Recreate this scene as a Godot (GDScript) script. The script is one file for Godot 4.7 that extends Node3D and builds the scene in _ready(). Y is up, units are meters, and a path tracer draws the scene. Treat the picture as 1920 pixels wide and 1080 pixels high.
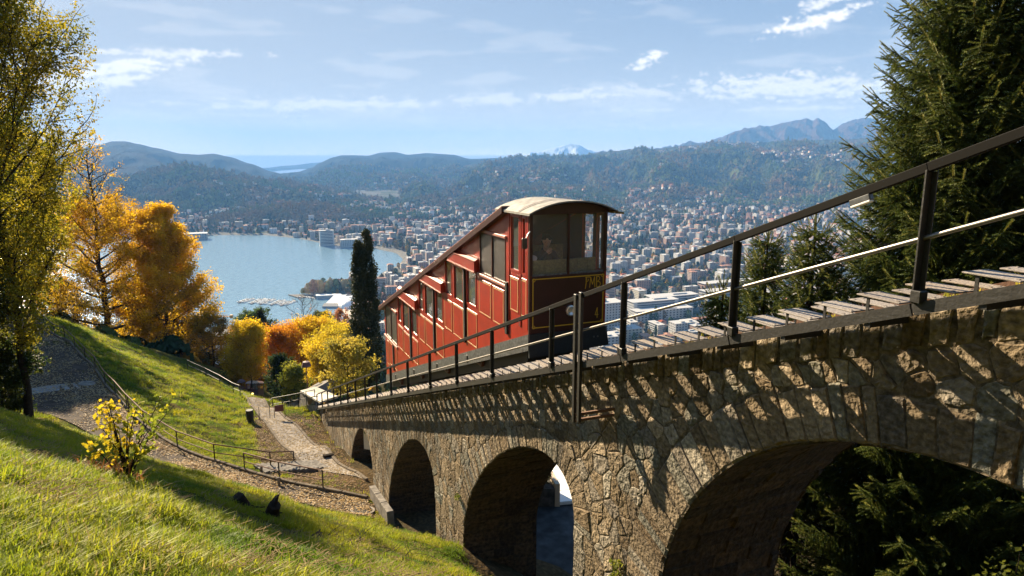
extends Node3D

# ---------------------------------------------------------------- frame of the place
# The camera is at the origin, y is up. The viaduct runs along U (uphill), its face looks along N.
const UP := Vector3.UP
const U := Vector3(0.3838252, 0.0, 0.9234058)
const N := Vector3(-0.9234058, 0.0, 0.3838252)
const D0 := 5.016
const LAKE := -230.0
const PITCH := 0.19199
const FOC := 1280.0
var TF := Transform3D(Basis(U, UP, N), -N * D0)
var ID := Transform3D()
var rng := RandomNumberGenerator.new()
var used := {}
var M := {}
var nz := FastNoiseLite.new()
var nz2 := FastNoiseLite.new()

func dirp(px: float, py: float) -> Vector3:      # direction of sight through a point of the photograph (1920 wide)
	var x := (px - 960.0) / FOC
	var y := -(py - 540.0) / FOC
	return Vector3(x, y * cos(PITCH) - sin(PITCH), -(cos(PITCH) + y * sin(PITCH)))
func at(px: float, py: float, d: float) -> Vector3:
	return dirp(px, py) * d
func on_level(px: float, py: float, y: float) -> Vector3:
	var r := dirp(px, py)
	return r * (y / r.y)
func rr(a: float, b: float) -> float:
	return rng.randf_range(a, b)
func deck(s: float) -> float:                    # height of the walkway's outer beam
	return -1.16 + 0.374 * (s + 3.69)

# ---------------------------------------------------------------- mesh builder
class MB:
	var v := PackedVector3Array()
	var n := PackedVector3Array()
	var c := PackedColorArray()
	var col := Color.WHITE
	func tri(a: Vector3, b: Vector3, d: Vector3, out: Vector3) -> void:
		var m := (d - a).cross(b - a)
		if m.length_squared() < 1e-18:
			return
		m = m.normalized()
		if m.dot(out) < 0.0:
			var t := b
			b = d
			d = t
			m = -m
		v.append(a); v.append(b); v.append(d)
		n.append(m); n.append(m); n.append(m)
		c.append(col); c.append(col); c.append(col)
	func quad(a: Vector3, b: Vector3, d: Vector3, e: Vector3, out: Vector3) -> void:
		tri(a, b, d, out)
		tri(a, d, e, out)
	func tris(a: Vector3, b: Vector3, d: Vector3, na: Vector3, nb: Vector3, nd: Vector3) -> void:
		var m := (d - a).cross(b - a)
		if m.dot(na + nb + nd) < 0.0:
			v.append(a); v.append(d); v.append(b)
			n.append(na); n.append(nd); n.append(nb)
		else:
			v.append(a); v.append(b); v.append(d)
			n.append(na); n.append(nb); n.append(nd)
		c.append(col); c.append(col); c.append(col)
	func box(p: Vector3, size: Vector3, b: Basis = Basis(), bev: float = 0.0) -> void:
		var h := size * 0.5
		if bev <= 0.0:
			for ax in 3:
				for sg in [-1.0, 1.0]:
					var e := Vector3.ZERO
					var f := Vector3.ZERO
					var g := Vector3.ZERO
					e[ax] = h[ax] * sg
					f[(ax + 1) % 3] = h[(ax + 1) % 3]
					g[(ax + 2) % 3] = h[(ax + 2) % 3]
					quad(p + b * (e - f - g), p + b * (e + f - g), p + b * (e + f + g), p + b * (e - f + g), b * e)
			return
		bev = minf(bev, minf(h.x, minf(h.y, h.z)) * 0.9)
		var k := h - Vector3.ONE * bev
		for ax in 3:
			var a1 := (ax + 1) % 3
			var a2 := (ax + 2) % 3
			for sg in [-1.0, 1.0]:
				var e := Vector3.ZERO
				var f := Vector3.ZERO
				var g := Vector3.ZERO
				e[ax] = h[ax] * sg
				f[a1] = k[a1]
				g[a2] = k[a2]
				quad(p + b * (e - f - g), p + b * (e + f - g), p + b * (e + f + g), p + b * (e - f + g), b * e)
				for s2 in [-1.0, 1.0]:      # the chamfers between faces a1 and a2, along ax
					var l := Vector3.ZERO
					l[ax] = k[ax]
					var q1 := Vector3.ZERO
					q1[a1] = h[a1] * sg
					q1[a2] = k[a2] * s2
					var q2 := Vector3.ZERO
					q2[a1] = k[a1] * sg
					q2[a2] = h[a2] * s2
					quad(p + b * (q1 - l), p + b * (q1 + l), p + b * (q2 + l), p + b * (q2 - l), b * (q1 + q2))
		for sx in [-1.0, 1.0]:
			for sy in [-1.0, 1.0]:
				for sz in [-1.0, 1.0]:
					tri(p + b * Vector3(h.x * sx, k.y * sy, k.z * sz), p + b * Vector3(k.x * sx, h.y * sy, k.z * sz), p + b * Vector3(k.x * sx, k.y * sy, h.z * sz), b * Vector3(sx, sy, sz))
	func bar(a: Vector3, e: Vector3, w: float, h: float, up: Vector3 = Vector3.UP, bev: float = 0.0) -> void:
		var x := (e - a).normalized()
		var z := x.cross(up).normalized()
		var y := z.cross(x)
		box((a + e) * 0.5, Vector3((e - a).length(), h, w), Basis(x, y, z), bev)
	func tube(p: Array, r: Array, k: int = 6, cap: bool = true) -> void:
		var rings := []
		var dirs := []
		var prev := Vector3.ZERO
		for i in p.size():
			var t: Vector3 = (p[mini(i + 1, p.size() - 1)] - p[maxi(i - 1, 0)]).normalized()
			var x := prev
			if i == 0:
				x = t.cross(Vector3.UP if absf(t.y) < 0.9 else Vector3.RIGHT).normalized()
			else:
				x = (prev - t * prev.dot(t)).normalized()
			prev = x
			var y := t.cross(x)
			var ring := []
			var ds := []
			for j in k:
				var q := TAU * j / k
				var o := x * cos(q) + y * sin(q)
				ds.append(o)
				ring.append(p[i] + o * float(r[i]))
			rings.append(ring)
			dirs.append(ds)
		for i in p.size() - 1:
			for j in k:
				var j2 := (j + 1) % k
				tris(rings[i][j], rings[i + 1][j], rings[i + 1][j2], dirs[i][j], dirs[i + 1][j], dirs[i + 1][j2])
				tris(rings[i][j], rings[i + 1][j2], rings[i][j2], dirs[i][j], dirs[i + 1][j2], dirs[i][j2])
		if cap:
			for e in [0, p.size() - 1]:
				var out: Vector3 = (p[e] - p[1 if e == 0 else e - 1])
				for j in range(1, k - 1):
					tri(rings[e][0], rings[e][j], rings[e][j + 1], out)
	func prism(poly: Array, ez: Vector3) -> void:     # a flat outline (points in space), given thickness along ez
		var ctr := Vector3.ZERO
		for q in poly:
			ctr += q
		ctr = ctr / poly.size() + ez * 0.5
		var ex: Vector3 = (poly[1] - poly[0]).normalized()
		var ey := ez.normalized().cross(ex)
		var flat := PackedVector2Array()
		for q in poly:
			flat.append(Vector2((q - poly[0]).dot(ex), (q - poly[0]).dot(ey)))
		var idx := Geometry2D.triangulate_polygon(flat)
		for i in range(0, idx.size(), 3):
			tri(poly[idx[i]], poly[idx[i + 1]], poly[idx[i + 2]], -ez)
			tri(poly[idx[i]] + ez, poly[idx[i + 1]] + ez, poly[idx[i + 2]] + ez, ez)
		var cw := Geometry2D.is_polygon_clockwise(flat)
		for i in poly.size():
			var a: Vector3 = poly[i]
			var e: Vector3 = poly[(i + 1) % poly.size()]
			var out := (e - a).cross(ez.normalized())
			quad(a, e, e + ez, a + ez, -out if cw else out)
	func lathe(base: Vector3, axis: Vector3, prof: Array, k: int = 16) -> void:   # prof: [radius, along] pairs
		var t := axis.normalized()
		var x := t.cross(Vector3.UP if absf(t.y) < 0.9 else Vector3.RIGHT).normalized()
		var y := t.cross(x)
		for i in prof.size() - 1:
			var a: Vector2 = prof[i]
			var e: Vector2 = prof[i + 1]
			var sl := Vector2(e.y - a.y, -(e.x - a.x)).normalized()
			for j in k:
				var q1 := TAU * j / k
				var q2 := TAU * (j + 1) / k
				var o1 := x * cos(q1) + y * sin(q1)
				var o2 := x * cos(q2) + y * sin(q2)
				var n1 := o1 * sl.x + t * sl.y
				var n2 := o2 * sl.x + t * sl.y
				var pa := base + o1 * a.x + t * a.y
				var pb := base + o2 * a.x + t * a.y
				var pc := base + o2 * e.x + t * e.y
				var pd := base + o1 * e.x + t * e.y
				if a.x > 1e-5:
					tris(pa, pb, pc, n1, n2, n2)
				if e.x > 1e-5:
					tris(pa, pc, pd, n1, n2, n1)
	func mesh(tr: Transform3D = Transform3D()) -> ArrayMesh:
		var a := []
		a.resize(Mesh.ARRAY_MAX)
		if tr == Transform3D():
			a[Mesh.ARRAY_VERTEX] = v
			a[Mesh.ARRAY_NORMAL] = n
		else:
			a[Mesh.ARRAY_VERTEX] = tr * v
			a[Mesh.ARRAY_NORMAL] = Transform3D(tr.basis.orthonormalized(), Vector3.ZERO) * n
		a[Mesh.ARRAY_COLOR] = c
		var m := ArrayMesh.new()
		m.add_surface_from_arrays(Mesh.PRIMITIVE_TRIANGLES, a)
		return m

# ---------------------------------------------------------------- nodes
func fresh(called: String) -> String:
	if not used.has(called):
		used[called] = 0
		return called
	used[called] += 1
	return "%s_%03d" % [called, used[called]]
func tag(o: Node, label: String, cat: String = "", group: String = "", kind: String = "") -> Node:
	if label: o.set_meta("label", label)
	if cat: o.set_meta("category", cat)
	if group: o.set_meta("group", group)
	if kind: o.set_meta("kind", kind)
	return o
func thing(called: String, label: String, cat: String, tr: Transform3D, group: String = "") -> Node3D:
	var o := Node3D.new()
	o.name = fresh(called)
	add_child(o)
	o.transform = tr
	tag(o, label, cat, group)
	return o
func world_of(o: Node) -> Transform3D:
	var t := Transform3D()
	while o is Node3D and o != self:
		t = (o as Node3D).transform * t
		o = o.get_parent()
	return t
func part(mb: MB, called: String, mat: Material, parent: Node = null, frame: Transform3D = Transform3D(), label: String = "") -> MeshInstance3D:
	var o := MeshInstance3D.new()
	if parent == null:
		o.name = fresh(called)
		o.mesh = mb.mesh(frame)
		o.material_override = mat
		add_child(o)
		return o
	var k := called
	var i := 0
	while parent.has_node(NodePath(k)):
		i += 1
		k = "%s_%03d" % [called, i]
	o.name = k
	o.mesh = mb.mesh(world_of(parent).affine_inverse() * frame)
	o.material_override = mat
	parent.add_child(o)
	if label: o.set_meta("label", label)
	return o
func quick(parent: Node, called: String, num: int, mesh: Mesh, mat: Material) -> MeshInstance3D:   # many pieces: the number is known, no search for a free name
	var o := MeshInstance3D.new()
	o.name = called if num == 0 else "%s_%03d" % [called, num]
	o.mesh = mesh
	o.material_override = mat
	parent.add_child(o)
	return o
func swarm(called: String, mesh: Mesh, mat: Material, xf: Array, cols: PackedColorArray, parent: Node = null) -> MultiMeshInstance3D:
	var mm := MultiMesh.new()
	mm.transform_format = MultiMesh.TRANSFORM_3D
	mm.use_colors = true
	mm.mesh = mesh
	mm.instance_count = xf.size()
	var inv := Transform3D() if parent == null else world_of(parent).affine_inverse()
	var buf := PackedFloat32Array()
	buf.resize(xf.size() * 16)
	for i in xf.size():
		var t: Transform3D = inv * (xf[i] as Transform3D)
		var k := i * 16
		var b := t.basis
		buf[k] = b.x.x; buf[k + 1] = b.y.x; buf[k + 2] = b.z.x; buf[k + 3] = t.origin.x
		buf[k + 4] = b.x.y; buf[k + 5] = b.y.y; buf[k + 6] = b.z.y; buf[k + 7] = t.origin.y
		buf[k + 8] = b.x.z; buf[k + 9] = b.y.z; buf[k + 10] = b.z.z; buf[k + 11] = t.origin.z
		var q := cols[i]
		buf[k + 12] = q.r; buf[k + 13] = q.g; buf[k + 14] = q.b; buf[k + 15] = 1.0
	mm.buffer = buf
	var o := MultiMeshInstance3D.new()
	o.multimesh = mm
	o.material_override = mat
	if parent == null:
		o.name = fresh(called)
		add_child(o)
	else:
		o.name = called
		parent.add_child(o, true)
	o.set_meta("kind", "stuff")
	return o

# ---------------------------------------------------------------- materials
var tex_cache := {}
func noise_tex(sd: int, freq: float, oct: int, lo: float, hi: float, kind: int = 0, size: int = 512) -> Texture2D:
	var key := "%d %f %d %f %f %d %d" % [sd, freq, oct, lo, hi, kind, size]
	if tex_cache.has(key):
		return tex_cache[key]
	var f := FastNoiseLite.new()
	f.seed = sd
	f.frequency = freq
	f.fractal_octaves = oct
	f.noise_type = FastNoiseLite.TYPE_CELLULAR if kind == 1 else FastNoiseLite.TYPE_SIMPLEX_SMOOTH
	if kind == 2:
		f.fractal_type = FastNoiseLite.FRACTAL_RIDGED
	var t := NoiseTexture2D.new()
	t.width = size
	t.height = size
	t.seamless = true
	t.noise = f
	var g := Gradient.new()
	g.set_color(0, Color(lo, lo, lo))
	g.set_color(1, Color(hi, hi, hi))
	t.color_ramp = g
	tex_cache[key] = t
	return t
func mat(lin: Color, rough: float = 0.8, metal: float = 0.0, vcol: bool = false) -> StandardMaterial3D:
	var m := StandardMaterial3D.new()
	m.albedo_color = lin.linear_to_srgb()
	m.roughness = rough
	m.metallic = metal
	m.vertex_color_use_as_albedo = vcol
	return m
func grain(m: StandardMaterial3D, tex: Texture2D, per_m: float, bump: Texture2D = null, bump_cm: float = 1.0, world: bool = true) -> StandardMaterial3D:
	m.albedo_texture = tex
	m.uv1_triplanar = true
	m.uv1_world_triplanar = world
	m.uv1_scale = Vector3.ONE * per_m
	if bump:
		m.heightmap_enabled = true
		m.heightmap_texture = bump
		m.heightmap_scale = bump_cm
	return m
func leafy(lin: Color, through: float) -> StandardMaterial3D:
	var m := mat(lin, 0.55, 0.0, true)
	m.backlight_enabled = true
	m.backlight = Color(through, through, through).linear_to_srgb()
	m.cull_mode = BaseMaterial3D.CULL_DISABLED
	m.metallic_specular = 0.3
	return m

func materials() -> void:
	var spots := noise_tex(3, 0.012, 5, 0.55, 1.0)
	var fine := noise_tex(5, 0.05, 4, 0.6, 1.0)
	var bump := noise_tex(7, 0.02, 6, 0.0, 1.0)
	var craggy := noise_tex(9, 0.015, 6, 0.0, 1.0, 2)
	M.stone = grain(mat(Color(1, 1, 1), 0.92, 0, true), noise_tex(4, 0.03, 6, 0.42, 1.0), 0.8, noise_tex(10, 0.03, 6, 0.0, 1.0), 2.6)
	M.mortar = grain(mat(Color(0.27, 0.215, 0.15), 0.95), noise_tex(4, 0.02, 6, 0.3, 1.0), 0.8, craggy, 3.0)
	M.steel = grain(mat(Color(0.030, 0.026, 0.022), 0.55, 0.0), fine, 1.5, bump, 0.25)
	M.steel_worn = grain(mat(Color(0.34, 0.31, 0.28), 0.42, 0.6), fine, 3.0)
	M.tread = grain(mat(Color(0.50, 0.43, 0.375), 0.75, 0, true), noise_tex(12, 0.03, 5, 0.55, 1.0), 2.0, noise_tex(13, 0.16, 2, 0.0, 1.0), 0.4)
	M.rust = grain(mat(Color(0.21, 0.10, 0.055), 0.8, 0.1), fine, 2.0, bump, 0.3)
	M.asphalt = grain(mat(Color(0.135, 0.105, 0.085), 0.92), noise_tex(15, 0.01, 6, 0.45, 1.0), 0.35, noise_tex(16, 0.12, 3, 0, 1), 0.8)
	M.plaza = grain(mat(Color(0.07, 0.075, 0.085), 0.85), noise_tex(15, 0.01, 6, 0.3, 1.0), 0.25)
	M.concrete = grain(mat(Color(0.31, 0.28, 0.25), 0.9), spots, 0.4, bump, 0.8)
	M.kerb = grain(mat(Color(0.21, 0.17, 0.13), 0.92), spots, 0.4, bump, 0.8)
	M.pale_path = grain(mat(Color(0.36, 0.315, 0.275), 0.92), noise_tex(17, 0.012, 5, 0.62, 1.0), 0.3, bump, 1.0)
	M.cobble = grain(mat(Color(0.42, 0.41, 0.42), 0.8), noise_tex(18, 0.06, 2, 0.55, 1.0, 1), 1.2, noise_tex(18, 0.06, 2, 0.0, 1.0, 1), 3.0)
	M.dirt = grain(mat(Color(1, 1, 1), 0.97, 0, true), noise_tex(21, 0.02, 6, 0.45, 1.0), 0.45, bump, 5.0)
	M.rail = mat(Color(0.010, 0.009, 0.008), 0.8)
	M.rail.metallic_specular = 0.2
	M.red = grain(mat(Color(0.41, 0.027, 0.010), 0.38), noise_tex(23, 0.006, 4, 0.82, 1.0), 0.5)
	M.red.clearcoat_enabled = true
	M.red.clearcoat = 0.3
	M.red.clearcoat_roughness = 0.25
	M.maroon = grain(mat(Color(0.060, 0.016, 0.012), 0.4), noise_tex(23, 0.006, 4, 0.8, 1.0), 0.5)
	M.brown = mat(Color(0.085, 0.030, 0.020), 0.45)
	M.cream = mat(Color(0.52, 0.36, 0.15), 0.5)
	M.gold = mat(Color(0.62, 0.36, 0.02), 0.5)
	M.roofing = grain(mat(Color(0.46, 0.43, 0.385), 0.7), spots, 0.6, bump, 0.2)
	M.pink_edge = mat(Color(0.40, 0.16, 0.12), 0.5)
	M.dark_blue = grain(mat(Color(0.022, 0.030, 0.038), 0.5), fine, 0.6)
	M.grey_skirt = grain(mat(Color(0.27, 0.275, 0.28), 0.42, 0.35), noise_tex(24, 0.02, 4, 0.45, 1.0), 0.8)
	M.slate = grain(mat(Color(0.085, 0.070, 0.066), 0.3), noise_tex(25, 0.008, 5, 0.6, 1.0), 0.7)
	M.slate.clearcoat_enabled = true
	M.slate.clearcoat = 0.5
	M.bench = grain(mat(Color(0.31, 0.235, 0.09), 0.6), noise_tex(26, 0.02, 4, 0.6, 1.0), 1.4)
	M.black = mat(Color(0.012, 0.012, 0.012), 0.6)
	M.chrome = mat(Color(0.80, 0.79, 0.77), 0.32, 0.8)
	M.glass = mat(Color(0.9, 0.93, 0.95), 0.03)
	M.glass.albedo_color.a = 0.08
	M.glass.transparency = BaseMaterial3D.TRANSPARENCY_ALPHA
	M.glass.cull_mode = BaseMaterial3D.CULL_DISABLED
	M.tint = mat(Color(0.25, 0.27, 0.25), 0.04)
	M.tint.albedo_color.a = 0.3
	M.tint.transparency = BaseMaterial3D.TRANSPARENCY_ALPHA
	M.tint.cull_mode = BaseMaterial3D.CULL_DISABLED
	M.white = mat(Color(0.78, 0.77, 0.75), 0.6)
	M.bark = grain(mat(Color(0.055, 0.042, 0.032), 0.95), spots, 1.5, bump, 3.0, false)
	M.bark_pale = grain(mat(Color(0.13, 0.105, 0.08), 0.95), spots, 1.5, bump, 2.0, false)
	M.leaf = leafy(Color(1, 1, 1), 1.1)
	M.needle = leafy(Color(1, 1, 1), 0.45)
	M.grass = leafy(Color(1, 1, 1), 1.0)
	M.plain = mat(Color(1, 1, 1), 0.85, 0, true)
	M.forest = grain(mat(Color(1, 1, 1), 0.97, 0, true), noise_tex(31, 0.035, 5, 0.35, 1.0), 1.0 / 420.0, noise_tex(32, 0.05, 4, 0.0, 1.0), 900.0)
	M.land = grain(mat(Color(1, 1, 1), 0.95, 0, true), noise_tex(33, 0.05, 5, 0.5, 1.0), 1.0 / 160.0)
	M.snow = grain(mat(Color(0.8, 0.82, 0.85), 0.8), noise_tex(33, 0.03, 5, 0.6, 1.0), 1.0 / 3000.0)
	M.tile_roof = grain(mat(Color(0.42, 0.19, 0.11), 0.9), fine, 0.5)
	M.water = mat(Color(0.20, 0.33, 0.42), 0.15)
	M.water.metallic_specular = 0.5
	M.water.heightmap_enabled = true
	M.water.heightmap_texture = noise_tex(41, 0.02, 5, 0.0, 1.0)
	M.water.heightmap_scale = 40.0
	M.water.uv1_triplanar = true
	M.water.uv1_world_triplanar = true
	M.water.uv1_scale = Vector3.ONE / 60.0
	M.water.albedo_texture = noise_tex(42, 0.008, 3, 0.85, 1.0)

	for m in [M.forest, M.land, M.plain, M.dirt]: m.metallic_specular = 0.08
	for m in [M.stone, M.mortar, M.asphalt, M.pale_path, M.kerb, M.concrete, M.bark, M.bark_pale]: m.metallic_specular = 0.2
	for m in [M.leaf, M.grass, M.needle]: m.metallic_specular = 0.22

# ---------------------------------------------------------------- sky
func sky_image() -> ImageTexture:
	var W := 4096
	var H := 2048
	var bytes := PackedFloat32Array()
	bytes.resize(W * H * 3)
	var f := FastNoiseLite.new()
	f.seed = 12
	f.frequency = 1.0
	f.fractal_octaves = 5
	var sun_az := -0.733
	# the clouds one can name: azimuth and height of the centre (degrees), half length, half height, lift per degree, strength
	var cl := []
	for q in [[230, 128, 120, 14, 0.20, 1.1], [310, 100, 130, 7, 0.04, 0.75], [205, 150, 60, 14, 0.1, 1.0], [100, 150, 90, 30, 0.1, 0.9], [620, 197, 230, 12, 0.02, 0.75], [480, 216, 110, 3, 0.0, 0.35], [290, 214, 45, 4, -0.1, 0.35],
			[1213, 114, 27, 12, 0.45, 1.05], [1525, 42, 68, 15, 0.18, 1.1], [1545, 6, 40, 10, 0.2, 0.9], [1480, 165, 180, 24, -0.02, 0.85], [1520, 203, 120, 4, 0.0, 0.7], [1210, 207, 70, 3, 0.0, 0.6], [930, 187, 90, 12, 0.0, 0.6],
			[1085, 180, 80, 12, 0.06, 0.75], [1200, 172, 70, 12, -0.1, 0.6], [1100, 262, 420, 20, 0.03, 0.75], [660, 282, 45, 12, 0.1, 0.7], [1400, 250, 200, 12, 0.0, 0.6], [740, 272, 140, 10, 0.0, 0.4]]:
		var r := dirp(q[0], q[1])
		var az := rad_to_deg(atan2(r.x, -r.z))
		var el := rad_to_deg(atan2(r.y, Vector2(r.x, r.z).length()))
		cl.append([az, el, q[2] / 22.3, q[3] / 22.3, q[4], q[5]])
	for i in 40:      # and as many more round the rest of the sky
		var az := -180.0 + 9.0 * i
		if absf(az) > 42.0:
			cl.append([az + rr(-4, 4), rr(2, 26), rr(2, 9), rr(0.3, 1.0), rr(-0.1, 0.1), rr(0.4, 1.0)])
	for y in H / 2:
		var el := 90.0 - (y + 0.5) * 180.0 / H
		var t := pow(1.0 - el / 90.0, 1.0)
		var hz := exp(-el / 7.5)          # paler towards the horizon
		var hz2 := exp(-el / 2.6)
		var base := Vector3(0.11, 0.265, 0.53).lerp(Vector3(0.36, 0.54, 0.745), clampf(exp(-el / 13.0) * 0.85, 0, 1))
		base = base.lerp(Vector3(0.88, 0.90, 0.92), clampf(hz * 0.62 + hz2 * 0.38, 0, 1))
		var hz3 := exp(-maxf(el, 0.0) / 2.0)
		var near_row := []
		for q in cl:
			if absf(el - q[1]) < q[3] * 3.0 + absf(q[4]) * q[2] * 1.6 + 0.5:
				near_row.append(q)
		for x in W:
			var az := (x + 0.5) * 360.0 / W
			if az > 180.0: az -= 360.0
			var c := base
			c = c.lerp(Vector3(1.95, 1.70, 1.45), hz3 * 0.85)
			var da := absf(az + 42.0)
			if da > 180.0: da = 360.0 - da
			var glow := exp(-pow(da / 48.0, 2.0)) * exp(-pow((el - 20.0) / 40.0, 2.0))
			c = c.lerp(Vector3(0.90, 0.93, 0.97), glow * 0.42)
			var a := 0.0
			for q in near_row:
				var dx: float = (az - q[0]) / q[2]
				if absf(dx) > 1.6: continue
				var dy: float = (el - q[1] - (az - q[0]) * q[4]) / q[3]
				if absf(dy) > 3.0: continue
				var w := f.get_noise_2d(az * 0.55, el * 1.7) * 0.9 + f.get_noise_2d(az * 2.0 + 50.0, el * 4.5) * 0.55
				var k: float = 1.0 - sqrt(dx * dx + dy * dy * (1.4 if dy < 0 else 1.0)) + w * 1.15
				a = maxf(a, clampf(k * 1.9, 0.0, 1.0) * q[5] * 0.9)
			if el < 40.0 and el > 0.0:
				var th := f.get_noise_2d(az * 0.09 + 7.0, el * 0.5 + 3.0)
				a = maxf(a, clampf((th - 0.12) * 1.1, 0.0, 0.28) * exp(-el / 14.0))
			if a > 0.0:
				c = c.lerp(Vector3(1.22, 1.19, 1.16), minf(a, 1.0))
			var k := (y * W + x) * 3
			bytes[k] = c.x
			bytes[k + 1] = c.y
			bytes[k + 2] = c.z
	var low := Vector3(0.80, 0.86, 0.92)
	for y in range(H / 2, H):
		for x in W:
			var k := (y * W + x) * 3
			bytes[k] = low.x; bytes[k + 1] = low.y; bytes[k + 2] = low.z
	var im := Image.create_from_data(W, H, false, Image.FORMAT_RGBF, bytes.to_byte_array())
	return ImageTexture.create_from_image(im)

func _ready() -> void:
	# camera, sky, sun, haze, exposure
	rng.seed = 20
	var cam := Camera3D.new()
	cam.name = "camera"
	cam.fov = rad_to_deg(2.0 * atan(540.0 / FOC))
	cam.near = 0.1
	cam.far = 60000.0
	cam.rotation.x = -PITCH
	add_child(cam)
	cam.current = true
	var env := Environment.new()
	env.background_mode = Environment.BG_SKY
	var sk := Sky.new()
	var sm := PanoramaSkyMaterial.new()
	sm.panorama = sky_image()
	sm.energy_multiplier = 0.29
	sk.sky_material = sm
	env.sky = sk
	env.tonemap_mode = Environment.TONE_MAPPER_LINEAR
	env.tonemap_exposure = 3.6
	env.fog_enabled = true
	env.fog_density = 0.0001
	env.fog_light_color = Color(0.50, 0.73, 1.0)
	env.sdfgi_enabled = true
	env.ssao_enabled = true
	env.ssil_enabled = true
	var we := WorldEnvironment.new()
	we.name = "sky"
	we.environment = env
	add_child(we)
	var sun := DirectionalLight3D.new()
	sun.name = "sun"
	sun.light_energy = 1.6
	sun.light_color = Color(1.0, 0.92, 0.78)
	sun.light_angular_distance = 0.5
	sun.shadow_enabled = true
	var saz := deg_to_rad(40.0)
	var sel := deg_to_rad(25.5)
	var to_sun := Vector3(-sin(saz) * cos(sel), sin(sel), -cos(saz) * cos(sel))
	add_child(sun)
	sun.look_at_from_position(to_sun * 100.0, Vector3.ZERO, UP)
	nz.seed = 5
	nz.frequency = 1.0
	nz.fractal_octaves = 4
	nz2.seed = 77
	nz2.frequency = 1.0
	nz2.fractal_octaves = 5
	nz2.fractal_type = FastNoiseLite.FRACTAL_RIDGED
	materials()
	var t0 := Time.get_ticks_msec()
	solve_ground()
	print("solve ", Time.get_ticks_msec() - t0)
	build_ground()
	build_far()
	print("far ", Time.get_ticks_msec() - t0)
	build_viaduct()
	print("viaduct ", Time.get_ticks_msec() - t0)
	build_walkway()
	build_car()
	build_person()
	print("car ", Time.get_ticks_msec() - t0)
	build_path_things()
	build_trees()
	print("trees ", Time.get_ticks_msec() - t0)
	build_grass()
	print("all ", Time.get_ticks_msec() - t0)

# ---------------------------------------------------------------- the hillside near the viaduct
var cp := []          # control points: (x, z) and y
var cw := PackedFloat64Array()
const GX0 := -75.0
const GZ0 := -112.0
const GS := 0.5
const GW := 231
const GH := 241
var gh := PackedFloat32Array()
var path_out := []    # the asphalt path's outer edge (fence side) and inner edge
var path_in := []
var low_l := []       # the lower concrete path: left and right edge
var low_r := []
var path_poly := PackedVector2Array()
var low_poly := PackedVector2Array()

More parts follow.
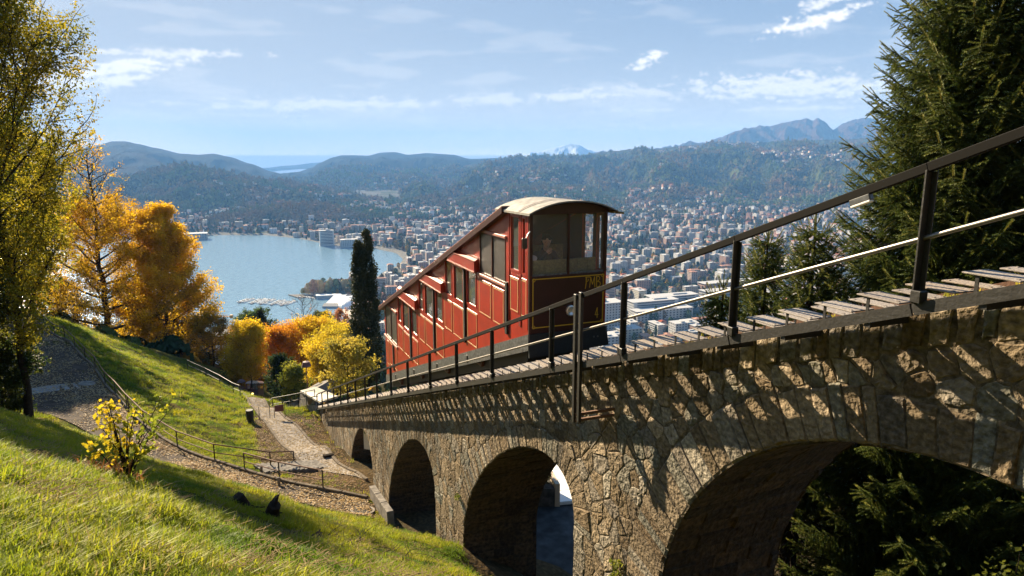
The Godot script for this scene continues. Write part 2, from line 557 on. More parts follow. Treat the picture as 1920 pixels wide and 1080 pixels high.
func add_cp(p: Vector3) -> void:
	cp.append(p)
func foreground(x: float, z: float) -> float:
	return -0.897 + 0.6204 * z - 0.3396 * x
func T(s: float, y: float, o: float) -> Vector3:
	return TF * Vector3(s, y, -o)
func kernel(r2: float) -> float:
	return sqrt(r2 + 0.5)
func solve_ground() -> void:
	for q in [[64, 590, 61.0], [130, 638, 54.1], [175, 685, 49.0], [222, 745, 43.4], [270, 797, 39.6], [333, 838, 37.0], [403, 864.5, 35.3], [459, 882, 34.2], [524, 899, 32.8], [606, 917, 31.4], [690, 933, 30.4]]:
		path_out.append(at(q[0], q[1], q[2]))
	path_out.insert(0, at(-60, 560, 70.0))
	for q in [[-140, 740, 47.0], [48, 774, 41.0], [177, 822, 37.6], [290, 868, 34.8], [376, 898, 33.0], [462, 925, 31.4], [537, 946, 30.0], [618, 962, 29.0], [699, 976, 28.2]]:
		path_in.append(at(q[0], q[1], q[2]))
	for q in [[556, 868, 38.6], [540, 845, 41.0], [510, 812, 46.0], [488, 785, 50.5], [470, 763, 54.5], [462, 745, 59.0]]:
		low_l.append(at(q[0], q[1], q[2]))
	for q in [[632, 872, 37.6], [607, 842, 41.6], [565, 806, 47.0], [533, 784, 51.0], [507, 766, 55.5], [494, 745, 60.0]]:
		low_r.append(at(q[0], q[1], q[2]))
	low_l.insert(0, at(583, 884, 37.0))
	low_r.insert(0, at(688, 896, 33.4))
	for q in path_out: add_cp(q)
	for q in path_in: add_cp(q)
	for q in low_l: add_cp(q)
	for q in low_r: add_cp(q)
	for q in [[0.0, -4.0], [-4.0, -4.0], [2.0, -5.0], [-3.0, -9.0], [-8.0, -8.0], [0.5, -9.0], [-4.0, -15.0], [-9.0, -14.0], [-16.0, -14.0], [-13.0, -21.0], [-1.5, -13.5], [-3.0, -18.0], [-7.5, -22.0], [-22.0, -20.0], [-26.0, -28.0], [-18.0, -28.0], [5.0, 1.0], [-14.0, -3.0], [-30.0, -10.0], [6.0, 6.0]]:
		add_cp(Vector3(q[0], foreground(q[0], q[1]), q[1]))
	add_cp(Vector3(0, -1.35, 0.5)); add_cp(Vector3(-8, 2.6, 6)); add_cp(Vector3(-35, 9, 6)); add_cp(Vector3(-50, 0, -20)); add_cp(Vector3(-60, -9, -40)); add_cp(Vector3(3, 0.4, 8))
	for q in [[380, 780, 47.0], [330, 690, 65.0], [440, 745, 60.0], [200, 652, 60.0], [420, 722, 68.0], [250, 672, 63.0], [430, 840, 41.0], [440, 700, 90.0], [478, 742, 85.0], [505, 774, 56.0], [570, 763, 54.0], [600, 826, 40.5], [560, 792, 49.0], [640, 862, 37.5], [690, 885, 34.2], [660, 905, 33.6], [600, 893, 35.5], [200, 650, 98.0], [330, 690, 100.0], [60, 640, 98.0], [-100, 620, 100.0]]:
		add_cp(at(q[0], q[1], q[2]))
	for q in [[-26.4, -15.0, 0.3], [-23.0, -14.9, 2.0], [-19.5, -12.0, 0.3], [-16.4, -10.6, 0.3], [-13.0, -12.4, 2.0], [-10.0, -8.6, 0.3], [-6.0, -7.8, 0.4], [0.0, -5.6, 0.3], [-5.0, -9.0, 2.5], [0.0, -7.2, 3.0], [6.0, -3.0, 2.0],
			[-24.0, -14.6, 8.0], [-30.0, -16.0, 6.0], [-30.0, -16.2, 2.0], [-38.0, -19.5, 5.0], [-50.0, -23.0, 5.0], [-13.0, -13.7, 5.0], [-16.0, -14.6, 9.0], [-14.0, -15.2, 14.0], [-8.0, -14.2, 10.0], [-12.0, -14.6, 8.0], [-4.0, -12.0, 9.0], [0.0, -12.0, 12.0], [6.0, -10.0, 10.0], [-24.0, -15.0, 16.0], [-36.0, -21.0, 14.0],
			[-20.0, -20.0, 28.0], [0.0, -20.0, 30.0], [-50.0, -28.0, 26.0], [-80.0, -38.0, 10.0], [-80.0, -42.0, 30.0], [-110.0, -50.0, 20.0], [20.0, -8.0, 25.0]]:
		add_cp(T(q[0], q[1], q[2]))
	add_cp(Vector3(-70, -38, -110)); add_cp(Vector3(-20, -42, -115)); add_cp(Vector3(35, -48, -110)); add_cp(Vector3(40, -30, -60))
	# radial basis fit: sums of distances plus a plane
	var n := cp.size()
	var k := n + 3
	var a := []
	for i in k:
		var row := PackedFloat64Array()
		row.resize(k + 1)
		a.append(row)
	for i in n:
		for j in n:
			var dx: float = cp[i].x - cp[j].x
			var dz: float = cp[i].z - cp[j].z
			a[i][j] = kernel(dx * dx + dz * dz) - (0.25 if i == j else 0.0)
		a[i][n] = 1.0
		a[i][n + 1] = cp[i].x * 0.02
		a[i][n + 2] = cp[i].z * 0.02
		a[n][i] = 1.0
		a[n + 1][i] = cp[i].x * 0.02
		a[n + 2][i] = cp[i].z * 0.02
		a[i][k] = cp[i].y
	for i in k:
		var p := i
		for j in range(i + 1, k):
			if absf(a[j][i]) > absf(a[p][i]): p = j
		var t = a[i]
		a[i] = a[p]
		a[p] = t
		for j in range(i + 1, k):
			var f: float = a[j][i] / a[i][i]
			if f == 0.0: continue
			for m in range(i, k + 1):
				a[j][m] -= f * a[i][m]
	cw.resize(k)
	for i in range(k - 1, -1, -1):
		var s: float = a[i][k]
		for j in range(i + 1, k):
			s -= a[i][j] * cw[j]
		cw[i] = s / a[i][i]
	gh.resize(GW * GH)
	var cx := PackedFloat32Array()
	var cz := PackedFloat32Array()
	for q in cp:
		cx.append(q.x)
		cz.append(q.z)
	# coarse grid (1.5 m), then bilinear with small bumps
	var cg := PackedFloat32Array()
	var cwid := 79
	var chei := 82
	for zi in chei:
		for xi in cwid:
			var x := GX0 + 1.5 * xi
			var z := GZ0 + 1.5 * zi
			var s := cw[n] + cw[n + 1] * x * 0.02 + cw[n + 2] * z * 0.02
			for i in n:
				var dx := x - cx[i]
				var dz := z - cz[i]
				s += cw[i] * sqrt(dx * dx + dz * dz + 0.5)
			cg.append(s)
	for o in path_out: path_poly.append(Vector2(o.x, o.z))
	for i in range(path_in.size() - 1, -1, -1): path_poly.append(Vector2(path_in[i].x, path_in[i].z))
	for o in low_l: low_poly.append(Vector2(o.x, o.z))
	for i in range(low_r.size() - 1, -1, -1): low_poly.append(Vector2(low_r[i].x, low_r[i].z))
	for zi in GH:
		for xi in GW:
			var fx := xi * GS / 1.5
			var fz := zi * GS / 1.5
			var ix := mini(int(fx), cwid - 2)
			var iz := mini(int(fz), chei - 2)
			fx -= ix
			fz -= iz
			var k2 := iz * cwid + ix
			var s := lerpf(lerpf(cg[k2], cg[k2 + 1], fx), lerpf(cg[k2 + cwid], cg[k2 + cwid + 1], fx), fz)
			var x := GX0 + GS * xi
			var z := GZ0 + GS * zi
			var w := clampf(edge_dist(x, z) / 2.0, 0.0, 1.0)
			s += w * (nz.get_noise_2d(x * 0.22, z * 0.22) * 0.24 + nz.get_noise_2d(x * 0.62 + 30, z * 0.62) * 0.17)
			gh[zi * GW + xi] = s

func edge_dist(x: float, z: float) -> float:       # how far a place lies outside both paths
	var p := Vector2(x, z)
	if Geometry2D.is_point_in_polygon(p, path_poly) or Geometry2D.is_point_in_polygon(p, low_poly):
		return 0.0
	var d := 9.0
	for poly in [path_poly, low_poly]:
		for i in poly.size():
			var q: Vector2 = Geometry2D.get_closest_point_to_segment(p, poly[i], poly[(i + 1) % poly.size()])
			d = minf(d, p.distance_to(q))
	return d
func on_path(x: float, z: float) -> bool:
	var p := Vector2(x, z)
	return Geometry2D.is_point_in_polygon(p, path_poly) or Geometry2D.is_point_in_polygon(p, low_poly)
func gy(x: float, z: float) -> float:
	var fx := clampf((x - GX0) / GS, 0.0, GW - 1.001)
	var fz := clampf((z - GZ0) / GS, 0.0, GH - 1.001)
	var ix := int(fx)
	var iz := int(fz)
	fx -= ix
	fz -= iz
	var k := iz * GW + ix
	return lerpf(lerpf(gh[k], gh[k + 1], fx), lerpf(gh[k + GW], gh[k + GW + 1], fx), fz)
func gn(x: float, z: float) -> Vector3:
	return Vector3(gy(x - 0.5, z) - gy(x + 0.5, z), 1.0, gy(x, z - 0.5) - gy(x, z + 0.5)).normalized()
func onto(p: Vector3, up: float = 0.0) -> Vector3:
	return Vector3(p.x, gy(p.x, p.z) + up, p.z)
func so_of(p: Vector3) -> Vector2:                  # place along and across the viaduct
	var l := TF.affine_inverse() * p
	return Vector2(l.x, -l.z)
func in_sight(x: float, z: float, m: float = 0.1) -> bool:
	var d := -z * cos(PITCH) - gy(x, z) * sin(PITCH)
	return d > 2.0 and absf(x / d) < 0.75 + m

func draped(poly_a: Array, poly_b: Array, up: float, across: int, along: float) -> MB:   # a strip between two edges, laid on the ground
	var mb := MB.new()
	var rows := []
	var na := resample(poly_a, along)
	var nb := resample_n(poly_b, na.size())
	for i in na.size():
		var row := []
		for j in across + 1:
			row.append(onto((na[i] as Vector3).lerp(nb[i], float(j) / across), up))
		rows.append(row)
	for i in rows.size() - 1:
		for j in across:
			var q := [rows[i][j], rows[i + 1][j], rows[i + 1][j + 1], rows[i][j + 1]]
			var g := []
			for p in q: g.append(gn(p.x, p.z))
			mb.tris(q[0], q[1], q[2], g[0], g[1], g[2])
			mb.tris(q[0], q[2], q[3], g[0], g[2], g[3])
	return mb
func length_of(p: Array) -> float:
	var l := 0.0
	for i in p.size() - 1: l += (p[i] as Vector3).distance_to(p[i + 1])
	return l
func along_line(p: Array, d: float) -> Vector3:
	for i in p.size() - 1:
		var l: float = (p[i] as Vector3).distance_to(p[i + 1])
		if d <= l or i == p.size() - 2:
			return (p[i] as Vector3).lerp(p[i + 1], d / l)
		d -= l
	return p[0]
func resample(p: Array, step: float) -> Array:
	return resample_n(p, int(length_of(p) / step) + 2)
func resample_n(p: Array, n: int) -> Array:
	var l := length_of(p)
	var o := []
	for i in n: o.append(along_line(p, l * i / (n - 1)))
	return o

func build_ground() -> void:
	var mb := MB.new()
	var nx := 116
	var nrm := []
	for zi in GH - 1:
		for xi in GW - 1:
			var x := GX0 + GS * xi
			var z := GZ0 + GS * zi
			var so := so_of(Vector3(x, 0, z))
			var q := [Vector3(x, gh[zi * GW + xi], z), Vector3(x + GS, gh[zi * GW + xi + 1], z), Vector3(x + GS, gh[(zi + 1) * GW + xi + 1], z + GS), Vector3(x, gh[(zi + 1) * GW + xi], z + GS)]
			var e := nz.get_noise_2d(x * 0.35 + 9, z * 0.35)
			var c := Color(0.10, 0.13, 0.022).lerp(Color(0.19, 0.15, 0.05), clampf(0.4 + e * 1.6, 0, 1))
			if so.y > -0.3 or (so.x < -27.0 and so.y > -4.6 and so.x > -52):
				c = Color(0.17, 0.115, 0.06).lerp(Color(0.10, 0.08, 0.045), clampf(0.4 + e * 1.5, 0, 1))
			mb.col = c
			var g := []
			for p in q: g.append(gn(p.x, p.z))
			mb.tris(q[0], q[1], q[2], g[0], g[1], g[2])
			mb.tris(q[0], q[2], q[3], g[0], g[2], g[3])
	tag(part(mb, "ground", M.dirt), "steep grassy hillside falling away from the viewer towards the paths", "", "", "structure")
	# the asphalt path and its kerb
	tag(part(draped(path_out, path_in, 0.05, 10, 0.6), "asphalt_path", M.asphalt), "curving asphalt path strewn with fallen leaves", "", "", "structure")
	tag(part(draped(low_l, low_r, 0.05, 6, 0.6), "concrete_path", M.pale_path), "pale concrete path running down beside the viaduct", "", "", "structure")
	var far_path := [at(459, 745, 60), at(445, 722, 78), at(436, 706, 90), at(430, 690, 104)]
	var far_path_r := [at(492, 745, 61), at(490, 735, 80), at(468, 712, 92), at(452, 694, 106)]
	tag(part(draped(far_path, far_path_r, 0.08, 4, 1.0), "gravel_path", M.pale_path), "pale gravel path going on downhill past the little car", "", "", "structure")
	# cobbled gutter band across the path
	var ga := [at(30, 742, 44), at(95, 728, 45.2), at(165, 713, 46.2)]
	var gb := [at(30, 757, 43), at(95, 741, 44.2), at(172, 722, 45.4)]
	tag(part(draped(ga, gb, 0.058, 2, 0.5), "cobbled_gutter", M.cobble), "pale cobbled gutter band across the asphalt path", "", "", "structure")
	# the kerb below the fence: long stones
	var k := thing("path_kerb", "low concrete kerb under the rusty fence along the leafy asphalt path", "kerb", Transform3D(Basis(), path_out[6]))
	var pts := resample(path_out, 1.4)
	for i in pts.size() - 1:
		var a: Vector3 = onto(pts[i], 0.09)
		var b: Vector3 = onto(pts[i + 1], 0.09)
		var s := MB.new()
		s.bar(a + (b - a).normalized() * 0.012, b - (b - a).normalized() * 0.012, 0.16, 0.22, UP, 0.02)
		part(s, "kerbstone", M.kerb, k)
	# edging stones of the lower path
	for side in 2:
		var e := resample(low_l if side == 0 else low_r, 1.6)
		var kk := thing("path_edging", ["low stone edging between the lower path and the sunny lawn", "low stone edging between the lower path and the bare bank"][side], "kerb", Transform3D(Basis(), e[0]))
		for i in e.size() - 1:
			var a: Vector3 = onto(e[i], 0.05)
			var b: Vector3 = onto(e[i + 1], 0.05)
			var s := MB.new()
			s.bar(a, b - (b - a).normalized() * 0.02, 0.16, 0.2, UP, 0.02)
			part(s, "edging_stone", M.kerb, kk)
	# round drain grate near the end of the path
	var gc := onto(at(680, 958, 29.2), 0.062)
	var up := gn(gc.x, gc.z)
	var gb2 := Basis(up.cross(Vector3.FORWARD).normalized(), up, up.cross(Vector3.FORWARD).normalized().cross(up))
	var gt := thing("drain_grate", "round slotted drain grate set in the leafy asphalt path", "drain grate", Transform3D(Basis(), gc))
	var rim := MB.new()
	rim.lathe(gc, up, [Vector2(0.42, -0.01), Vector2(0.43, 0.004), Vector2(0.52, 0.004), Vector2(0.53, -0.01)], 24)
	part(rim, "rim", M.pale_path, gt)
	for i in range(-4, 5):
		var w := sqrt(0.41 * 0.41 - pow(i * 0.09, 2))
		var s := MB.new()
		s.box(gc + gb2 * Vector3(i * 0.09, 0.0, 0), Vector3(0.05, 0.014, w * 2), gb2)
		part(s, "grate_bar", M.steel, gt)
	# round patch of cobbles with a cover in the gutter
	var cc := onto(at(163, 720, 46.0), 0.07)
	var cv := MB.new()
	cv.lathe(cc, gn(cc.x, cc.z), [Vector2(0.0, 0.02), Vector2(0.5, 0.02), Vector2(0.52, 0.0)], 20)
	tag(part(cv, "manhole_cover", M.concrete), "pale round manhole cover at the end of the cobbled gutter", "manhole cover")

func blade_mesh(n: int, sd: int, spread: float, h: float, w: float) -> ArrayMesh:
	var r := RandomNumberGenerator.new()
	r.seed = sd
	var mb := MB.new()
	for i in n:
		var a := r.randf() * TAU
		var p := Vector3(r.randf_range(-spread, spread), -0.02, r.randf_range(-spread, spread))
		var d := Vector3(cos(a), 0, sin(a))
		var sd2 := Vector3(-d.z, 0, d.x) * w * 0.5
		var hh := h * r.randf_range(0.5, 1.15)
		var lean := r.randf_range(0.15, 0.75)
		var m := p + Vector3.UP * hh * 0.55 + d * hh * lean * 0.3
		var t := p + Vector3.UP * hh * (1.0 - lean * 0.35) + d * hh * lean
		mb.col = Color(1, 1, 1) * r.randf_range(0.75, 1.15)
		mb.quad(p - sd2, p + sd2, m + sd2 * 0.8, m - sd2 * 0.8, Vector3.UP + d)
		mb.tri(m - sd2 * 0.8, m + sd2 * 0.8, t, Vector3.UP + d)
	return mb.mesh()

func build_grass() -> void:
	var kinds := [blade_mesh(16, 1, 0.10, 0.11, 0.009), blade_mesh(14, 2, 0.12, 0.17, 0.010), blade_mesh(14, 3, 0.11, 0.08, 0.011)]
	var xf := [[], [], []]
	var cl := [PackedColorArray(), PackedColorArray(), PackedColorArray()]
	var lxf := []
	var lcl := PackedColorArray()
	var tries := 200000
	for i in tries:
		# more tufts where the meadow is near
		var d := 2.5 + 72.0 * pow(rng.randf(), 1.9)
		var x := rng.randf_range(-0.85, 0.25) * d
		var z := -d * 0.98 + (1.0 if d < 10 else 0.0)
		var so := so_of(Vector3(x, 0, z))
		if so.y > 0.25 and not (so.x < -42.0): continue
		if so.x < -27.0 and so.y > -4.4 and so.x > -52 and rng.randf() < 0.93: continue
		if on_path(x, z): continue
		if d > 30 and edge_dist(x, z) < 0.25: continue
		var patch := nz.get_noise_2d(x * 0.30, z * 0.30)
		var bare := nz.get_noise_2d(x * 0.55 + 80.0, z * 0.55 + 9.0)
		if bare > 0.15 and rng.randf() < 0.85: continue
		var y := gy(x, z)
		var k := 0 if rng.randf() < 0.55 else (1 if patch > -0.05 else 2)
		var s := rr(0.6, 1.1) * (1.0 + 0.8 * nz.get_noise_2d(x * 0.8 + 11.0, z * 0.8)) * (1.0 + clampf(d - 12.0, 0, 40) * 0.028)
		var b := Basis(UP, rng.randf() * TAU)
		b = Basis(Quaternion(UP, (UP * 1.2 + gn(x, z)).normalized())) * b
		xf[k].append(Transform3D(b.scaled(Vector3(s, s * rr(0.7, 1.2), s)), Vector3(x, y, z)))
		var g := Color(0.20, 0.27, 0.014).lerp(Color(0.38, 0.36, 0.022), clampf(rng.randf() * 0.75 + patch * 0.9, 0, 1))
		if rng.randf() < 0.08: g = Color(0.36, 0.28, 0.10)
		if patch < -0.25: g = g.lerp(Color(0.09, 0.17, 0.014), 0.7)
		cl[k].append(g)
	for k in 3:
		tag(swarm("grass", kinds[k], M.grass, xf[k], cl[k]), ["short meadow grass on the slope", "longer green blades among the meadow grass", "dry low tufts of the meadow grass"][k], "", "", "stuff")
	# straw, dead stalks
	var st := MB.new()
	var r := RandomNumberGenerator.new()
	r.seed = 4
	for i in 14:
		var a := r.randf() * TAU
		var p := Vector3(r.randf_range(-.14, .14), r.randf_range(0.02, 0.07), r.randf_range(-.14, .14))
		st.bar(p, p + Vector3(cos(a), r.randf_range(-0.1, 0.3), sin(a)) * r.randf_range(0.05, 0.13), 0.004, 0.004)
	var sx := []
	var sc := PackedColorArray()
	for i in 2000:
		var d := 3.5 + 26.0 * pow(rng.randf(), 1.5)
		var x := rng.randf_range(-0.8, 0.1) * d
		var z := -d * 0.98
		if on_path(x, z) or so_of(Vector3(x, 0, z)).y > 0.2: continue
		if nz.get_noise_2d(x * 0.55 + 80.0, z * 0.55 + 9.0) < 0.1: continue
		sx.append(Transform3D(Basis(UP, rng.randf() * TAU), Vector3(x, gy(x, z), z)))
		sc.append(Color(0.33, 0.24, 0.12) * rr(0.6, 1.1))
	tag(swarm("straw", st.mesh(), M.plain, sx, sc), "dry straw and dead stalks lying in the grass", "", "", "stuff")
	# fallen leaves
	var lm := MB.new()
	lm.quad(Vector3(-0.05, 0.012, -0.02), Vector3(0, 0.002, -0.045), Vector3(0.055, 0.016, 0.0), Vector3(0, 0.004, 0.045), UP)
	for i in 24000:
		var t := rng.randf()
		var a := along_line(path_out, length_of(path_out) * t)
		var b := along_line(path_in, length_of(path_in) * t)
		var w := pow(rng.randf(), 1.0)
		var p := a.lerp(b, w)
		if nz.get_noise_2d(p.x * 0.2 + 3, p.z * 0.2) + rr(-0.3, 0.3) < -0.12 + absf(w - 0.5) * -0.35: continue
		p = onto(p, 0.06)
		var s := rr(0.6, 1.25)
		lxf.append(Transform3D(Basis(Quaternion(UP, gn(p.x, p.z))) * Basis(UP, rng.randf() * TAU).scaled(Vector3(s, s * rr(0.5, 2.5), s)), p))
		lcl.append(Color(0.74, 0.62, 0.44).lerp(Color(0.60, 0.38, 0.12), rng.randf()) * rr(0.7, 1.1))
	for i in 2500:
		var t := rng.randf()
		var p := onto(along_line(low_l, length_of(low_l) * t).lerp(along_line(low_r, length_of(low_r) * t), rng.randf()), 0.06)
		lxf.append(Transform3D(Basis(UP, rng.randf() * TAU), p))
		lcl.append(Color(0.5, 0.37, 0.2) * rr(0.5, 1.0))
	for i in 6000:
		var q := T(rr(-52, -26), 0, rr(-4.5, 0.2))
		if on_path(q.x, q.z): continue
		lxf.append(Transform3D(Basis(UP, rng.randf() * TAU), onto(q, 0.02)))
		lcl.append(Color(0.36, 0.23, 0.11) * rr(0.5, 1.1))
	tag(swarm("fallen_leaves", lm.mesh(), M.leaf, lxf, lcl), "fallen autumn leaves scattered over the paths", "", "", "stuff")

# ---------------------------------------------------------------- the viaduct
const WF := 0.49          # how far the walkway's outer beam stands off the wall face
const WB := 2.75          # back face of the viaduct
var arches := [[-3.12, 4.50, 4.50, -7.04, 0.0], [-13.52, 3.27, 2.05, -8.67, 0.6], [-23.40, 3.74, 2.71, -13.12, 0.6], [-34.29, 3.82, 3.42, -17.60, 0.6]]

func arch_at(s: float) -> int:
	for i in arches.size():
		if absf(s - arches[i][0]) < arches[i][1]: return i
	return -1
func arch_pt(i: int, q: float) -> Vector2:       # a point of the arch line, q from 0 (downhill springing) to PI
	var a = arches[i]
	var x: float = -cos(q) * a[1]
	return Vector2(a[0] + x, a[3] + a[4] * x + sin(q) * a[2])
func arch_y(i: int, s: float) -> float:
	var a = arches[i]
	var x: float = s - a[0]
	return a[3] + a[4] * x + a[2] * sqrt(maxf(0.0, 1.0 - x * x / (a[1] * a[1])))
func ring_t(i: int, q: float) -> float:          # depth of the ring of arch stones
	var k := absf(q - PI * 0.55) / (PI * 0.5)
	return (0.42 + 0.45 * clampf(k, 0, 1)) if i == 0 else (0.45 + 0.2 * clampf(k, 0, 1))
func ring_pt(i: int, q: float, t: float) -> Vector2:
	var p := arch_pt(i, q)
	var d := (arch_pt(i, q + 0.01) - arch_pt(i, q - 0.01)).normalized()
	return p + Vector2(-d.y, d.x) * t
func foot(s: float) -> float:
	var p := TF * Vector3(s, 0, -WF)
	return gy(p.x, p.z)
func L(s: float, y: float, o: float) -> Vector3:
	return Vector3(s, y, -o)

func stone_mesh(poly: PackedVector2Array, r: RandomNumberGenerator, face_o: float, h0: float, h1: float, near: bool, origin: Vector2) -> MB:
	var mb := MB.new()
	var ring := PackedVector2Array()
	for i in poly.size():
		var a := poly[i]
		var b := poly[(i + 1) % poly.size()]
		ring.append(a)
		if near and a.distance_to(b) > 0.06:
			var d := (b - a).normalized()
			ring.append((a + b) * 0.5 + Vector2(-d.y, d.x) * r.randf_range(-0.024, 0.018))
	var ctr := Vector2.ZERO
	for p in ring: ctr += p
	ctr /= ring.size()
	var h := r.randf_range(h0, h1) if r.randf() < 0.7 else h0 * 0.4
	var tilt := Vector2(r.randf_range(-0.035, 0.035), r.randf_range(-0.035, 0.035))
	var base := []
	var top := []
	var mid := []
	for p in ring:
		var g := p - origin
		var q := p.lerp(ctr, 0.10) - origin
		var hh := h + tilt.dot(p - ctr) + r.randf_range(-0.004, 0.004)
		base.append(Vector3(g.x, g.y, -face_o - 0.005))
		top.append(Vector3(q.x, q.y, -face_o + maxf(0.006, hh)))
		var m := p.lerp(ctr, 0.45 + r.randf_range(-0.1, 0.1)) - origin
		mid.append(Vector3(m.x, m.y, -face_o + maxf(0.008, h + tilt.dot(m + origin - ctr) + r.randf_range(-0.007, 0.012))))
	var cc := Vector3(ctr.x - origin.x, ctr.y - origin.y, -face_o + h + r.randf_range(-0.006, 0.010))
	var g := r.randf()
	var c := Color(0.60, 0.475, 0.33).lerp(Color(0.36, 0.265, 0.165), g) if r.randf() < 0.72 else Color(0.38, 0.32, 0.255).lerp(Color(0.64, 0.56, 0.44), g)
	# weathering: long streaks and blotches of dirt on the face
	var q0 := ctr
	var dirt := clampf(0.5 + nz.get_noise_2d(q0.x * 0.55, q0.y * 0.22) * 1.1 + nz.get_noise_2d(q0.x * 1.7 + 40.0, q0.y * 0.7) * 0.5, 0.0, 1.0)
	c = c * lerpf(0.50, 1.08, dirt)
	if r.randf() < 0.12: c = c.lerp(Color(0.30, 0.31, 0.27), 0.6)
	mb.col = c
	var out := Vector3(0, 0, 1)
	for i in ring.size():
		var j := (i + 1) % ring.size()
		var eo: Vector3 = base[i] - Vector3(ctr.x - origin.x, ctr.y - origin.y, -face_o)
		mb.quad(base[i], base[j], top[j], top[i], eo + out * 0.01)
		if near:
			mb.quad(top[i], top[j], mid[j], mid[i], out)
			mb.tri(mid[i], mid[j], cc, out)
		else:
			mb.tri(top[i], top[j], cc, out)
	return mb

func build_viaduct() -> void:
	var s0 := -53.0
	var s1 := 8.0
	var root := thing("stone_viaduct", "long rubble stone viaduct with four arches carrying the sloping track", "viaduct", TF * Transform3D(Basis(), L(-8.0, foot(-8.0), 1.9)))
	# core: columns of wall between the arches' soffits or the ground and the sloping top
	var cuts := []
	var s := s0
	while s < s1:
		cuts.append(s)
		s += 0.16
	for i in arches.size():
		for k in 25:
			cuts.append(arch_pt(i, PI * k / 24.0).x)
	cuts.sort()
	var mb := MB.new()
	for i in cuts.size() - 1:
		var a: float = cuts[i]
		var b: float = cuts[i + 1]
		if b - a < 1e-4: continue
		var ai := arch_at((a + b) * 0.5)
		var ya := deck(a) - 0.07
		var yb := deck(b) - 0.07
		var fa := foot(a) - 2.5
		var fb := foot(b) - 2.5
		if ai >= 0:
			fa = arch_y(ai, a)
			fb = arch_y(ai, b)
		mb.quad(L(a, fa, WF), L(b, fb, WF), L(b, yb, WF), L(a, ya, WF), Vector3(0, 0, 1))
		mb.quad(L(a, fa, WB), L(b, fb, WB), L(b, yb, WB), L(a, ya, WB), Vector3(0, 0, -1))
		mb.quad(L(a, ya, WF), L(b, yb, WF), L(b, yb, WB), L(a, ya, WB), UP)
	for e in [s0, s1]:
		mb.quad(L(e, foot(e) - 2.5, WF), L(e, foot(e) - 2.5, WB), L(e, deck(e) - 0.07, WB), L(e, deck(e) - 0.07, WF), Vector3(signf(e + 20.0), 0, 0))
	part(mb, "wall", M.mortar, root, TF)
	# soffits: courses of stones across each vault and down the piers' sides
	var r := RandomNumberGenerator.new()
	r.seed = 8
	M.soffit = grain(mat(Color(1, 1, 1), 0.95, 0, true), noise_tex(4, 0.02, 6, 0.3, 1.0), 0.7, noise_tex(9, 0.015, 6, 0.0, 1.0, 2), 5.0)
	for i in arches.size():
		var sm := MB.new()
		var pts := []
		var a = arches[i]
		var lowy: float = foot(a[0] - a[1]) - 3.0
		var y: float = lowy
		while y < arch_pt(i, 0).y - 0.15:
			pts.append(Vector2(a[0] - a[1], y))
			y += 0.27
		var n := int(4.2 * a[1] / 0.27) if i > 0 else 52
		for k in n + 1: pts.append(arch_pt(i, PI * k / n))
		y = arch_pt(i, PI).y - 0.2
		var lowr: float = foot(a[0] + a[1]) - 3.0
		while y > lowr:
			pts.append(Vector2(a[0] + a[1], y))
			y -= 0.27
		for k in pts.size() - 1:
			var p: Vector2 = pts[k]
			var q: Vector2 = pts[k + 1]
			var d := (q - p).normalized()
			var inn := Vector2(d.y, -d.x)       # towards the opening
			var o := WF + 0.02
			while o < WB - 0.01:
				var w := minf(r.randf_range(0.35, 0.75), WB - 0.005 - o)
				var h := r.randf_range(-0.01, 0.035)
				var pj := p + d * 0.012 + inn * h
				var qj := q - d * 0.012 + inn * (h + r.randf_range(-0.01, 0.01))
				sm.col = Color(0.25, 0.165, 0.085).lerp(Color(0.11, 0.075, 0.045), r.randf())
				var q0 := L(p.x, p.y, o)
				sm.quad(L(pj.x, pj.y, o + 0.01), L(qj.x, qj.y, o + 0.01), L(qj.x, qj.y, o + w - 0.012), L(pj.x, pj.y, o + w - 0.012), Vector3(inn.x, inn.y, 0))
				# narrow sides back to the bed
				var pb := p - inn * 0.02
				var qb := q - inn * 0.02
				sm.quad(L(pj.x, pj.y, o + 0.01), L(qj.x, qj.y, o + 0.01), L(qb.x, qb.y, o), L(pb.x, pb.y, o), Vector3(0, 0, 1))
				sm.quad(L(pj.x, pj.y, o + w - 0.012), L(qj.x, qj.y, o + w - 0.012), L(qb.x, qb.y, o + w), L(pb.x, pb.y, o + w), Vector3(0, 0, -1))
				sm.quad(L(pj.x, pj.y, o + 0.01), L(pj.x, pj.y, o + w - 0.012), L(pb.x, pb.y, o + w), L(pb.x, pb.y, o), Vector3(-d.x, -d.y, 0))
				sm.quad(L(qj.x, qj.y, o + 0.01), L(qj.x, qj.y, o + w - 0.012), L(qb.x, qb.y, o + w), L(qb.x, qb.y, o), Vector3(d.x, d.y, 0))
				o += w
		var bed := MB.new()
		for k in pts.size() - 1:
			var p: Vector2 = pts[k]
			var q: Vector2 = pts[k + 1]
			var d := (q - p).normalized()
			var inn := Vector2(d.y, -d.x)
			p -= inn * 0.022
			q -= inn * 0.022
			bed.quad(L(p.x, p.y, WF + 0.004), L(q.x, q.y, WF + 0.004), L(q.x, q.y, WB - 0.004), L(p.x, p.y, WB - 0.004), Vector3(inn.x, inn.y, 0))
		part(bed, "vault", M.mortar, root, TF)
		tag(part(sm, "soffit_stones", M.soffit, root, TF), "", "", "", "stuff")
	# face stones
	var stones := []      # [polygon, h0, h1, rank]
	var c := s0 + 0.3
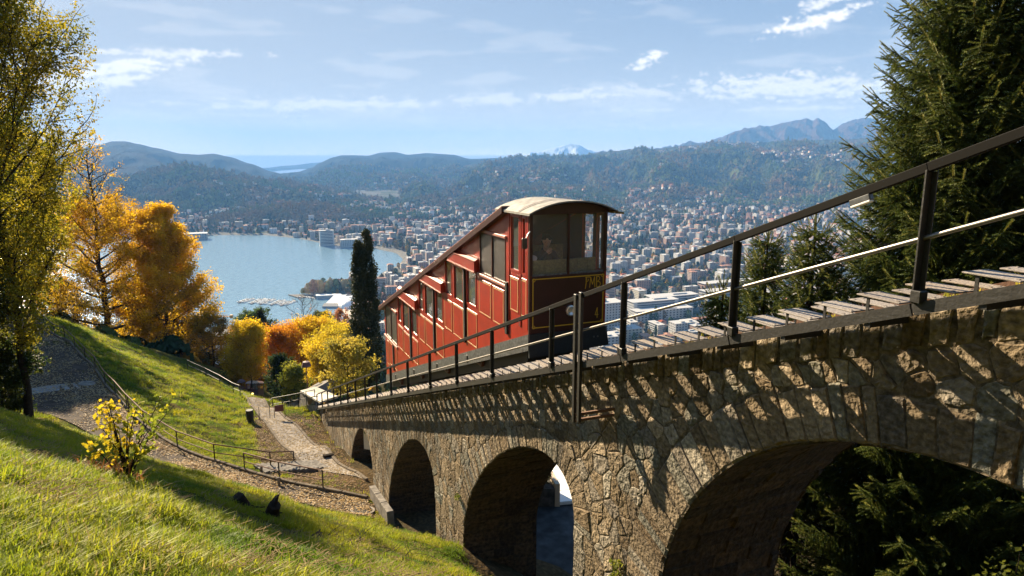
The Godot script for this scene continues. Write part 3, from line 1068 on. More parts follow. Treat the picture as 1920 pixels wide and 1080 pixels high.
	while c < 6.0:        # upright stones of the coping course
		var w := r.randf_range(0.13, 0.30)
		var e := c + w
		var hh := 0.33 + r.randf_range(-0.03, 0.03)
		stones.append([PackedVector2Array([Vector2(c + 0.008, deck(c) - 0.075), Vector2(e - 0.008, deck(e) - 0.075), Vector2(e - 0.008 + r.randf_range(-0.03, 0.01), deck(e) - 0.075 - hh), Vector2(c + 0.008 + r.randf_range(-0.01, 0.03), deck(c) - 0.075 - hh)]), 0.010, 0.022])
		c = e
	var seeds := []
	var cell := 0.6
	var grid := {}
	var put := func(p: Vector2, real: bool) -> void:
		var k := Vector2i(int(floor(p.x / cell)), int(floor(p.y / cell)))
		if not grid.has(k): grid[k] = []
		grid[k].append(seeds.size())
		seeds.append([p, real])
	c = s0
	while c < 6.0:
		put.call(Vector2(c, deck(c) - 0.41 + 0.12), false)
		put.call(Vector2(c + r.randf_range(-0.05, 0.05), deck(c) - 0.41 - 0.12 - r.randf_range(0, 0.03)), true)
		c += r.randf_range(0.2, 0.36)
	for i in arches.size():
		var q := 0.0
		var y0: float = arch_pt(i, 0).y
		while q < PI:
			var step := 0.05
			var wid := r.randf_range(0.14, 0.26) if i > 0 else r.randf_range(0.13, 0.30)
			var l := arch_pt(i, q).distance_to(arch_pt(i, q + step)) / step
			var q2 := minf(q + wid / maxf(l, 0.3), PI)
			var g := 0.006 / maxf(l, 0.3)
			var t1 := ring_t(i, q) + r.randf_range(-0.05, 0.05)
			var i1 := ring_pt(i, q + g, 0.005)
			var i2 := ring_pt(i, q2 - g, 0.005)
			stones.append([PackedVector2Array([i1, i2, ring_pt(i, q2 - g, t1), ring_pt(i, q + g, t1)]), 0.012, 0.024])
			q = q2
		q = 0.0
		while q < PI:
			var l := arch_pt(i, q).distance_to(arch_pt(i, q + 0.05)) / 0.05
			put.call(ring_pt(i, q, ring_t(i, q) - 0.12), false)
			put.call(ring_pt(i, q, ring_t(i, q) + 0.12), true)
			put.call(ring_pt(i, q + 0.1 / l, ring_t(i, q) - 0.12), false)
			q += r.randf_range(0.2, 0.32) / maxf(l, 0.4)
		for side in [-1.0, 1.0]:          # jambs below the springing
			var x: float = arches[i][0] + side * arches[i][1]
			var ys: float = arch_pt(i, 0.0 if side < 0 else PI).y
			var yy: float = ys
			while yy > foot(x) - 1.0:
				var hgt := r.randf_range(0.2, 0.36)
				var wid := r.randf_range(0.35, 0.62)
				stones.append([PackedVector2Array([Vector2(x + side * 0.006, yy - 0.01), Vector2(x + side * wid, yy - 0.01), Vector2(x + side * wid, yy - hgt + 0.01), Vector2(x + side * 0.006, yy - hgt + 0.01)]), 0.010, 0.022])
				put.call(Vector2(x + side * (wid - 0.12), yy - hgt * 0.5), false)
				put.call(Vector2(x + side * (wid - 0.12), yy - hgt), false)
				put.call(Vector2(x + side * (wid + 0.12), yy - hgt * 0.5), true)
				yy -= hgt
	var gx := s0
	while gx < 5.0:
		var gyy := foot(gx) - 0.7
		while gyy < deck(gx) - 0.55:
			var p := Vector2(gx + r.randf_range(-0.16, 0.16), gyy + r.randf_range(-0.13, 0.13))
			gyy += 0.25
			if r.randf() < 0.26: continue
			if p.y > deck(p.x) - 0.41 - 0.26: continue
			var bad := false
			for i in arches.size():
				var a = arches[i]
				if absf(p.x - a[0]) < a[1] + 0.85:
					if p.y < arch_pt(i, 0.0 if p.x < a[0] else PI).y:
						if absf(p.x - a[0]) < a[1] + 0.75: bad = true
					else:
						for k in 41:
							var q := PI * k / 40.0
							var e := ring_pt(i, q, 0.0)
							var dd := p - e
							var nn := (ring_pt(i, q, 1.0) - e)
							var al := dd.dot(nn)
							if al < ring_t(i, q) + 0.25 and absf(dd.dot(Vector2(-nn.y, nn.x))) < 0.25 and al > -1.5: bad = true
						if absf(p.x - a[0]) < a[1] and p.y < arch_y(i, p.x): bad = true
				if bad: break
			if not bad: put.call(p, true)
		gx += 0.29
	for k in seeds.size():
		if not seeds[k][1]: continue
		var p: Vector2 = seeds[k][0]
		if p.x > 5.5: continue
		var poly := PackedVector2Array([p + Vector2(-0.42, -0.36), p + Vector2(0.42, -0.36), p + Vector2(0.42, 0.36), p + Vector2(-0.42, 0.36)])
		var cx := int(floor(p.x / cell))
		var cy := int(floor(p.y / cell))
		for ix in range(cx - 1, cx + 2):
			for iy in range(cy - 1, cy + 2):
				var kk := Vector2i(ix, iy)
				if not grid.has(kk): continue
				for j in grid[kk]:
					if j == k: continue
					var q: Vector2 = seeds[j][0]
					var d := q - p
					if d.length_squared() > 1.0 or d.length_squared() < 1e-6: continue
					poly = clip(poly, (p + q) * 0.5, d)
					if poly.size() < 3: break
		if poly.size() < 3: continue
		var ctr := Vector2.ZERO
		for q in poly: ctr += q
		ctr /= poly.size()
		var sh := PackedVector2Array()
		var minr := 9.0
		for q in poly: minr = minf(minr, q.distance_to(ctr))
		if minr < 0.035: continue
		for q in poly: sh.append(q.move_toward(ctr, 0.009))
		stones.append([sh, 0.004, 0.018])
	# the stones that show largest are pieces of their own
	var order := []
	for k in stones.size():
		var b := Vector2.ZERO
		for q in stones[k][0]: b += q
		b /= stones[k][0].size()
		var w := TF * L(b.x, b.y, WF)
		var d := -w.z * cos(PITCH) - w.y * sin(PITCH)
		var vis := d > 3.0 and absf(w.x / d) < 0.76 and absf((w.y * cos(PITCH) - w.z * sin(PITCH)) / d) < 0.44
		order.append([(d if vis else d + 1000.0) if d > 0 else 5000.0, k, b])
	order.sort_custom(func(p, q): return p[0] < q[0])
	var rest := MB.new()
	var inv := world_of(root).affine_inverse() * TF
	for m in order.size():
		var k: int = order[m][1]
		var b: Vector2 = order[m][2]
		var one := stone_mesh(stones[k][0], r, WF, stones[k][1], stones[k][2], m < 900, b)
		if m < 300:
			var o := quick(root, "stone", m, one.mesh(), M.stone)
			o.transform = inv * Transform3D(Basis(), L(b.x, b.y, 0.0))
		else:
			for q in one.v: rest.v.append(q + Vector3(b.x, b.y, 0))
			rest.n.append_array(one.n)
			rest.c.append_array(one.c)
	tag(part(rest, "rubble_stones", M.stone, root, TF), "", "", "", "stuff")
	print("stones ", stones.size())

func clip(poly: PackedVector2Array, m: Vector2, d: Vector2) -> PackedVector2Array:
	var o := PackedVector2Array()
	for i in poly.size():
		var a := poly[i]
		var b := poly[(i + 1) % poly.size()]
		var fa := (a - m).dot(d)
		var fb := (b - m).dot(d)
		if fa <= 0.0: o.append(a)
		if (fa < 0.0 and fb > 0.0) or (fa > 0.0 and fb < 0.0):
			o.append(a.lerp(b, fa / (fa - fb)))
	return o

# ---------------------------------------------------------------- walkway, railing, track
var posts := [1.4, -1.4, -3.69, -5.8, -8.02, -10.3, -13.2, -15.7, -18.2, -20.9, -23.5, -26.2, -28.9, -31.5, -34.1, -36.7, -39.6, -42.6, -45.8, -49.0]

func build_walkway() -> void:
	var fr := TF
	var w := thing("walkway", "stepped metal walkway of overlapping treads along the viaduct's sunny edge", "walkway", TF * Transform3D(Basis(), L(-8, deck(-8), 0.3)))
	var inv := world_of(w).affine_inverse() * TF
	var treads := []
	for k in 3:
		var b := MB.new()
		b.col = [Color(1, 1, 1), Color(0.86, 0.84, 0.82), Color(1.0, 0.93, 0.84)][k]
		b.box(Vector3(0, 0, 0), Vector3(0.42, 0.013, 0.28), Basis(), 0.003)
		b.box(Vector3(0, 0, -0.385), Vector3(0.42, 0.013, 0.18), Basis(), 0.003)
		for sx in [-0.17, 0.17]:
			for sz in [-0.44, -0.33, -0.10, 0.10]: b.box(Vector3(sx, 0.008, sz), Vector3(0.022, 0.008, 0.022))
		treads.append(b.mesh())
	var sup := MB.new()
	sup.box(Vector3(-0.10, -0.08, 0.12), Vector3(0.028, 0.19, 0.010))
	sup.box(Vector3(-0.10, -0.08, -0.45), Vector3(0.028, 0.19, 0.010))
	var sm := sup.mesh()
	var s := 1.35
	var k := 0
	while s > -50.0:
		var y := deck(s) + 0.10
		var o := quick(w, "tread", k, treads[rng.randi() % 3], M.tread)
		o.transform = inv * Transform3D(Basis(Vector3.BACK, rr(-0.012, 0.012)), L(s, y, 0.195))
		var q := quick(w, "tread_support", k, sm, M.steel)
		q.transform = inv * Transform3D(Basis(), L(s, y - 0.02, 0.195))
		s -= 0.452
		k += 1
	for i in posts.size() - 1:
		var a: float = posts[i] - 0.02
		var e: float = posts[i + 1] + 0.0
		var b := MB.new()
		b.bar(L(a, deck(a) - 0.05, 0.0), L(e, deck(e) - 0.05, 0.0), 0.02, 0.10)
		b.bar(L(a, deck(a) - 0.004, 0.055), L(e, deck(e) - 0.004, 0.05), 0.09, 0.012)
		part(b, "edge_beam", M.steel, w, fr)
	var ist := MB.new()
	ist.bar(L(1.4, deck(1.4) - 0.03, 0.66), L(-50, deck(-50) - 0.03, 0.66), 0.05, 0.07)
	part(ist, "stringer", M.steel, w, fr)
	s = 0.6
	while s > -49.5:
		var b := MB.new()
		b.bar(L(s, deck(s) - 0.11, 0.0), L(s, deck(s) - 0.11, 0.75), 0.06, 0.06)
		part(b, "bracket", M.steel, w, fr)
		s -= 0.94
	# railing
	var rl := thing("walkway_railing", "dark steel railing with flat handrail and pale middle tube on the walkway", "railing", TF * Transform3D(Basis(), L(-8, deck(-8), 0)))
	for i in posts.size():
		var q: float = posts[i]
		var b := MB.new()
		b.box(L(q, deck(q) + 0.525, 0.0), Vector3(0.018, 1.05, 0.075), Basis(), 0.003)
		b.box(L(q + 0.025, deck(q) + 0.52, 0.030), Vector3(0.055, 1.04, 0.014), Basis(), 0.003)
		b.box(L(q + 0.03, deck(q) + 0.06, 0.0), Vector3(0.09, 0.10, 0.09), Basis(), 0.006)
		part(b, "post", M.steel, rl, fr)
		if i < posts.size() - 1:
			var e: float = posts[i + 1]
			var h := MB.new()
			h.bar(L(q, deck(q) + 1.07, 0.0), L(e - 0.004, deck(e) + 1.07, 0.0), 0.05, 0.075, UP, 0.006)
			part(h, "handrail", M.rail, rl, fr)
			var t := MB.new()
			t.tube([L(q, deck(q) + 0.52, 0.02), L(e, deck(e) + 0.52, 0.02)], [0.019, 0.019], 10)
			part(t, "middle_tube", M.steel_worn, rl, fr)
	# the tall double post that reaches down to a bracket on the wall
	var dp := thing("double_post", "tall double steel post bracketed to the stone wall below the walkway", "post", TF * Transform3D(Basis(), L(-9.27, deck(-9.27) - 1.0, 0)))
	for x in [-9.36, -9.19]:
		var b := MB.new()
		b.box(L(x, deck(x) + 0.06, -0.03), Vector3(0.075, 2.14, 0.05), Basis(), 0.006)
		part(b, "post", M.steel, dp, fr)
	for h in [0.0, 0.10]:
		var b := MB.new()
		b.bar(L(-9.3, deck(-9.3) - 0.98 + h, -0.03), L(-8.88, deck(-9.3) - 0.80 + h, WF + 0.1), 0.045, 0.045)
		part(b, "wall_bracket", M.rust, dp, fr)
	# small lamp hanging under the handrail
	var lp := thing("rail_lamp", "small white box lamp hanging under the walkway's handrail", "lamp", TF * Transform3D(Basis(), L(-4.28, deck(-4.28) + 0.98, 0.0)))
	var b := MB.new()
	var sl := Basis(Vector3.BACK, atan(0.374))
	b.box(L(-4.28, deck(-4.28) + 1.005, 0.0), Vector3(0.21, 0.055, 0.055), sl, 0.006)
	part(b, "housing", M.grey_skirt, lp, fr)
	var c := MB.new()
	c.box(L(-4.28, deck(-4.28) + 1.005, 0.0) + sl * Vector3(0, -0.036, 0.004), Vector3(0.20, 0.018, 0.05), sl, 0.004)
	part(c, "diffuser", M.white, lp, fr)
	# track
	var tr := thing("railway_track", "single narrow track of two rails and sleepers on the viaduct", "track", TF * Transform3D(Basis(), L(-8, deck(-8), 1.98)))
	for oo in [1.48, 2.48]:
		var q := MB.new()
		q.bar(L(8, deck(8) + 0.055, oo), L(-53, deck(-53) + 0.055, oo), 0.06, 0.11)
		part(q, "rail", M.rust, tr, fr)
	var sb := MB.new()
	sb.box(Vector3.ZERO, Vector3(0.2, 0.1, 1.7), Basis(Vector3.BACK, atan(0.374)), 0.01)
	var sbm := sb.mesh()
	s = 7.0
	k = 0
	var inv2 := world_of(tr).affine_inverse() * TF
	while s > -52:
		quick(tr, "sleeper", k, sbm, M.rust).transform = inv2 * Transform3D(Basis(), L(s, deck(s) - 0.04, 1.98))
		s -= 0.75
		k += 1
	# the haulage cable between the rails
	var cb := MB.new()
	cb.tube([L(-13.5, deck(-13.5) + 0.12, 1.98), L(8, deck(8) + 0.12, 1.98)], [0.018, 0.018], 6)
	tag(part(cb, "haulage_cable", M.steel, null, fr), "steel haulage cable lying between the rails above the car", "cable")
	# yellow weeds beside the rails
	var wm := blade_mesh(12, 6, 0.07, 0.22, 0.03)
	var xf := []
	var cl := PackedColorArray()
	for i in 900:
		var q := rr(-32, -13) if rng.randf() < 0.7 else rr(-52, 2)
		if nz.get_noise_2d(q * 0.6, 3.0) < 0.0: continue
		xf.append(TF * Transform3D(Basis(UP, rng.randf() * TAU).scaled(Vector3.ONE * rr(0.5, 1.2)), L(q, deck(q) - 0.07, rr(0.75, 1.3))))
		cl.append(Color(0.50, 0.40, 0.04).lerp(Color(0.14, 0.17, 0.03), rng.randf() * 0.8))
	tag(swarm("trackside_weeds", wm, M.grass, xf, cl), "yellowing weeds growing between walkway and track", "", "", "stuff")

# ---------------------------------------------------------------- the red funicular car
const CO := 1.0           # near side of the car, across the viaduct
const CF := 2.93          # far side
const CS := -13.47        # uphill front
func roofline(s: float) -> float:
	return -1.25 + 0.366 * (s + 14.8) if s < -14.8 else -1.22
func sill(s: float) -> float:
	return -3.93 + 0.365 * (s + 13.5)
func wall_bit(mb: MB, a: float, b: float, y0a: float, y0b: float, y1a: float, y1b: float, o: float, t: float) -> void:   # an upright plate between two slanting edges
	var z := L(0, 0, t)
	mb.quad(L(a, y0a, o), L(b, y0b, o), L(b, y1b, o), L(a, y1a, o), -z)
	mb.quad(L(a, y0a, o + t), L(b, y0b, o + t), L(b, y1b, o + t), L(a, y1a, o + t), z)
	mb.quad(L(a, y0a, o), L(b, y0b, o), L(b, y0b, o + t), L(a, y0a, o + t), Vector3.DOWN)
	mb.quad(L(a, y1a, o), L(b, y1b, o), L(b, y1b, o + t), L(a, y1a, o + t), UP)
	mb.quad(L(a, y0a, o), L(a, y1a, o), L(a, y1a, o + t), L(a, y0a, o + t), Vector3.LEFT)
	mb.quad(L(b, y0b, o), L(b, y1b, o), L(b, y1b, o + t), L(b, y0b, o + t), Vector3.RIGHT)
func plate(mb: MB, a: float, b: float, y0: float, y1: float, o0: float, o1: float, bev: float = 0.0) -> void:
	mb.box(L((a + b) * 0.5, (y0 + y1) * 0.5, (o0 + o1) * 0.5), Vector3(absf(b - a), absf(y1 - y0), absf(o1 - o0)), Basis(), bev)
func frame_line(mb: MB, a: float, b: float, y0: float, y1: float, o0: float, o1: float, w: float) -> void:
	plate(mb, a, b, y0, y0 + w, o0, o1)
	plate(mb, a, b, y1 - w, y1, o0, o1)
	plate(mb, a, a + w, y0 + w, y1 - w, o0, o1)
	plate(mb, b - w, b, y0 + w, y1 - w, o0, o1)

func build_car() -> void:
	var fr := TF
	var car := thing("funicular_car", "red stepped funicular car with cream pinstripes, maroon front and arched cab roof", "funicular", TF * Transform3D(Basis(), L(-21.0, deck(-21.0) + 0.1, 1.97)))
	# openings of the side, from downhill up: from, to, bottom, top, kind
	var wins := [[-28.77, -26.65, -7.66, -6.30, "shutter"], [-26.38, -25.80, -6.52, -5.50, "pane"], [-25.58, -24.56, -6.58, -5.50, "pane"], [-24.24, -23.36, -6.48, -5.50, "pane"],
		[-23.06, -22.44, -5.34, -4.26, "pane"], [-22.24, -21.26, -5.36, -4.27, "pane"], [-20.94, -20.12, -5.24, -4.22, "pane"],
		[-19.82, -19.13, -4.18, -3.08, "pane"], [-18.95, -18.07, -4.18, -3.12, "pane"], [-17.78, -16.95, -4.08, -3.08, "pane"],
		[-16.66, -14.87, -3.02, -1.95, "shutter"], [-14.57, -14.02, -2.63, -1.33, "pane"], [-13.88, -13.64, -2.63, -1.32, "pane"]]
	for side in 2:
		var o := CO if side == 0 else CF - 0.05
		var wl := MB.new()
		var x := -28.95
		for w in wins + [[-13.47, -13.47, 0, 0, ""]]:
			if w[0] > x: wall_bit(wl, x, w[0], sill(x), sill(w[0]), roofline(x) - 0.02, roofline(w[0]) - 0.02, o, 0.05)
			if w[4] != "":
				wall_bit(wl, w[0], w[1], sill(w[0]), sill(w[1]), w[2], w[2], o, 0.05)
				wall_bit(wl, w[0], w[1], w[3], w[3], maxf(w[3], roofline(w[0]) - 0.02), roofline(w[1]) - 0.02, o, 0.05)
			x = w[1]
		part(wl, "side_wall", M.red, car, fr)
		if side == 1:
			var inner := MB.new()
			for q in [[-16.82, -14.57], [-14.02, -13.88], [-13.64, -13.50]]: wall_bit(inner, q[0], q[1], -4.4, -4.0, roofline(q[0]) - 0.1 if q[0] < -15.0 else -1.3, -1.3, o - 0.012, 0.01)
			wall_bit(inner, -14.57, -13.64, -4.0, -4.0, -2.64, -2.64, o - 0.012, 0.01)
			part(inner, "inner_lining", M.maroon, car, fr)
		for w in wins:
			var win := MB.new()
			var oo := (o - 0.012) if side == 0 else (o + 0.05)
			frame_line(win, w[0], w[1], w[2], w[3], oo, oo + 0.074 if side == 0 else oo + 0.012, 0.045 if w[4] == "pane" else 0.035)
			if w[4] == "shutter": plate(win, (w[0] + w[1]) * 0.5 - 0.02, (w[0] + w[1]) * 0.5 + 0.02, w[2] + 0.03, w[3] - 0.03, oo - 0.004, oo + 0.05)
			var wn := part(win, "window", M.red if w[4] == "pane" else M.brown, car, fr)
			var p := MB.new()
			if w[4] == "shutter" and side == 0:
				plate(p, w[0] + 0.02, w[1] - 0.02, w[2] + 0.02, w[3] - 0.02, o + 0.012, o + 0.03)
				part(p, "shutter", M.slate, wn, fr)
			else:
				p.quad(L(w[0] + 0.02, w[2] + 0.02, o + 0.025), L(w[1] - 0.02, w[2] + 0.02, o + 0.025), L(w[1] - 0.02, w[3] - 0.02, o + 0.025), L(w[0] + 0.02, w[3] - 0.02, o + 0.025), Vector3(0, 0, 1))
				part(p, "pane", M.tint, wn, fr)
	# panels with cream lining on the near side
	var pans := [[-19.94, -19.14, -5.29, -4.31], [-19.05, -18.05, -5.29, -4.30], [-17.76, -16.91, -5.21, -4.20], [-16.76, -15.82, -4.13, -3.19], [-15.73, -14.95, -4.15, -3.20], [-14.59, -14.06, -3.60, -2.76], [-13.96, -13.59, -3.62, -2.71],
		[-23.10, -22.28, -6.46, -5.47], [-22.20, -21.20, -6.44, -5.46], [-20.92, -20.06, -6.38, -5.36], [-26.40, -25.55, -7.64, -6.64], [-25.47, -24.45, -7.62, -6.68], [-24.22, -23.30, -7.55, -6.60], [-28.72, -28.25, -8.98, -7.86], [-28.15, -27.42, -8.86, -7.80], [-27.35, -26.75, -8.80, -7.76]]
	for p in pans:
		var b := MB.new()
		frame_line(b, p[0] + 0.04, p[1] - 0.04, p[2] + 0.04, p[3] - 0.04, CO - 0.012, CO, 0.022)
		var pn := MB.new()
		plate(pn, p[0], p[1], p[2], p[3], CO - 0.008, CO + 0.002, 0.004)
		var o := part(pn, "panel", M.red, car, fr)
		part(b, "lining", M.cream, o, fr)
	for p in [[-17.92, -5.24, -3.1], [-21.1, -6.42, -4.2], [-24.33, -7.6, -5.45], [-14.76, -4.22, -2.95], [-27.38, -8.9, -7.72]]:
		var b := MB.new()
		plate(b, p[0] - 0.06, p[0] + 0.06, p[1], p[2], CO - 0.05, CO + 0.01, 0.005)
		part(b, "door_post", M.black, car, fr)
	# ledges under the shuttered windows, frame strips
	for q in [[-16.8, -14.8, -3.10, -3.03], [-16.72, -14.8, -1.93, -1.86], [-29.0, -26.6, -7.76, -7.68], [-28.95, -26.6, -6.29, -6.20]]:
		var b := MB.new()
		plate(b, q[0], q[1], q[2], q[3], CO - 0.05, CO + 0.005, 0.008)
		part(b, "ledge", M.pink_edge, car, fr)
	for q in [[-14.66, -14.60], [-13.98, -13.92], [-13.60, -13.52]]:
		var b := MB.new()
		plate(b, q[0], q[1], -3.85, -1.28, CO - 0.02, CO + 0.005, 0.006)
		part(b, "door_frame", M.red, car, fr)
	var hd := MB.new()
	hd.bar(L(-14.12, -2.70, CO - 0.04), L(-13.98, -2.70, CO - 0.04), 0.02, 0.02)
	part(hd, "door_handle", M.steel, car, fr)
	var vent := MB.new()
	plate(vent, -14.05, -13.93, -3.86, -3.76, CO - 0.006, CO + 0.002)
	part(vent, "vent", M.black, car, fr)
	# hoods over the window groups
	for h in [[-19.18, -16.80, -3.03, -2.70], [-22.50, -19.93, -4.17, -3.85], [-25.86, -23.21, -5.39, -5.03]]:
		var b := MB.new()
		b.prism([L(h[0], h[2], CO + 0.01), L(h[0], h[2], CO - 0.12), L(h[0], h[3] - 0.05, CO - 0.12), L(h[0], h[3] + 0.03, CO + 0.01)], Vector3(h[1] - h[0], 0, 0))
		var o := part(b, "hood", M.red, car, fr)
		var e := MB.new()
		e.bar(L(h[0], h[2] - 0.008, CO - 0.12), L(h[1], h[2] - 0.008, CO - 0.12), 0.03, 0.03)
		e.bar(L(h[0], h[3] - 0.04, CO - 0.123), L(h[1], h[3] - 0.04, CO - 0.123), 0.03, 0.014)
		e.bar(L(h[0], h[3] + 0.045, CO - 0.02), L(h[1], h[3] + 0.045, CO - 0.02), 0.035, 0.012)
		part(e, "hood_edge", M.pink_edge, o, fr)
	# sloping roof
	var rf := MB.new()
	wall_bit(rf, -29.55, -14.75, roofline(-29.55) - 0.10, roofline(-14.75) - 0.10, roofline(-29.55) + 0.05, roofline(-14.75) + 0.05, CO - 0.15, CF - CO + 0.30)
	part(rf, "sloping_roof", M.maroon, car, fr)
	var rt := MB.new()
	wall_bit(rt, -29.55, -14.75, roofline(-29.55) + 0.05, roofline(-14.75) + 0.05, roofline(-29.55) + 0.075, roofline(-14.75) + 0.068, CO - 0.145, CF - CO + 0.29)
	part(rt, "roof_sheet", M.pink_edge, car, fr)
	# arched roof over the cab
	var ar := MB.new()
	var seam := MB.new()
	var und := MB.new()
	var gab := []
	var nn := 16
	for i in nn:
		var o0 := lerpf(0.88, 3.06, float(i) / nn)
		var o1 := lerpf(0.88, 3.06, float(i + 1) / nn)
		var f := func(o: float) -> float: return -1.215 + 0.25 * (1.0 - pow(absf((o - 1.97) / 1.09), 2.2))
		var y0: float = f.call(o0)
		var y1: float = f.call(o1)
		ar.quad(L(-15.25, y0 - 0.03, o0), L(-13.22, y0, o0), L(-13.22, y1, o1), L(-15.25, y1 - 0.03, o1), UP)
		ar.quad(L(-13.22, y0, o0), L(-13.22, y1, o1), L(-13.22, y1 - 0.03, o1), L(-13.22, y0 - 0.03, o0), Vector3.RIGHT)
		seam.quad(L(-13.86, y0 + 0.012, o0), L(-13.80, y0 + 0.012, o0), L(-13.80, y1 + 0.012, o1), L(-13.86, y1 + 0.012, o1), UP)
		und.quad(L(-15.25, y0 - 0.06, o0), L(-13.24, y0 - 0.05, o0), L(-13.24, y1 - 0.05, o1), L(-15.25, y1 - 0.06, o1), Vector3.DOWN)
		if i > 0 and i < nn: gab.append(L(-13.42, y0 - 0.05, o0))
	ar.quad(L(-15.25, -1.245, 0.88), L(-13.22, -1.215, 0.88), L(-13.22, -1.265, 0.88), L(-15.25, -1.295, 0.88), Vector3(0, 0, 1))
	ar.quad(L(-15.25, -1.245, 3.06), L(-13.22, -1.215, 3.06), L(-13.22, -1.265, 3.06), L(-15.25, -1.295, 3.06), Vector3(0, 0, -1))
	var o_ar := part(ar, "cab_roof", M.roofing, car, fr)
	part(seam, "roof_seam", M.brown, o_ar, fr)
	part(und, "cab_ceiling", M.maroon, o_ar, fr)
	gab.append(L(-13.42, -1.262, CF))
	gab.insert(0, L(-13.42, -1.262, CO))
	var g := MB.new()
	g.prism(gab, Vector3(-0.05, 0, 0))
	part(g, "front_gable", M.maroon, car, fr)
	var lip := MB.new()
	lip.prism([L(-14.9, -1.30, 2.95), L(-13.25, -1.27, 2.95), L(-13.25, -1.30, 3.22), L(-14.9, -1.33, 3.22)], Vector3(0, 0.05, 0))
	part(lip, "roof_eave", M.bench, car, fr)
	# front
	var fb := MB.new()
	plate(fb, CS - 0.05, CS, -3.93, -2.62, CO, CF, 0.01)
	var front := part(fb, "front_panel", M.maroon, car, fr)
	var gl := MB.new()
	for q in [[-3.80, -3.775], [-2.70, -2.675]]: plate(gl, CS - 0.002, CS + 0.006, q[0], q[1], 1.07, 2.87)
	for q in [[1.07, 1.095], [2.845, 2.87]]: plate(gl, CS - 0.002, CS + 0.006, -3.775, -2.70, q[0], q[1])
	for q in [[1.1, -3.77], [2.84, -3.77], [1.1, -2.705], [2.84, -2.705]]: gl.lathe(L(CS + 0.004, q[1], q[0]), Vector3.RIGHT, [Vector2(0.026, 0.0), Vector2(0.04, 0.0), Vector2(0.04, 0.006), Vector2(0.026, 0.006)], 12)
	part(gl, "gold_lining", M.gold, front, fr)
	for q in [[CO - 0.005, CO + 0.075], [CF - 0.075, CF + 0.005], [1.93, 1.985]]:
		var b := MB.new()
		plate(b, CS - 0.06, CS + 0.005, -2.62, -1.25 if q[0] != 1.93 else -1.08, q[0], q[1], 0.008)
		part(b, "front_post", M.maroon, car, fr)
	var corner := MB.new()
	plate(corner, CS - 0.05, CS + 0.008, -3.94, -1.26, CO - 0.012, CO + 0.02, 0.006)
	part(corner, "corner_strip", M.brown, car, fr)
	for q in [[1.075, 1.93], [1.985, 2.855]]:
		var fs := MB.new()
		plate(fs, CS - 0.04, CS - 0.01, -2.62, -2.585, q[0], q[1])
		var o := part(fs, "windscreen", M.grey_skirt, car, fr)
		var p := MB.new()
		p.quad(L(CS - 0.03, -2.59, q[0]), L(CS - 0.03, -2.59, q[1]), L(CS - 0.03, -1.15, q[1]), L(CS - 0.03, -1.15, q[0]), Vector3.RIGHT)
		part(p, "pane", M.glass, o, fr)
	# lettering: F, M, B and the number 4, in thin gold strokes (x runs across the front)
	var strokes := MB.new()
	var X := func(x: float, y: float) -> Vector3: return L(CS + 0.006, y, x)
	var line := func(strokes: MB, pts: Array, w: float) -> void:
		for i in pts.size() - 1:
			var a: Vector3 = X.call(pts[i].x, pts[i].y)
			var e: Vector3 = X.call(pts[i + 1].x, pts[i + 1].y)
			strokes.bar(a, e, w, 0.006, Vector3.RIGHT)
	var y0 := -2.97
	line.call(strokes, [Vector2(2.39, y0 - 0.02), Vector2(2.41, y0 + 0.12), Vector2(2.41, y0 + 0.25)], 0.020)
	line.call(strokes, [Vector2(2.39, y0 + 0.25), Vector2(2.49, y0 + 0.25), Vector2(2.53, y0 + 0.235)], 0.016)
	line.call(strokes, [Vector2(2.41, y0 + 0.15), Vector2(2.45, y0 + 0.155), Vector2(2.47, y0 + 0.185), Vector2(2.45, y0 + 0.21)], 0.014)
	line.call(strokes, [Vector2(2.50, y0), Vector2(2.525, y0 + 0.24), Vector2(2.575, y0 + 0.07), Vector2(2.625, y0 + 0.25), Vector2(2.635, y0)], 0.017)
	line.call(strokes, [Vector2(2.68, y0 + 0.01), Vector2(2.68, y0 + 0.25)], 0.020)
	line.call(strokes, [Vector2(2.67, y0 + 0.25), Vector2(2.73, y0 + 0.25), Vector2(2.76, y0 + 0.22), Vector2(2.75, y0 + 0.17), Vector2(2.70, y0 + 0.13), Vector2(2.76, y0 + 0.12), Vector2(2.785, y0 + 0.07), Vector2(2.75, y0 + 0.01), Vector2(2.67, y0 + 0.005)], 0.016)
	part(strokes, "lettering", M.gold, front, fr)
	strokes = MB.new()
	line.call(strokes, [Vector2(2.715, -3.70), Vector2(2.715, -3.45), Vector2(2.66, -3.62), Vector2(2.745, -3.62)], 0.016)
	part(strokes, "number", M.gold, front, fr)
	var lamp := MB.new()
	var lc := L(CS, -3.46, 2.02)
	lamp.lathe(lc, Vector3.RIGHT, [Vector2(0.125, 0.0), Vector2(0.125, 0.05), Vector2(0.10, 0.06), Vector2(0.095, 0.035), Vector2(0.05, 0.005), Vector2(0.0, 0.0)], 24)
	var lo := part(lamp, "headlight", M.chrome, car, fr)
	var lens := MB.new()
	lens.lathe(lc, Vector3.RIGHT, [Vector2(0.097, 0.045), Vector2(0.06, 0.062), Vector2(0.0, 0.068)], 20)
	part(lens, "lens", M.glass, lo, fr)
	# skirts
	var sk := MB.new()
	sk.prism([L(CS + 0.02, -3.93, CO - 0.02), L(CS + 0.02, -3.93, CF + 0.04), L(CS + 0.06, -4.36, CF + 0.08), L(CS + 0.06, -4.46, CO - 0.02)], Vector3(-0.06, 0, 0))
	var so := part(sk, "front_skirt", M.dark_blue, car, fr)
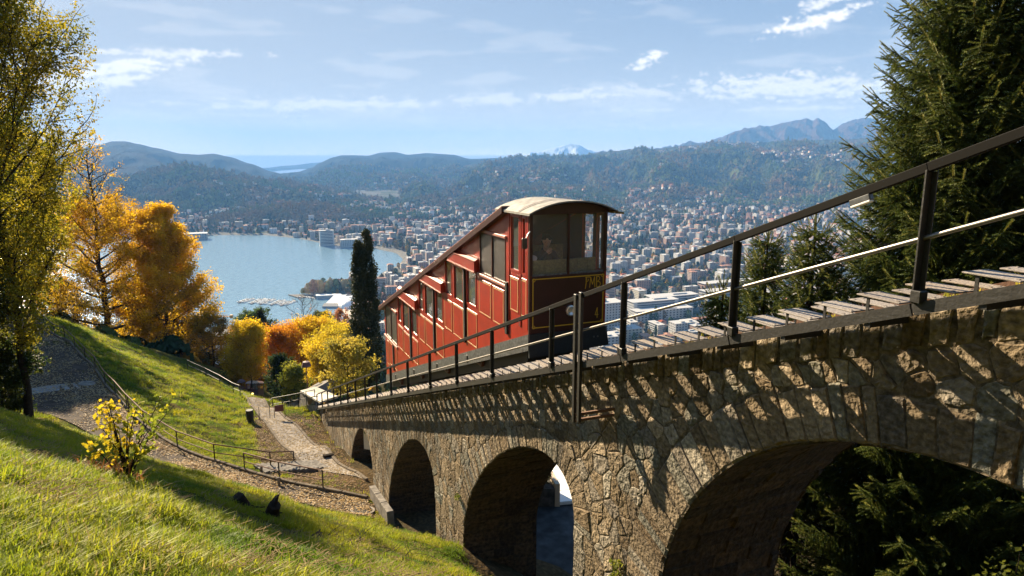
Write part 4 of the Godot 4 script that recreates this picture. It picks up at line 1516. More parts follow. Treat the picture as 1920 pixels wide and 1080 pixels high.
	for q in [2.62, 2.72]:
		var bt := MB.new()
		bt.lathe(L(CS + 0.04, -4.13, q), Vector3.RIGHT, [Vector2(0.022, 0.0), Vector2(0.022, 0.02), Vector2(0.0, 0.02)], 8)
		part(bt, "bolt", M.steel_worn, so, fr)
	for side in 2:
		var b := MB.new()
		wall_bit(b, -28.97, CS + 0.03, sill(-28.97) - 0.36, sill(CS) - 0.37, sill(-28.97) + 0.01, sill(CS) + 0.01, CO - 0.04 if side == 0 else CF, 0.04)
		part(b, "side_skirt", M.grey_skirt, car, fr)
	for q in [-27.0, -23.9, -20.8, -17.7]:
		var b := MB.new()
		plate(b, q - 0.05, q + 0.05, sill(q) - 0.30, sill(q) - 0.1, CO - 0.06, CO - 0.03)
		part(b, "step_bracket", M.steel, car, fr)
	var uf := MB.new()
	wall_bit(uf, -28.6, -13.9, sill(-28.6) - 0.62, sill(-13.9) - 0.62, sill(-28.6) - 0.1, sill(-13.9) - 0.1, CO + 0.15, CF - CO - 0.3)
	part(uf, "underframe", M.black, car, fr)
	for q in [-27.0, -15.9]:
		for oo in [1.48, 2.48]:
			var b := MB.new()
			b.lathe(L(q, deck(q) + 0.11 + 0.24, oo - 0.05), Vector3(0, 0, -1), [Vector2(0.0, 0.0), Vector2(0.27, 0.0), Vector2(0.27, 0.03), Vector2(0.24, 0.03), Vector2(0.24, 0.1), Vector2(0.0, 0.1)], 20)
			part(b, "wheel", M.steel, car, fr)
	# end walls, bulkheads, floors and benches inside
	var ew := MB.new()
	plate(ew, -28.97, -28.92, sill(-28.95), roofline(-28.95) - 0.02, CO, CF)
	part(ew, "end_wall", M.red, car, fr)
	for k in 6:
		var a: float = [-13.5, -14.72, -16.82, -19.97, -23.14, -26.5][k]
		var e: float = [-14.72, -16.82, -19.97, -23.14, -26.5, -28.9][k]
		var fl: float = [-4.02, -4.5, -5.6, -6.75, -7.9, -9.2][k]
		var f := MB.new()
		plate(f, e, a, fl - 0.06, fl, CO + 0.06, CF - 0.06)
		part(f, "floor", M.brown, car, fr)
		if k > 0:
			var bh := MB.new()
			plate(bh, a - 0.03, a + 0.03, fl, fl + 1.15, CO + 0.06, CF - 0.06)
			part(bh, "bulkhead", M.brown, car, fr)
			var bn := MB.new()
			plate(bn, e + 0.05, e + 0.5, fl + 0.4, fl + 0.46, CO + 0.1, CF - 0.1, 0.01)
			plate(bn, e + 0.05, e + 0.10, fl + 0.46, fl + 1.0, CO + 0.1, CF - 0.1, 0.01)
			part(bn, "bench", M.bench, car, fr)
	for q in [[-14.70, -2.68, -2.10, 1.1, 2.42], [-13.66, -2.62, -2.30, 1.12, 2.74]]:
		var b := MB.new()
		plate(b, q[0] - 0.03, q[0] + 0.03, q[1] - 0.6, q[2], q[3], q[4], 0.01)
		for i in 6: plate(b, q[0] + 0.03, q[0] + 0.042, q[1] - 0.4, q[2] - 0.02, lerpf(q[3], q[4], (i + 0.5) / 6.0) - 0.08, lerpf(q[3], q[4], (i + 0.5) / 6.0) + 0.08)
		part(b, "bench_back", M.bench, car, fr)
	# mirror at the near front corner
	var mi := MB.new()
	mi.box(L(-13.42, -1.87, 0.86), Vector3(0.05, 0.24, 0.13), Basis(), 0.02)
	var mo := part(mi, "mirror", M.slate, car, fr)
	var arm := MB.new()
	arm.tube([L(-13.45, -1.62, 1.0), L(-13.40, -1.66, 0.93), L(-13.42, -1.80, 0.87)], [0.012, 0.012, 0.012], 6)
	part(arm, "mirror_arm", M.chrome, mo, fr)

# ---------------------------------------------------------------- a body as one surface
func sd_cap(p: Vector3, a: Vector3, b: Vector3, ra: float, rb: float) -> float:
	var ab := b - a
	var t := clampf((p - a).dot(ab) / maxf(ab.length_squared(), 1e-9), 0.0, 1.0)
	return p.distance_to(a + ab * t) - lerpf(ra, rb, t)
func skin(mb: MB, bones: Array, lo: Vector3, hi: Vector3, h: float, k: float) -> void:    # surface nets over a smooth union of tapered capsules
	var nx := int((hi.x - lo.x) / h) + 1
	var ny := int((hi.y - lo.y) / h) + 1
	var nzz := int((hi.z - lo.z) / h) + 1
	var f := PackedFloat32Array()
	f.resize(nx * ny * nzz)
	for z in nzz:
		for y in ny:
			for x in nx:
				var p := lo + Vector3(x, y, z) * h
				var d := 1.0
				for b in bones:
					var e := sd_cap(p, b[0], b[1], b[2], b[3])
					if e < d + k:
						var q := clampf(0.5 + 0.5 * (d - e) / k, 0.0, 1.0)
						d = lerpf(d, e, q) - k * q * (1.0 - q)
				f[(z * ny + y) * nx + x] = d
	var verts := {}
	var off := [0, 1, nx, nx + 1, nx * ny, nx * ny + 1, nx * ny + nx, nx * ny + nx + 1]
	for z in nzz - 1:
		for y in ny - 1:
			for x in nx - 1:
				var i := (z * ny + y) * nx + x
				var s := Vector3.ZERO
				var c := 0
				var neg := 0
				for q in 8:
					if f[i + off[q]] < 0.0: neg += 1
				if neg == 0 or neg == 8: continue
				for e in [[0, 1], [2, 3], [4, 5], [6, 7], [0, 2], [1, 3], [4, 6], [5, 7], [0, 4], [1, 5], [2, 6], [3, 7]]:
					var fa := f[i + off[e[0]]]
					var fb := f[i + off[e[1]]]
					if (fa < 0.0) == (fb < 0.0): continue
					var t := fa / (fa - fb)
					var pa := Vector3(e[0] & 1, (e[0] >> 1) & 1, e[0] >> 2)
					var pb := Vector3(e[1] & 1, (e[1] >> 1) & 1, e[1] >> 2)
					s += pa.lerp(pb, t)
					c += 1
				var g := Vector3(f[i + 1] - f[i], f[i + nx] - f[i], f[i + nx * ny] - f[i])
				verts[i] = [lo + (Vector3(x, y, z) + s / c) * h, g.normalized()]
	for i in verts:
		for ax in 3:
			var st: int = [1, nx, nx * ny][ax]
			if i + st >= f.size() or (f[i] < 0.0) == (f[i + st] < 0.0): continue
			var s1: int = [nx, nx * ny, 1][ax]
			var s2: int = [nx * ny, 1, nx][ax]
			if not (verts.has(i - s1) and verts.has(i - s2) and verts.has(i - s1 - s2)): continue
			var a = verts[i]
			var b = verts[i - s1]
			var c = verts[i - s1 - s2]
			var d = verts[i - s2]
			mb.tris(a[0], b[0], c[0], a[1], b[1], c[1])
			mb.tris(a[0], c[0], d[0], a[1], c[1], d[1])

func build_person() -> void:
	var fr := TF
	# seated behind the windscreen, looking uphill and a little towards the viewer; x uphill, y up, z towards the near side
	var root := L(-14.15, -2.86, 1.63)
	var p := thing("person", "dark-haired person in a dark jacket seated at the cab window, chin near a raised hand", "person", TF * Transform3D(Basis(), root))
	var q := func(x: float, y: float, z: float) -> Vector3: return root + Vector3(x, y, z)
	var hip: Vector3 = q.call(0.0, 0.0, 0.0)
	var chest: Vector3 = q.call(0.06, 0.46, 0.0)
	var neck: Vector3 = q.call(0.10, 0.72, 0.0)
	var head: Vector3 = q.call(0.17, 0.93, -0.02)
	var shl: Vector3 = q.call(0.09, 0.62, 0.21)
	var shr: Vector3 = q.call(0.09, 0.62, -0.21)
	var ell: Vector3 = q.call(0.30, 0.42, 0.27)
	var elr: Vector3 = q.call(0.33, 0.42, -0.29)
	var hal: Vector3 = q.call(0.36, 0.68, 0.07)
	var har: Vector3 = q.call(0.42, 0.44, 0.02)
	var cloth := MB.new()
	skin(cloth, [[hip, chest, 0.17, 0.19], [chest, neck, 0.18, 0.08], [shl, shr, 0.085, 0.085], [shl, ell, 0.085, 0.065], [ell, hal, 0.065, 0.045], [shr, elr, 0.085, 0.065], [elr, har, 0.065, 0.045], [hip, q.call(0.42, 0.05, 0.13), 0.13, 0.09], [hip, q.call(0.42, 0.05, -0.13), 0.13, 0.09], [q.call(0.42, 0.05, 0.13), q.call(0.44, -0.42, 0.13), 0.085, 0.06], [q.call(0.42, 0.05, -0.13), q.call(0.44, -0.42, -0.13), 0.085, 0.06]], root + Vector3(-0.3, -0.55, -0.45), root + Vector3(0.62, 0.86, 0.45), 0.024, 0.05)
	part(cloth, "jacket_and_trousers", grain(mat(Color(0.018, 0.020, 0.024), 0.9), noise_tex(5, 0.05, 4, 0.6, 1.0), 2.0), p, fr)
	var sleeve := MB.new()
	skin(sleeve, [[shl.lerp(ell, 0.1) + Vector3(-0.01, 0.0, 0.012), shl.lerp(ell, 0.85) + Vector3(0.0, 0.0, 0.012), 0.084, 0.072]], shl + Vector3(-0.2, -0.4, -0.15), shl + Vector3(0.4, 0.15, 0.25), 0.02, 0.03)
	part(sleeve, "pale_sleeve", mat(Color(0.42, 0.42, 0.44), 0.9), p, fr)
	var sk := MB.new()
	var fw := Vector3(0.94, -0.08, 0.32).normalized()        # where the face looks
	var sd := fw.cross(UP).normalized()
	var hb := [[head + UP * 0.035 - fw * 0.02, head + UP * 0.03 + fw * 0.02, 0.108, 0.100], [head - UP * 0.05 + fw * 0.035, head - UP * 0.085 + fw * 0.06, 0.078, 0.048], [neck - UP * 0.06, head - UP * 0.06, 0.062, 0.06],
		[head + fw * 0.115 + UP * 0.01, head + fw * 0.138 - UP * 0.03, 0.012, 0.02], [head + sd * 0.108 - UP * 0.01, head + sd * 0.108 + UP * 0.03, 0.014, 0.018], [head - sd * 0.108 - UP * 0.01, head - sd * 0.108 + UP * 0.03, 0.014, 0.018],
		[head + fw * 0.095 + UP * 0.035 + sd * 0.05, head + fw * 0.105 + UP * 0.04 + sd * 0.02, 0.016, 0.014], [head + fw * 0.095 + UP * 0.035 - sd * 0.05, head + fw * 0.105 + UP * 0.04 - sd * 0.02, 0.016, 0.014]]
	skin(sk, hb, head - Vector3(0.2, 0.3, 0.2), head + Vector3(0.2, 0.2, 0.2), 0.010, 0.02)
	# hands: palm, four fingers, thumb
	for h in 2:
		var w: Vector3 = hal if h == 0 else har
		var el: Vector3 = ell if h == 0 else elr
		var d := (w - el).normalized()
		var side := (d.cross(Vector3.RIGHT)).normalized()
		var curl := (Vector3(0.5, 0.3, -0.2) if h == 0 else Vector3(0.1, -0.9, 0.1)).normalized()
		var hand := [[w, w + d * 0.075, 0.030, 0.034]]
		for i in 4:
			var b := w + d * 0.085 + side * (i - 1.5) * 0.021
			var l: float = [0.040, 0.047, 0.044, 0.034][i]
			hand.append([b, b + (d + curl * 0.4).normalized() * l, 0.0105, 0.010])
			hand.append([b + (d + curl * 0.4).normalized() * l, b + (d + curl * 0.4).normalized() * l + (d * 0.3 + curl).normalized() * l, 0.010, 0.0085])
		hand.append([w + d * 0.02 + side * 0.03, w + d * 0.06 + side * 0.058 + curl * 0.01, 0.014, 0.011])
		hand.append([w + d * 0.06 + side * 0.058 + curl * 0.01, w + d * 0.092 + side * 0.058 + curl * 0.028, 0.011, 0.009])
		skin(sk, hand, w - Vector3(0.13, 0.13, 0.13), w + Vector3(0.18, 0.18, 0.18), 0.0065, 0.006)
	part(sk, "head_and_hands", mat(Color(0.42, 0.24, 0.16), 0.55), p, fr)
	var hair := MB.new()
	var hh := []
	for i in 16:
		var a := PI * (0.15 + 1.7 * i / 15.0)
		var o := (fw * cos(a) + sd * sin(a))
		hh.append([head + UP * 0.13 + o * 0.03, head + UP * (0.075 if cos(a) > 0.2 else 0.0) + o * 0.105, 0.035, 0.026])
	hh.append([head + UP * 0.115 + fw * 0.06, head + UP * 0.09 - fw * 0.05, 0.045, 0.06])
	skin(hair, hh, head - Vector3(0.22, 0.15, 0.22), head + Vector3(0.22, 0.25, 0.22), 0.012, 0.02)
	part(hair, "hair", mat(Color(0.012, 0.009, 0.007), 0.6), p, fr)
	var eyes := MB.new()
	for s in [-1.0, 1.0]:
		eyes.lathe(head + fw * 0.108 + UP * 0.015 + sd * 0.038 * s, fw, [Vector2(0.014, -0.004), Vector2(0.010, 0.004), Vector2(0.0, 0.007)], 10)
	part(eyes, "eyes", M.black, p, fr)
	var mouth := MB.new()
	mouth.bar(head + fw * 0.119 - UP * 0.075 + sd * 0.024, head + fw * 0.119 - UP * 0.075 - sd * 0.024, 0.014, 0.010, UP, 0.003)
	part(mouth, "mouth", mat(Color(0.30, 0.09, 0.08), 0.5), p, fr)

# ---------------------------------------------------------------- trees
func leaf_clump(n: int, sd: int, spread: float, size: float) -> ArrayMesh:
	var r := RandomNumberGenerator.new()
	r.seed = sd
	var mb := MB.new()
	for i in n:
		var p := Vector3(r.randf_range(-1, 1), r.randf_range(-1, 1), r.randf_range(-1, 1)) * spread
		var b := Basis(Vector3(r.randf_range(-1, 1), r.randf_range(-1, 1), r.randf_range(-1, 1)).normalized(), r.randf() * TAU)
		var s := size * r.randf_range(0.7, 1.25)
		mb.col = Color(1, 1, 1) * r.randf_range(0.72, 1.12)
		var a := p + b * Vector3(-s * 0.6, 0, 0)
		var t := p + b * Vector3(s * 0.6, s * 0.1, 0)
		var l := p + b * Vector3(0, s * 0.12, s * 0.42)
		var m := p + b * Vector3(0, s * 0.12, -s * 0.42)
		mb.tri(a, l, t, b * UP)
		mb.tri(a, t, m, b * UP)
	return mb.mesh()
func limb(mb: MB, a: Vector3, dir: Vector3, l: float, r0: float, r1: float, wob: float, n: int, up: float, k: int) -> Array:
	var p := [a]
	var r := [r0]
	var d := dir.normalized()
	for i in n:
		d = (d + Vector3(rr(-wob, wob), rr(-wob, wob) + up, rr(-wob, wob))).normalized()
		p.append(p[-1] + d * l / n)
		r.append(lerpf(r0, r1, float(i + 1) / n))
	mb.tube(p, r, k, false)
	return p

# a broadleaf tree: tapered trunk, limbs, twigs, and leaf clumps along the twigs
func broadleaf(called: String, label: String, cat: String, base: Vector3, o: Dictionary) -> Node3D:
	var h: float = o.h
	var w: float = o.w
	var root := thing(called, label, cat, Transform3D(Basis(), base), o.get("group", ""))
	var tm := MB.new()
	var lean: Vector3 = o.get("lean", Vector3.ZERO)
	var tr: float = o.get("r", h * 0.02)
	var first: float = o.get("first", 0.22)
	var tp := [base - UP * 0.4]
	var rad := [tr * 1.5]
	var n := 12
	for i in range(1, n + 1):
		var t := float(i) / n
		tp.append(base + UP * h * t * 0.97 + lean * t * t + Vector3(rr(-1, 1), 0, rr(-1, 1)) * h * 0.008)
		rad.append(tr * (1.0 - t * 0.93))
	tm.tube(tp, rad, 9)
	var xf := []
	var cl := PackedColorArray()
	var c0: Color = o.c0
	var c1: Color = o.c1
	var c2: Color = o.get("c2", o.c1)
	var bare: float = o.get("bare", 2.0)      # no leaves above this share of the height
	var limbs: int = o.get("limbs", 26)
	var upw: float = o.get("up", 0.35)
	var dens: float = o.get("dens", 1.0)
	for i in limbs:
		var t := lerpf(first, 0.97, pow((i + rng.randf()) / limbs, 0.9))
		var k := t * n
		var p: Vector3 = tp[int(k)].lerp(tp[mini(int(k) + 1, n)], k - int(k))
		var q := i * 2.4 + rr(-0.4, 0.4)
		var u := (t - first) / (1.0 - first)
		var prof: float = pow(sin(PI * clampf(0.12 + u * 0.88, 0, 1)), 0.8) if not o.has("cone") else (1.0 - u * 0.85)
		var l: float = maxf(w * 0.5 * prof, h * 0.05) * rr(0.8, 1.12)
		var d := Vector3(cos(q), upw + 0.5 * u, sin(q))
		var lp := limb(tm, p, d, l, tr * (1.0 - t * 0.9) * 0.5 + 0.012, 0.012, 0.16, 7, 0.05, 5)
		var subs: int = o.get("subs", 7)
		for j in subs:
			var tt := lerpf(0.25, 1.0, (j + rng.randf()) / subs)
			var kk := tt * 7.0
			var sp: Vector3 = lp[mini(int(kk), 6)].lerp(lp[mini(int(kk) + 1, 7)], kk - int(kk))
			var sd: Vector3 = (lp[7] - lp[0]).normalized() * 0.6 + Vector3(rr(-1, 1), rr(-0.5, 0.9), rr(-1, 1))
			var sl := l * rr(0.22, 0.42) * (1.15 - tt * 0.4) + 0.15
			var tw := limb(tm, sp, sd, sl, 0.014 + 0.004 * h / 10.0, 0.005, 0.25, 4, 0.03, 4)
			var rel: float = (tw[4].y - base.y) / h
			var chance := 1.0 if rel < bare else o.get("bare_leaf", 0.06)
			var cnt := int(o.get("clumps", 7) * dens)
			for m in cnt:
				if rng.randf() > chance: continue
				var a := rng.randf() * 4.0
				var lpn: Vector3 = tw[int(a)].lerp(tw[mini(int(a) + 1, 4)], a - int(a)) + Vector3(rr(-1, 1), rr(-1, 1), rr(-1, 1)) * o.get("fuzz", 0.28)
				var s: float = rr(0.7, 1.3)
				xf.append(Transform3D(Basis(Vector3(rr(-1, 1), rr(-1, 1), rr(-1, 1)).normalized(), rng.randf() * TAU).scaled(Vector3.ONE * s), lpn))
				var e := clampf(nz.get_noise_3d(lpn.x * 0.45, lpn.y * 0.45, lpn.z * 0.45) * 1.3 + 0.5 + rr(-0.2, 0.2), 0, 1)
				var c := c0.lerp(c1, e)
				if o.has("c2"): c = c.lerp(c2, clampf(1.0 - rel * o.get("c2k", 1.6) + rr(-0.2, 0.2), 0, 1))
				cl.append(c)
	part(tm, "trunk", o.get("bark", M.bark), root)
	if xf.size(): swarm("crown", leaf_clump(o.get("leaves", 9), 3 + used.size(), o.get("spread", 0.22), o.get("leaf", 0.11)), M.leaf, xf, cl, root)
	return root

func sprig_mesh(sd: int) -> ArrayMesh:        # a twig of a spruce with needles all round
	var r := RandomNumberGenerator.new()
	r.seed = sd
	var mb := MB.new()
	mb.col = Color(0.8, 0.55, 0.4)
	mb.tube([Vector3.ZERO, Vector3(0, 0, 0.15), Vector3(0, 0, 0.30)], [0.006, 0.005, 0.003], 3, false)
	for i in 90:
		var z := 0.31 * (i + 0.5) / 90.0
		var q := r.randf() * TAU
		var d := Vector3(cos(q), sin(q) * 0.8 + 0.25, 0.75).normalized()
		var p := Vector3(0, 0, z)
		var l := r.randf_range(0.026, 0.042)
		var sdv := d.cross(Vector3(0, 0, 1)).normalized() * 0.0062
		mb.col = Color(1, 1, 1) * r.randf_range(0.7, 1.15) if z < 0.25 else Color(1.3, 1.25, 0.9)
		mb.tri(p - sdv, p + sdv, p + d * l, d.cross(sdv))
	return mb.mesh()
func aim(d: Vector3, roll: float = 0.0) -> Basis:
	var z := d.normalized()
	var x := UP.cross(z).normalized() if absf(z.y) < 0.99 else Vector3.RIGHT
	return Basis(x, z.cross(x), z) * Basis(Vector3.BACK, roll)
func spruce(label: String, base: Vector3, h: float, w: float, sprigs: ArrayMesh, o: Dictionary) -> void:
	var root := thing("spruce_tree", label, "spruce", Transform3D(Basis(), base))
	var tm := MB.new()
	var tr := h * 0.014 + 0.03
	tm.tube([base - UP * 0.5, base + UP * h * 0.3, base + UP * h * 0.7, base + UP * h], [tr * 1.4, tr, tr * 0.55, 0.012], 9)
	var xf := []
	var cl := PackedColorArray()
	var y: float = o.get("from", 0.06) * h
	var whorl := 0
	var y_lo: float = o.get("see_lo", -1e9)
	var y_hi: float = o.get("see_hi", 1e9)
	while y < h * 0.985:
		var t := y / h
		var nb: int = o.get("nb", 7)
		for i in nb:
			var q := TAU * (i + rng.randf() * 0.6) / nb + whorl * 1.3
			var l: float = w * 0.5 * pow(1.0 - t, 0.72) * rr(0.78, 1.12) + 0.12
			var p := base + UP * (y + rr(-0.1, 0.1))
			var d := Vector3(cos(q), 0, sin(q))
			var pts := []
			var rad := []
			var droop: float = o.get("droop", 0.38) * (1.0 - t * 0.6)
			for k in 7:
				var f := k / 6.0
				pts.append(p + d * l * f + UP * l * (-droop * sin(f * PI * 0.62) + 0.22 * f * f + (0.25 * t) * f))
				rad.append(lerpf(0.028 * (1.2 - t), 0.006, f))
			tm.tube(pts, rad, 4, false)
			if base.y + y > y_hi or base.y + y < y_lo: continue
			var side := d.cross(UP)
			var m := int(l / 0.075) + 2
			for j in m:
				var f := lerpf(0.14, 1.0, (j + rng.randf()) / m)
				var k := mini(int(f * 6.0), 5)
				var sp: Vector3 = pts[k].lerp(pts[k + 1], f * 6.0 - k)
				var dir: Vector3 = (pts[k + 1] - pts[k]).normalized()
				for s in [-1.0, 1.0]:
					var tl := (0.18 + 0.36 * (1.0 - f) * minf(l, 2.4)) * rr(0.7, 1.2)
					var td: Vector3 = (dir * rr(0.5, 0.9) + side * s * rr(0.5, 0.9) + UP * rr(-1.15, -0.1)).normalized()
					var cnt := maxi(1, int(tl / 0.17))
					var tp := sp
					for c in cnt:
						xf.append(Transform3D(aim(td, rng.randf() * TAU).scaled(Vector3.ONE * rr(0.75, 1.15)), tp))
						var e := rng.randf()
						cl.append(Color(0.062, 0.110, 0.028).lerp(Color(0.175, 0.20, 0.04), e * e + (0.3 if c == cnt - 1 else 0.0)))
						if c > 0 and rng.randf() < 0.5:
							xf.append(Transform3D(aim((td + side * rr(-0.8, 0.8) + UP * rr(-0.6, 0.3)).normalized()).scaled(Vector3.ONE * rr(0.6, 0.95)), tp))
							cl.append(Color(0.085, 0.12, 0.028))
						td = (td + UP * rr(-0.35, 0.08)).normalized()
						tp = tp + td * 0.17
				if rng.randf() < 0.6:
					xf.append(Transform3D(aim(dir + UP * rr(-0.3, 0.4)).scaled(Vector3.ONE * rr(0.8, 1.2)), sp))
					cl.append(Color(0.11, 0.14, 0.03))
			xf.append(Transform3D(aim((pts[6] - pts[5]) + UP * 0.05).scaled(Vector3.ONE * 1.15), pts[6]))
			cl.append(Color(0.24, 0.24, 0.05))
		y += o.get("gap", 0.30) * (1.25 - t * 0.5)
		whorl += 1
	for i in 5:
		xf.append(Transform3D(aim(Vector3(cos(i * 1.26) * 0.5, 1.0, sin(i * 1.26) * 0.5)), base + UP * (h - 0.1)))
		cl.append(Color(0.10, 0.13, 0.03))
	xf.append(Transform3D(aim(Vector3(0.01, 1, 0.02)).scaled(Vector3.ONE * 1.2), base + UP * (h - 0.05)))
	cl.append(Color(0.10, 0.13, 0.03))
	part(tm, "trunk", M.bark, root)
	swarm("needles", sprigs, M.needle, xf, cl, root)
func cypress(called: String, label: String, cat: String, base: Vector3, h: float, w: float, c0: Color, c1: Color, clumps: int, leaf: float, tops: int = 1, group: String = "") -> void:
	var root := thing(called, label, cat, Transform3D(Basis(), base), group)
	var tm := MB.new()
	tm.tube([base - UP * 0.3, base + UP * h * 0.4, base + UP * h * 0.93], [w * 0.07, w * 0.05, 0.01], 7)
	part(tm, "trunk", M.bark, root)
	var xf := []
	var cl := PackedColorArray()
	for i in clumps:
		var t := pow(rng.randf(), 0.9)
		var q := rng.randf() * TAU
		var lump := 1.0 + 0.32 * nz.get_noise_3d(cos(q) * 1.2 + base.x, t * h * 0.42, sin(q) * 1.2)
		var r := w * 0.5 * pow(sin(PI * clampf(0.10 + 0.9 * t, 0, 1)), 0.55) * lump * sqrt(rr(0.25, 1.0)) * (1.0 - 0.45 * t)
		var p := base + Vector3(cos(q) * r, t * h + 0.1, sin(q) * r)
		if tops > 1 and t > 0.72: p += Vector3(0.13 * w * (1.0 if q < PI else -1.0), 0.0 if q < PI else -0.07 * h, 0)
		if nz.get_noise_3d(p.x * 0.9 / w * 3.0, p.y * 0.6 / w * 3.0, p.z * 0.9 / w * 3.0) > 0.16: continue
		xf.append(Transform3D(Basis(Vector3(rr(-1, 1), rr(-1, 1), rr(-1, 1)).normalized(), rng.randf() * TAU).scaled(Vector3(rr(0.7, 1.2), rr(0.9, 1.6), rr(0.7, 1.2))), p))
		cl.append(c0.lerp(c1, clampf(rng.randf() * 0.6 + nz.get_noise_3d(p.x, p.y * 0.7, p.z) + 0.2, 0, 1)))
	swarm("foliage", leaf_clump(10, 40 + used.size(), leaf * 1.8, leaf), M.needle, xf, cl, root)

func build_trees() -> void:
	var sp := sprig_mesh(3)
	# spruces standing behind the viaduct
	var b1 := at(1775, 560, 15.5)
	b1.y = gy(b1.x, b1.z) - 0.3
	spruce("tall dark spruce just behind the walkway, its tip beyond the picture's top edge", b1, 21.5, 8.6, sp, {"see_hi": 9.5, "see_lo": -13.0, "from": 0.08, "nb": 10, "gap": 0.25})
	var b2 := at(2010, 560, 14.0)
	b2.y = gy(b2.x, b2.z) - 0.3
	spruce("tall spruce cut off by the picture's edge, beside the larger spruce", b2, 20.5, 7.6, sp, {"see_hi": 9.0, "see_lo": -9.0, "from": 0.10, "nb": 10, "gap": 0.26})
	var b3 := at(1518, 560, 16.5)
	b3.y = gy(b3.x, b3.z) - 0.3
	spruce("smaller drooping spruce with a thin bare leader beside the tall spruce", b3, -1.55 - b3.y, 4.4, sp, {"from": 0.30, "nb": 7, "droop": 0.55, "see_lo": -8.5, "gap": 0.27})
	var b4 := at(1432, 560, 18.0)
	b4.y = gy(b4.x, b4.z) - 0.3
	spruce("small spruce standing lowest of the group, nearest the town view", b4, -2.0 - b4.y, 3.6, sp, {"from": 0.35, "nb": 7, "droop": 0.5, "see_lo": -9.5, "gap": 0.27})
	var b5 := at(1350, 640, 14.5)
	b5.y = gy(b5.x, b5.z) - 0.3
	spruce("young spruce of which only the tip shows above the walkway treads", b5, -2.65 - b5.y, 1.9, sp, {"from": 0.55, "see_lo": -7.0, "gap": 0.3})
	# the tall thin-leaved tree at the edge
	var p1 := at(30, 640, 32.0)
	p1.y = gy(p1.x, p1.z) - 0.2
	broadleaf("poplar_tree", "tall airy poplar with small green-gold leaves and bare ascending limbs", "poplar", p1, {"h": 22.5, "w": 12.0, "r": 0.17, "first": 0.16, "limbs": 80, "subs": 13, "up": 1.0, "clumps": 10, "dens": 1.3, "leaves": 8, "spread": 0.26, "leaf": 0.092, "fuzz": 0.35, "lean": Vector3(0.6, 0, 0),
		"c0": Color(0.15, 0.16, 0.012), "c1": Color(0.42, 0.32, 0.022)})
	# golden shrubs and trees under it
	var p2 := at(30, 620, 72.0)
	p2.y = gy(p2.x, p2.z) - 0.2
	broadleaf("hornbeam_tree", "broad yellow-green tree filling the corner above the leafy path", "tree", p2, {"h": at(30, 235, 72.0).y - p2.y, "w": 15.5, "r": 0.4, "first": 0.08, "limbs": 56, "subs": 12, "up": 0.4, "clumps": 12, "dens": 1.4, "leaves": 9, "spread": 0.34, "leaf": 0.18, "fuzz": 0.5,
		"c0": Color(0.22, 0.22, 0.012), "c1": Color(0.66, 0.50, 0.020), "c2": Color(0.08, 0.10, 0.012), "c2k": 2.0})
	var p3 := at(206, 652, 95.0)
	p3.y = gy(p3.x, p3.z) - 0.2
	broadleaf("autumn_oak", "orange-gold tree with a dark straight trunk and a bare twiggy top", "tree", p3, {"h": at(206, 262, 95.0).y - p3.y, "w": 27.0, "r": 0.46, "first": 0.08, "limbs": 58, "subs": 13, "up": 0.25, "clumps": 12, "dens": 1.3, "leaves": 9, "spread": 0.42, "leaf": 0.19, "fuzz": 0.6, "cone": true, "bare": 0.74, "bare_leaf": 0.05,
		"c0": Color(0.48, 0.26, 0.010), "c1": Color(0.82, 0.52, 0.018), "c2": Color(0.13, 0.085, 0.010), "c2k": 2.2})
	var p4 := at(318, 668, 100.0)
	p4.y = gy(p4.x, p4.z) - 0.2
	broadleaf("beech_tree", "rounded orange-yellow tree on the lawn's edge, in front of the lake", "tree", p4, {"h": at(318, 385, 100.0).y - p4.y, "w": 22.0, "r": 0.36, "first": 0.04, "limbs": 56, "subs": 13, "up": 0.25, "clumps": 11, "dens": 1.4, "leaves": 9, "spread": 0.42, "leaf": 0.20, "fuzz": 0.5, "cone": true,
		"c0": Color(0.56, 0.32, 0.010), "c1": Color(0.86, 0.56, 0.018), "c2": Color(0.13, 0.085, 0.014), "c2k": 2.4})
	var p5 := at(402, 690, 95.0)
	p5.y = gy(p5.x, p5.z) - 0.2
	broadleaf("hedge_tree", "low bushy tree turning from green to orange beside the path fence", "tree", p5, {"h": at(402, 592, 95.0).y - p5.y, "w": 8.5, "r": 0.12, "first": 0.05, "limbs": 22, "subs": 8, "up": 0.3, "clumps": 9, "dens": 1.2, "leaves": 9, "spread": 0.28, "leaf": 0.14, "fuzz": 0.3,
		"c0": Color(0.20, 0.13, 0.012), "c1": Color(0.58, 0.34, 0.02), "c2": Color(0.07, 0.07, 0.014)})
	for k in 3:
		var q := at([120, 255, 330][k], [640, 655, 690][k], [104, 108, 106][k])
		q.y = gy(q.x, q.z) - 0.2
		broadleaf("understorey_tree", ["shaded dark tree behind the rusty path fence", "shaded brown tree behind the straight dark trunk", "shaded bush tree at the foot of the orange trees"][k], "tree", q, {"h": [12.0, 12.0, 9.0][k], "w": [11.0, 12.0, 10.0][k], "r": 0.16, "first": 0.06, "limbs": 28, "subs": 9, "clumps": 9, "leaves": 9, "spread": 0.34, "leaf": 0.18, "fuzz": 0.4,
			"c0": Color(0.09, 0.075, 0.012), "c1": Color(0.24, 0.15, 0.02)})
	# cypress beside the car, and the yellow grove below the station
	var c1 := at(690, 718, 62.0)
	cypress("cypress_tree", "tall dark cypress with two tips beside the car's lower end", "cypress", c1, 13.7, 3.1, Color(0.020, 0.036, 0.016), Color(0.085, 0.085, 0.03), 5200, 0.13, 2)
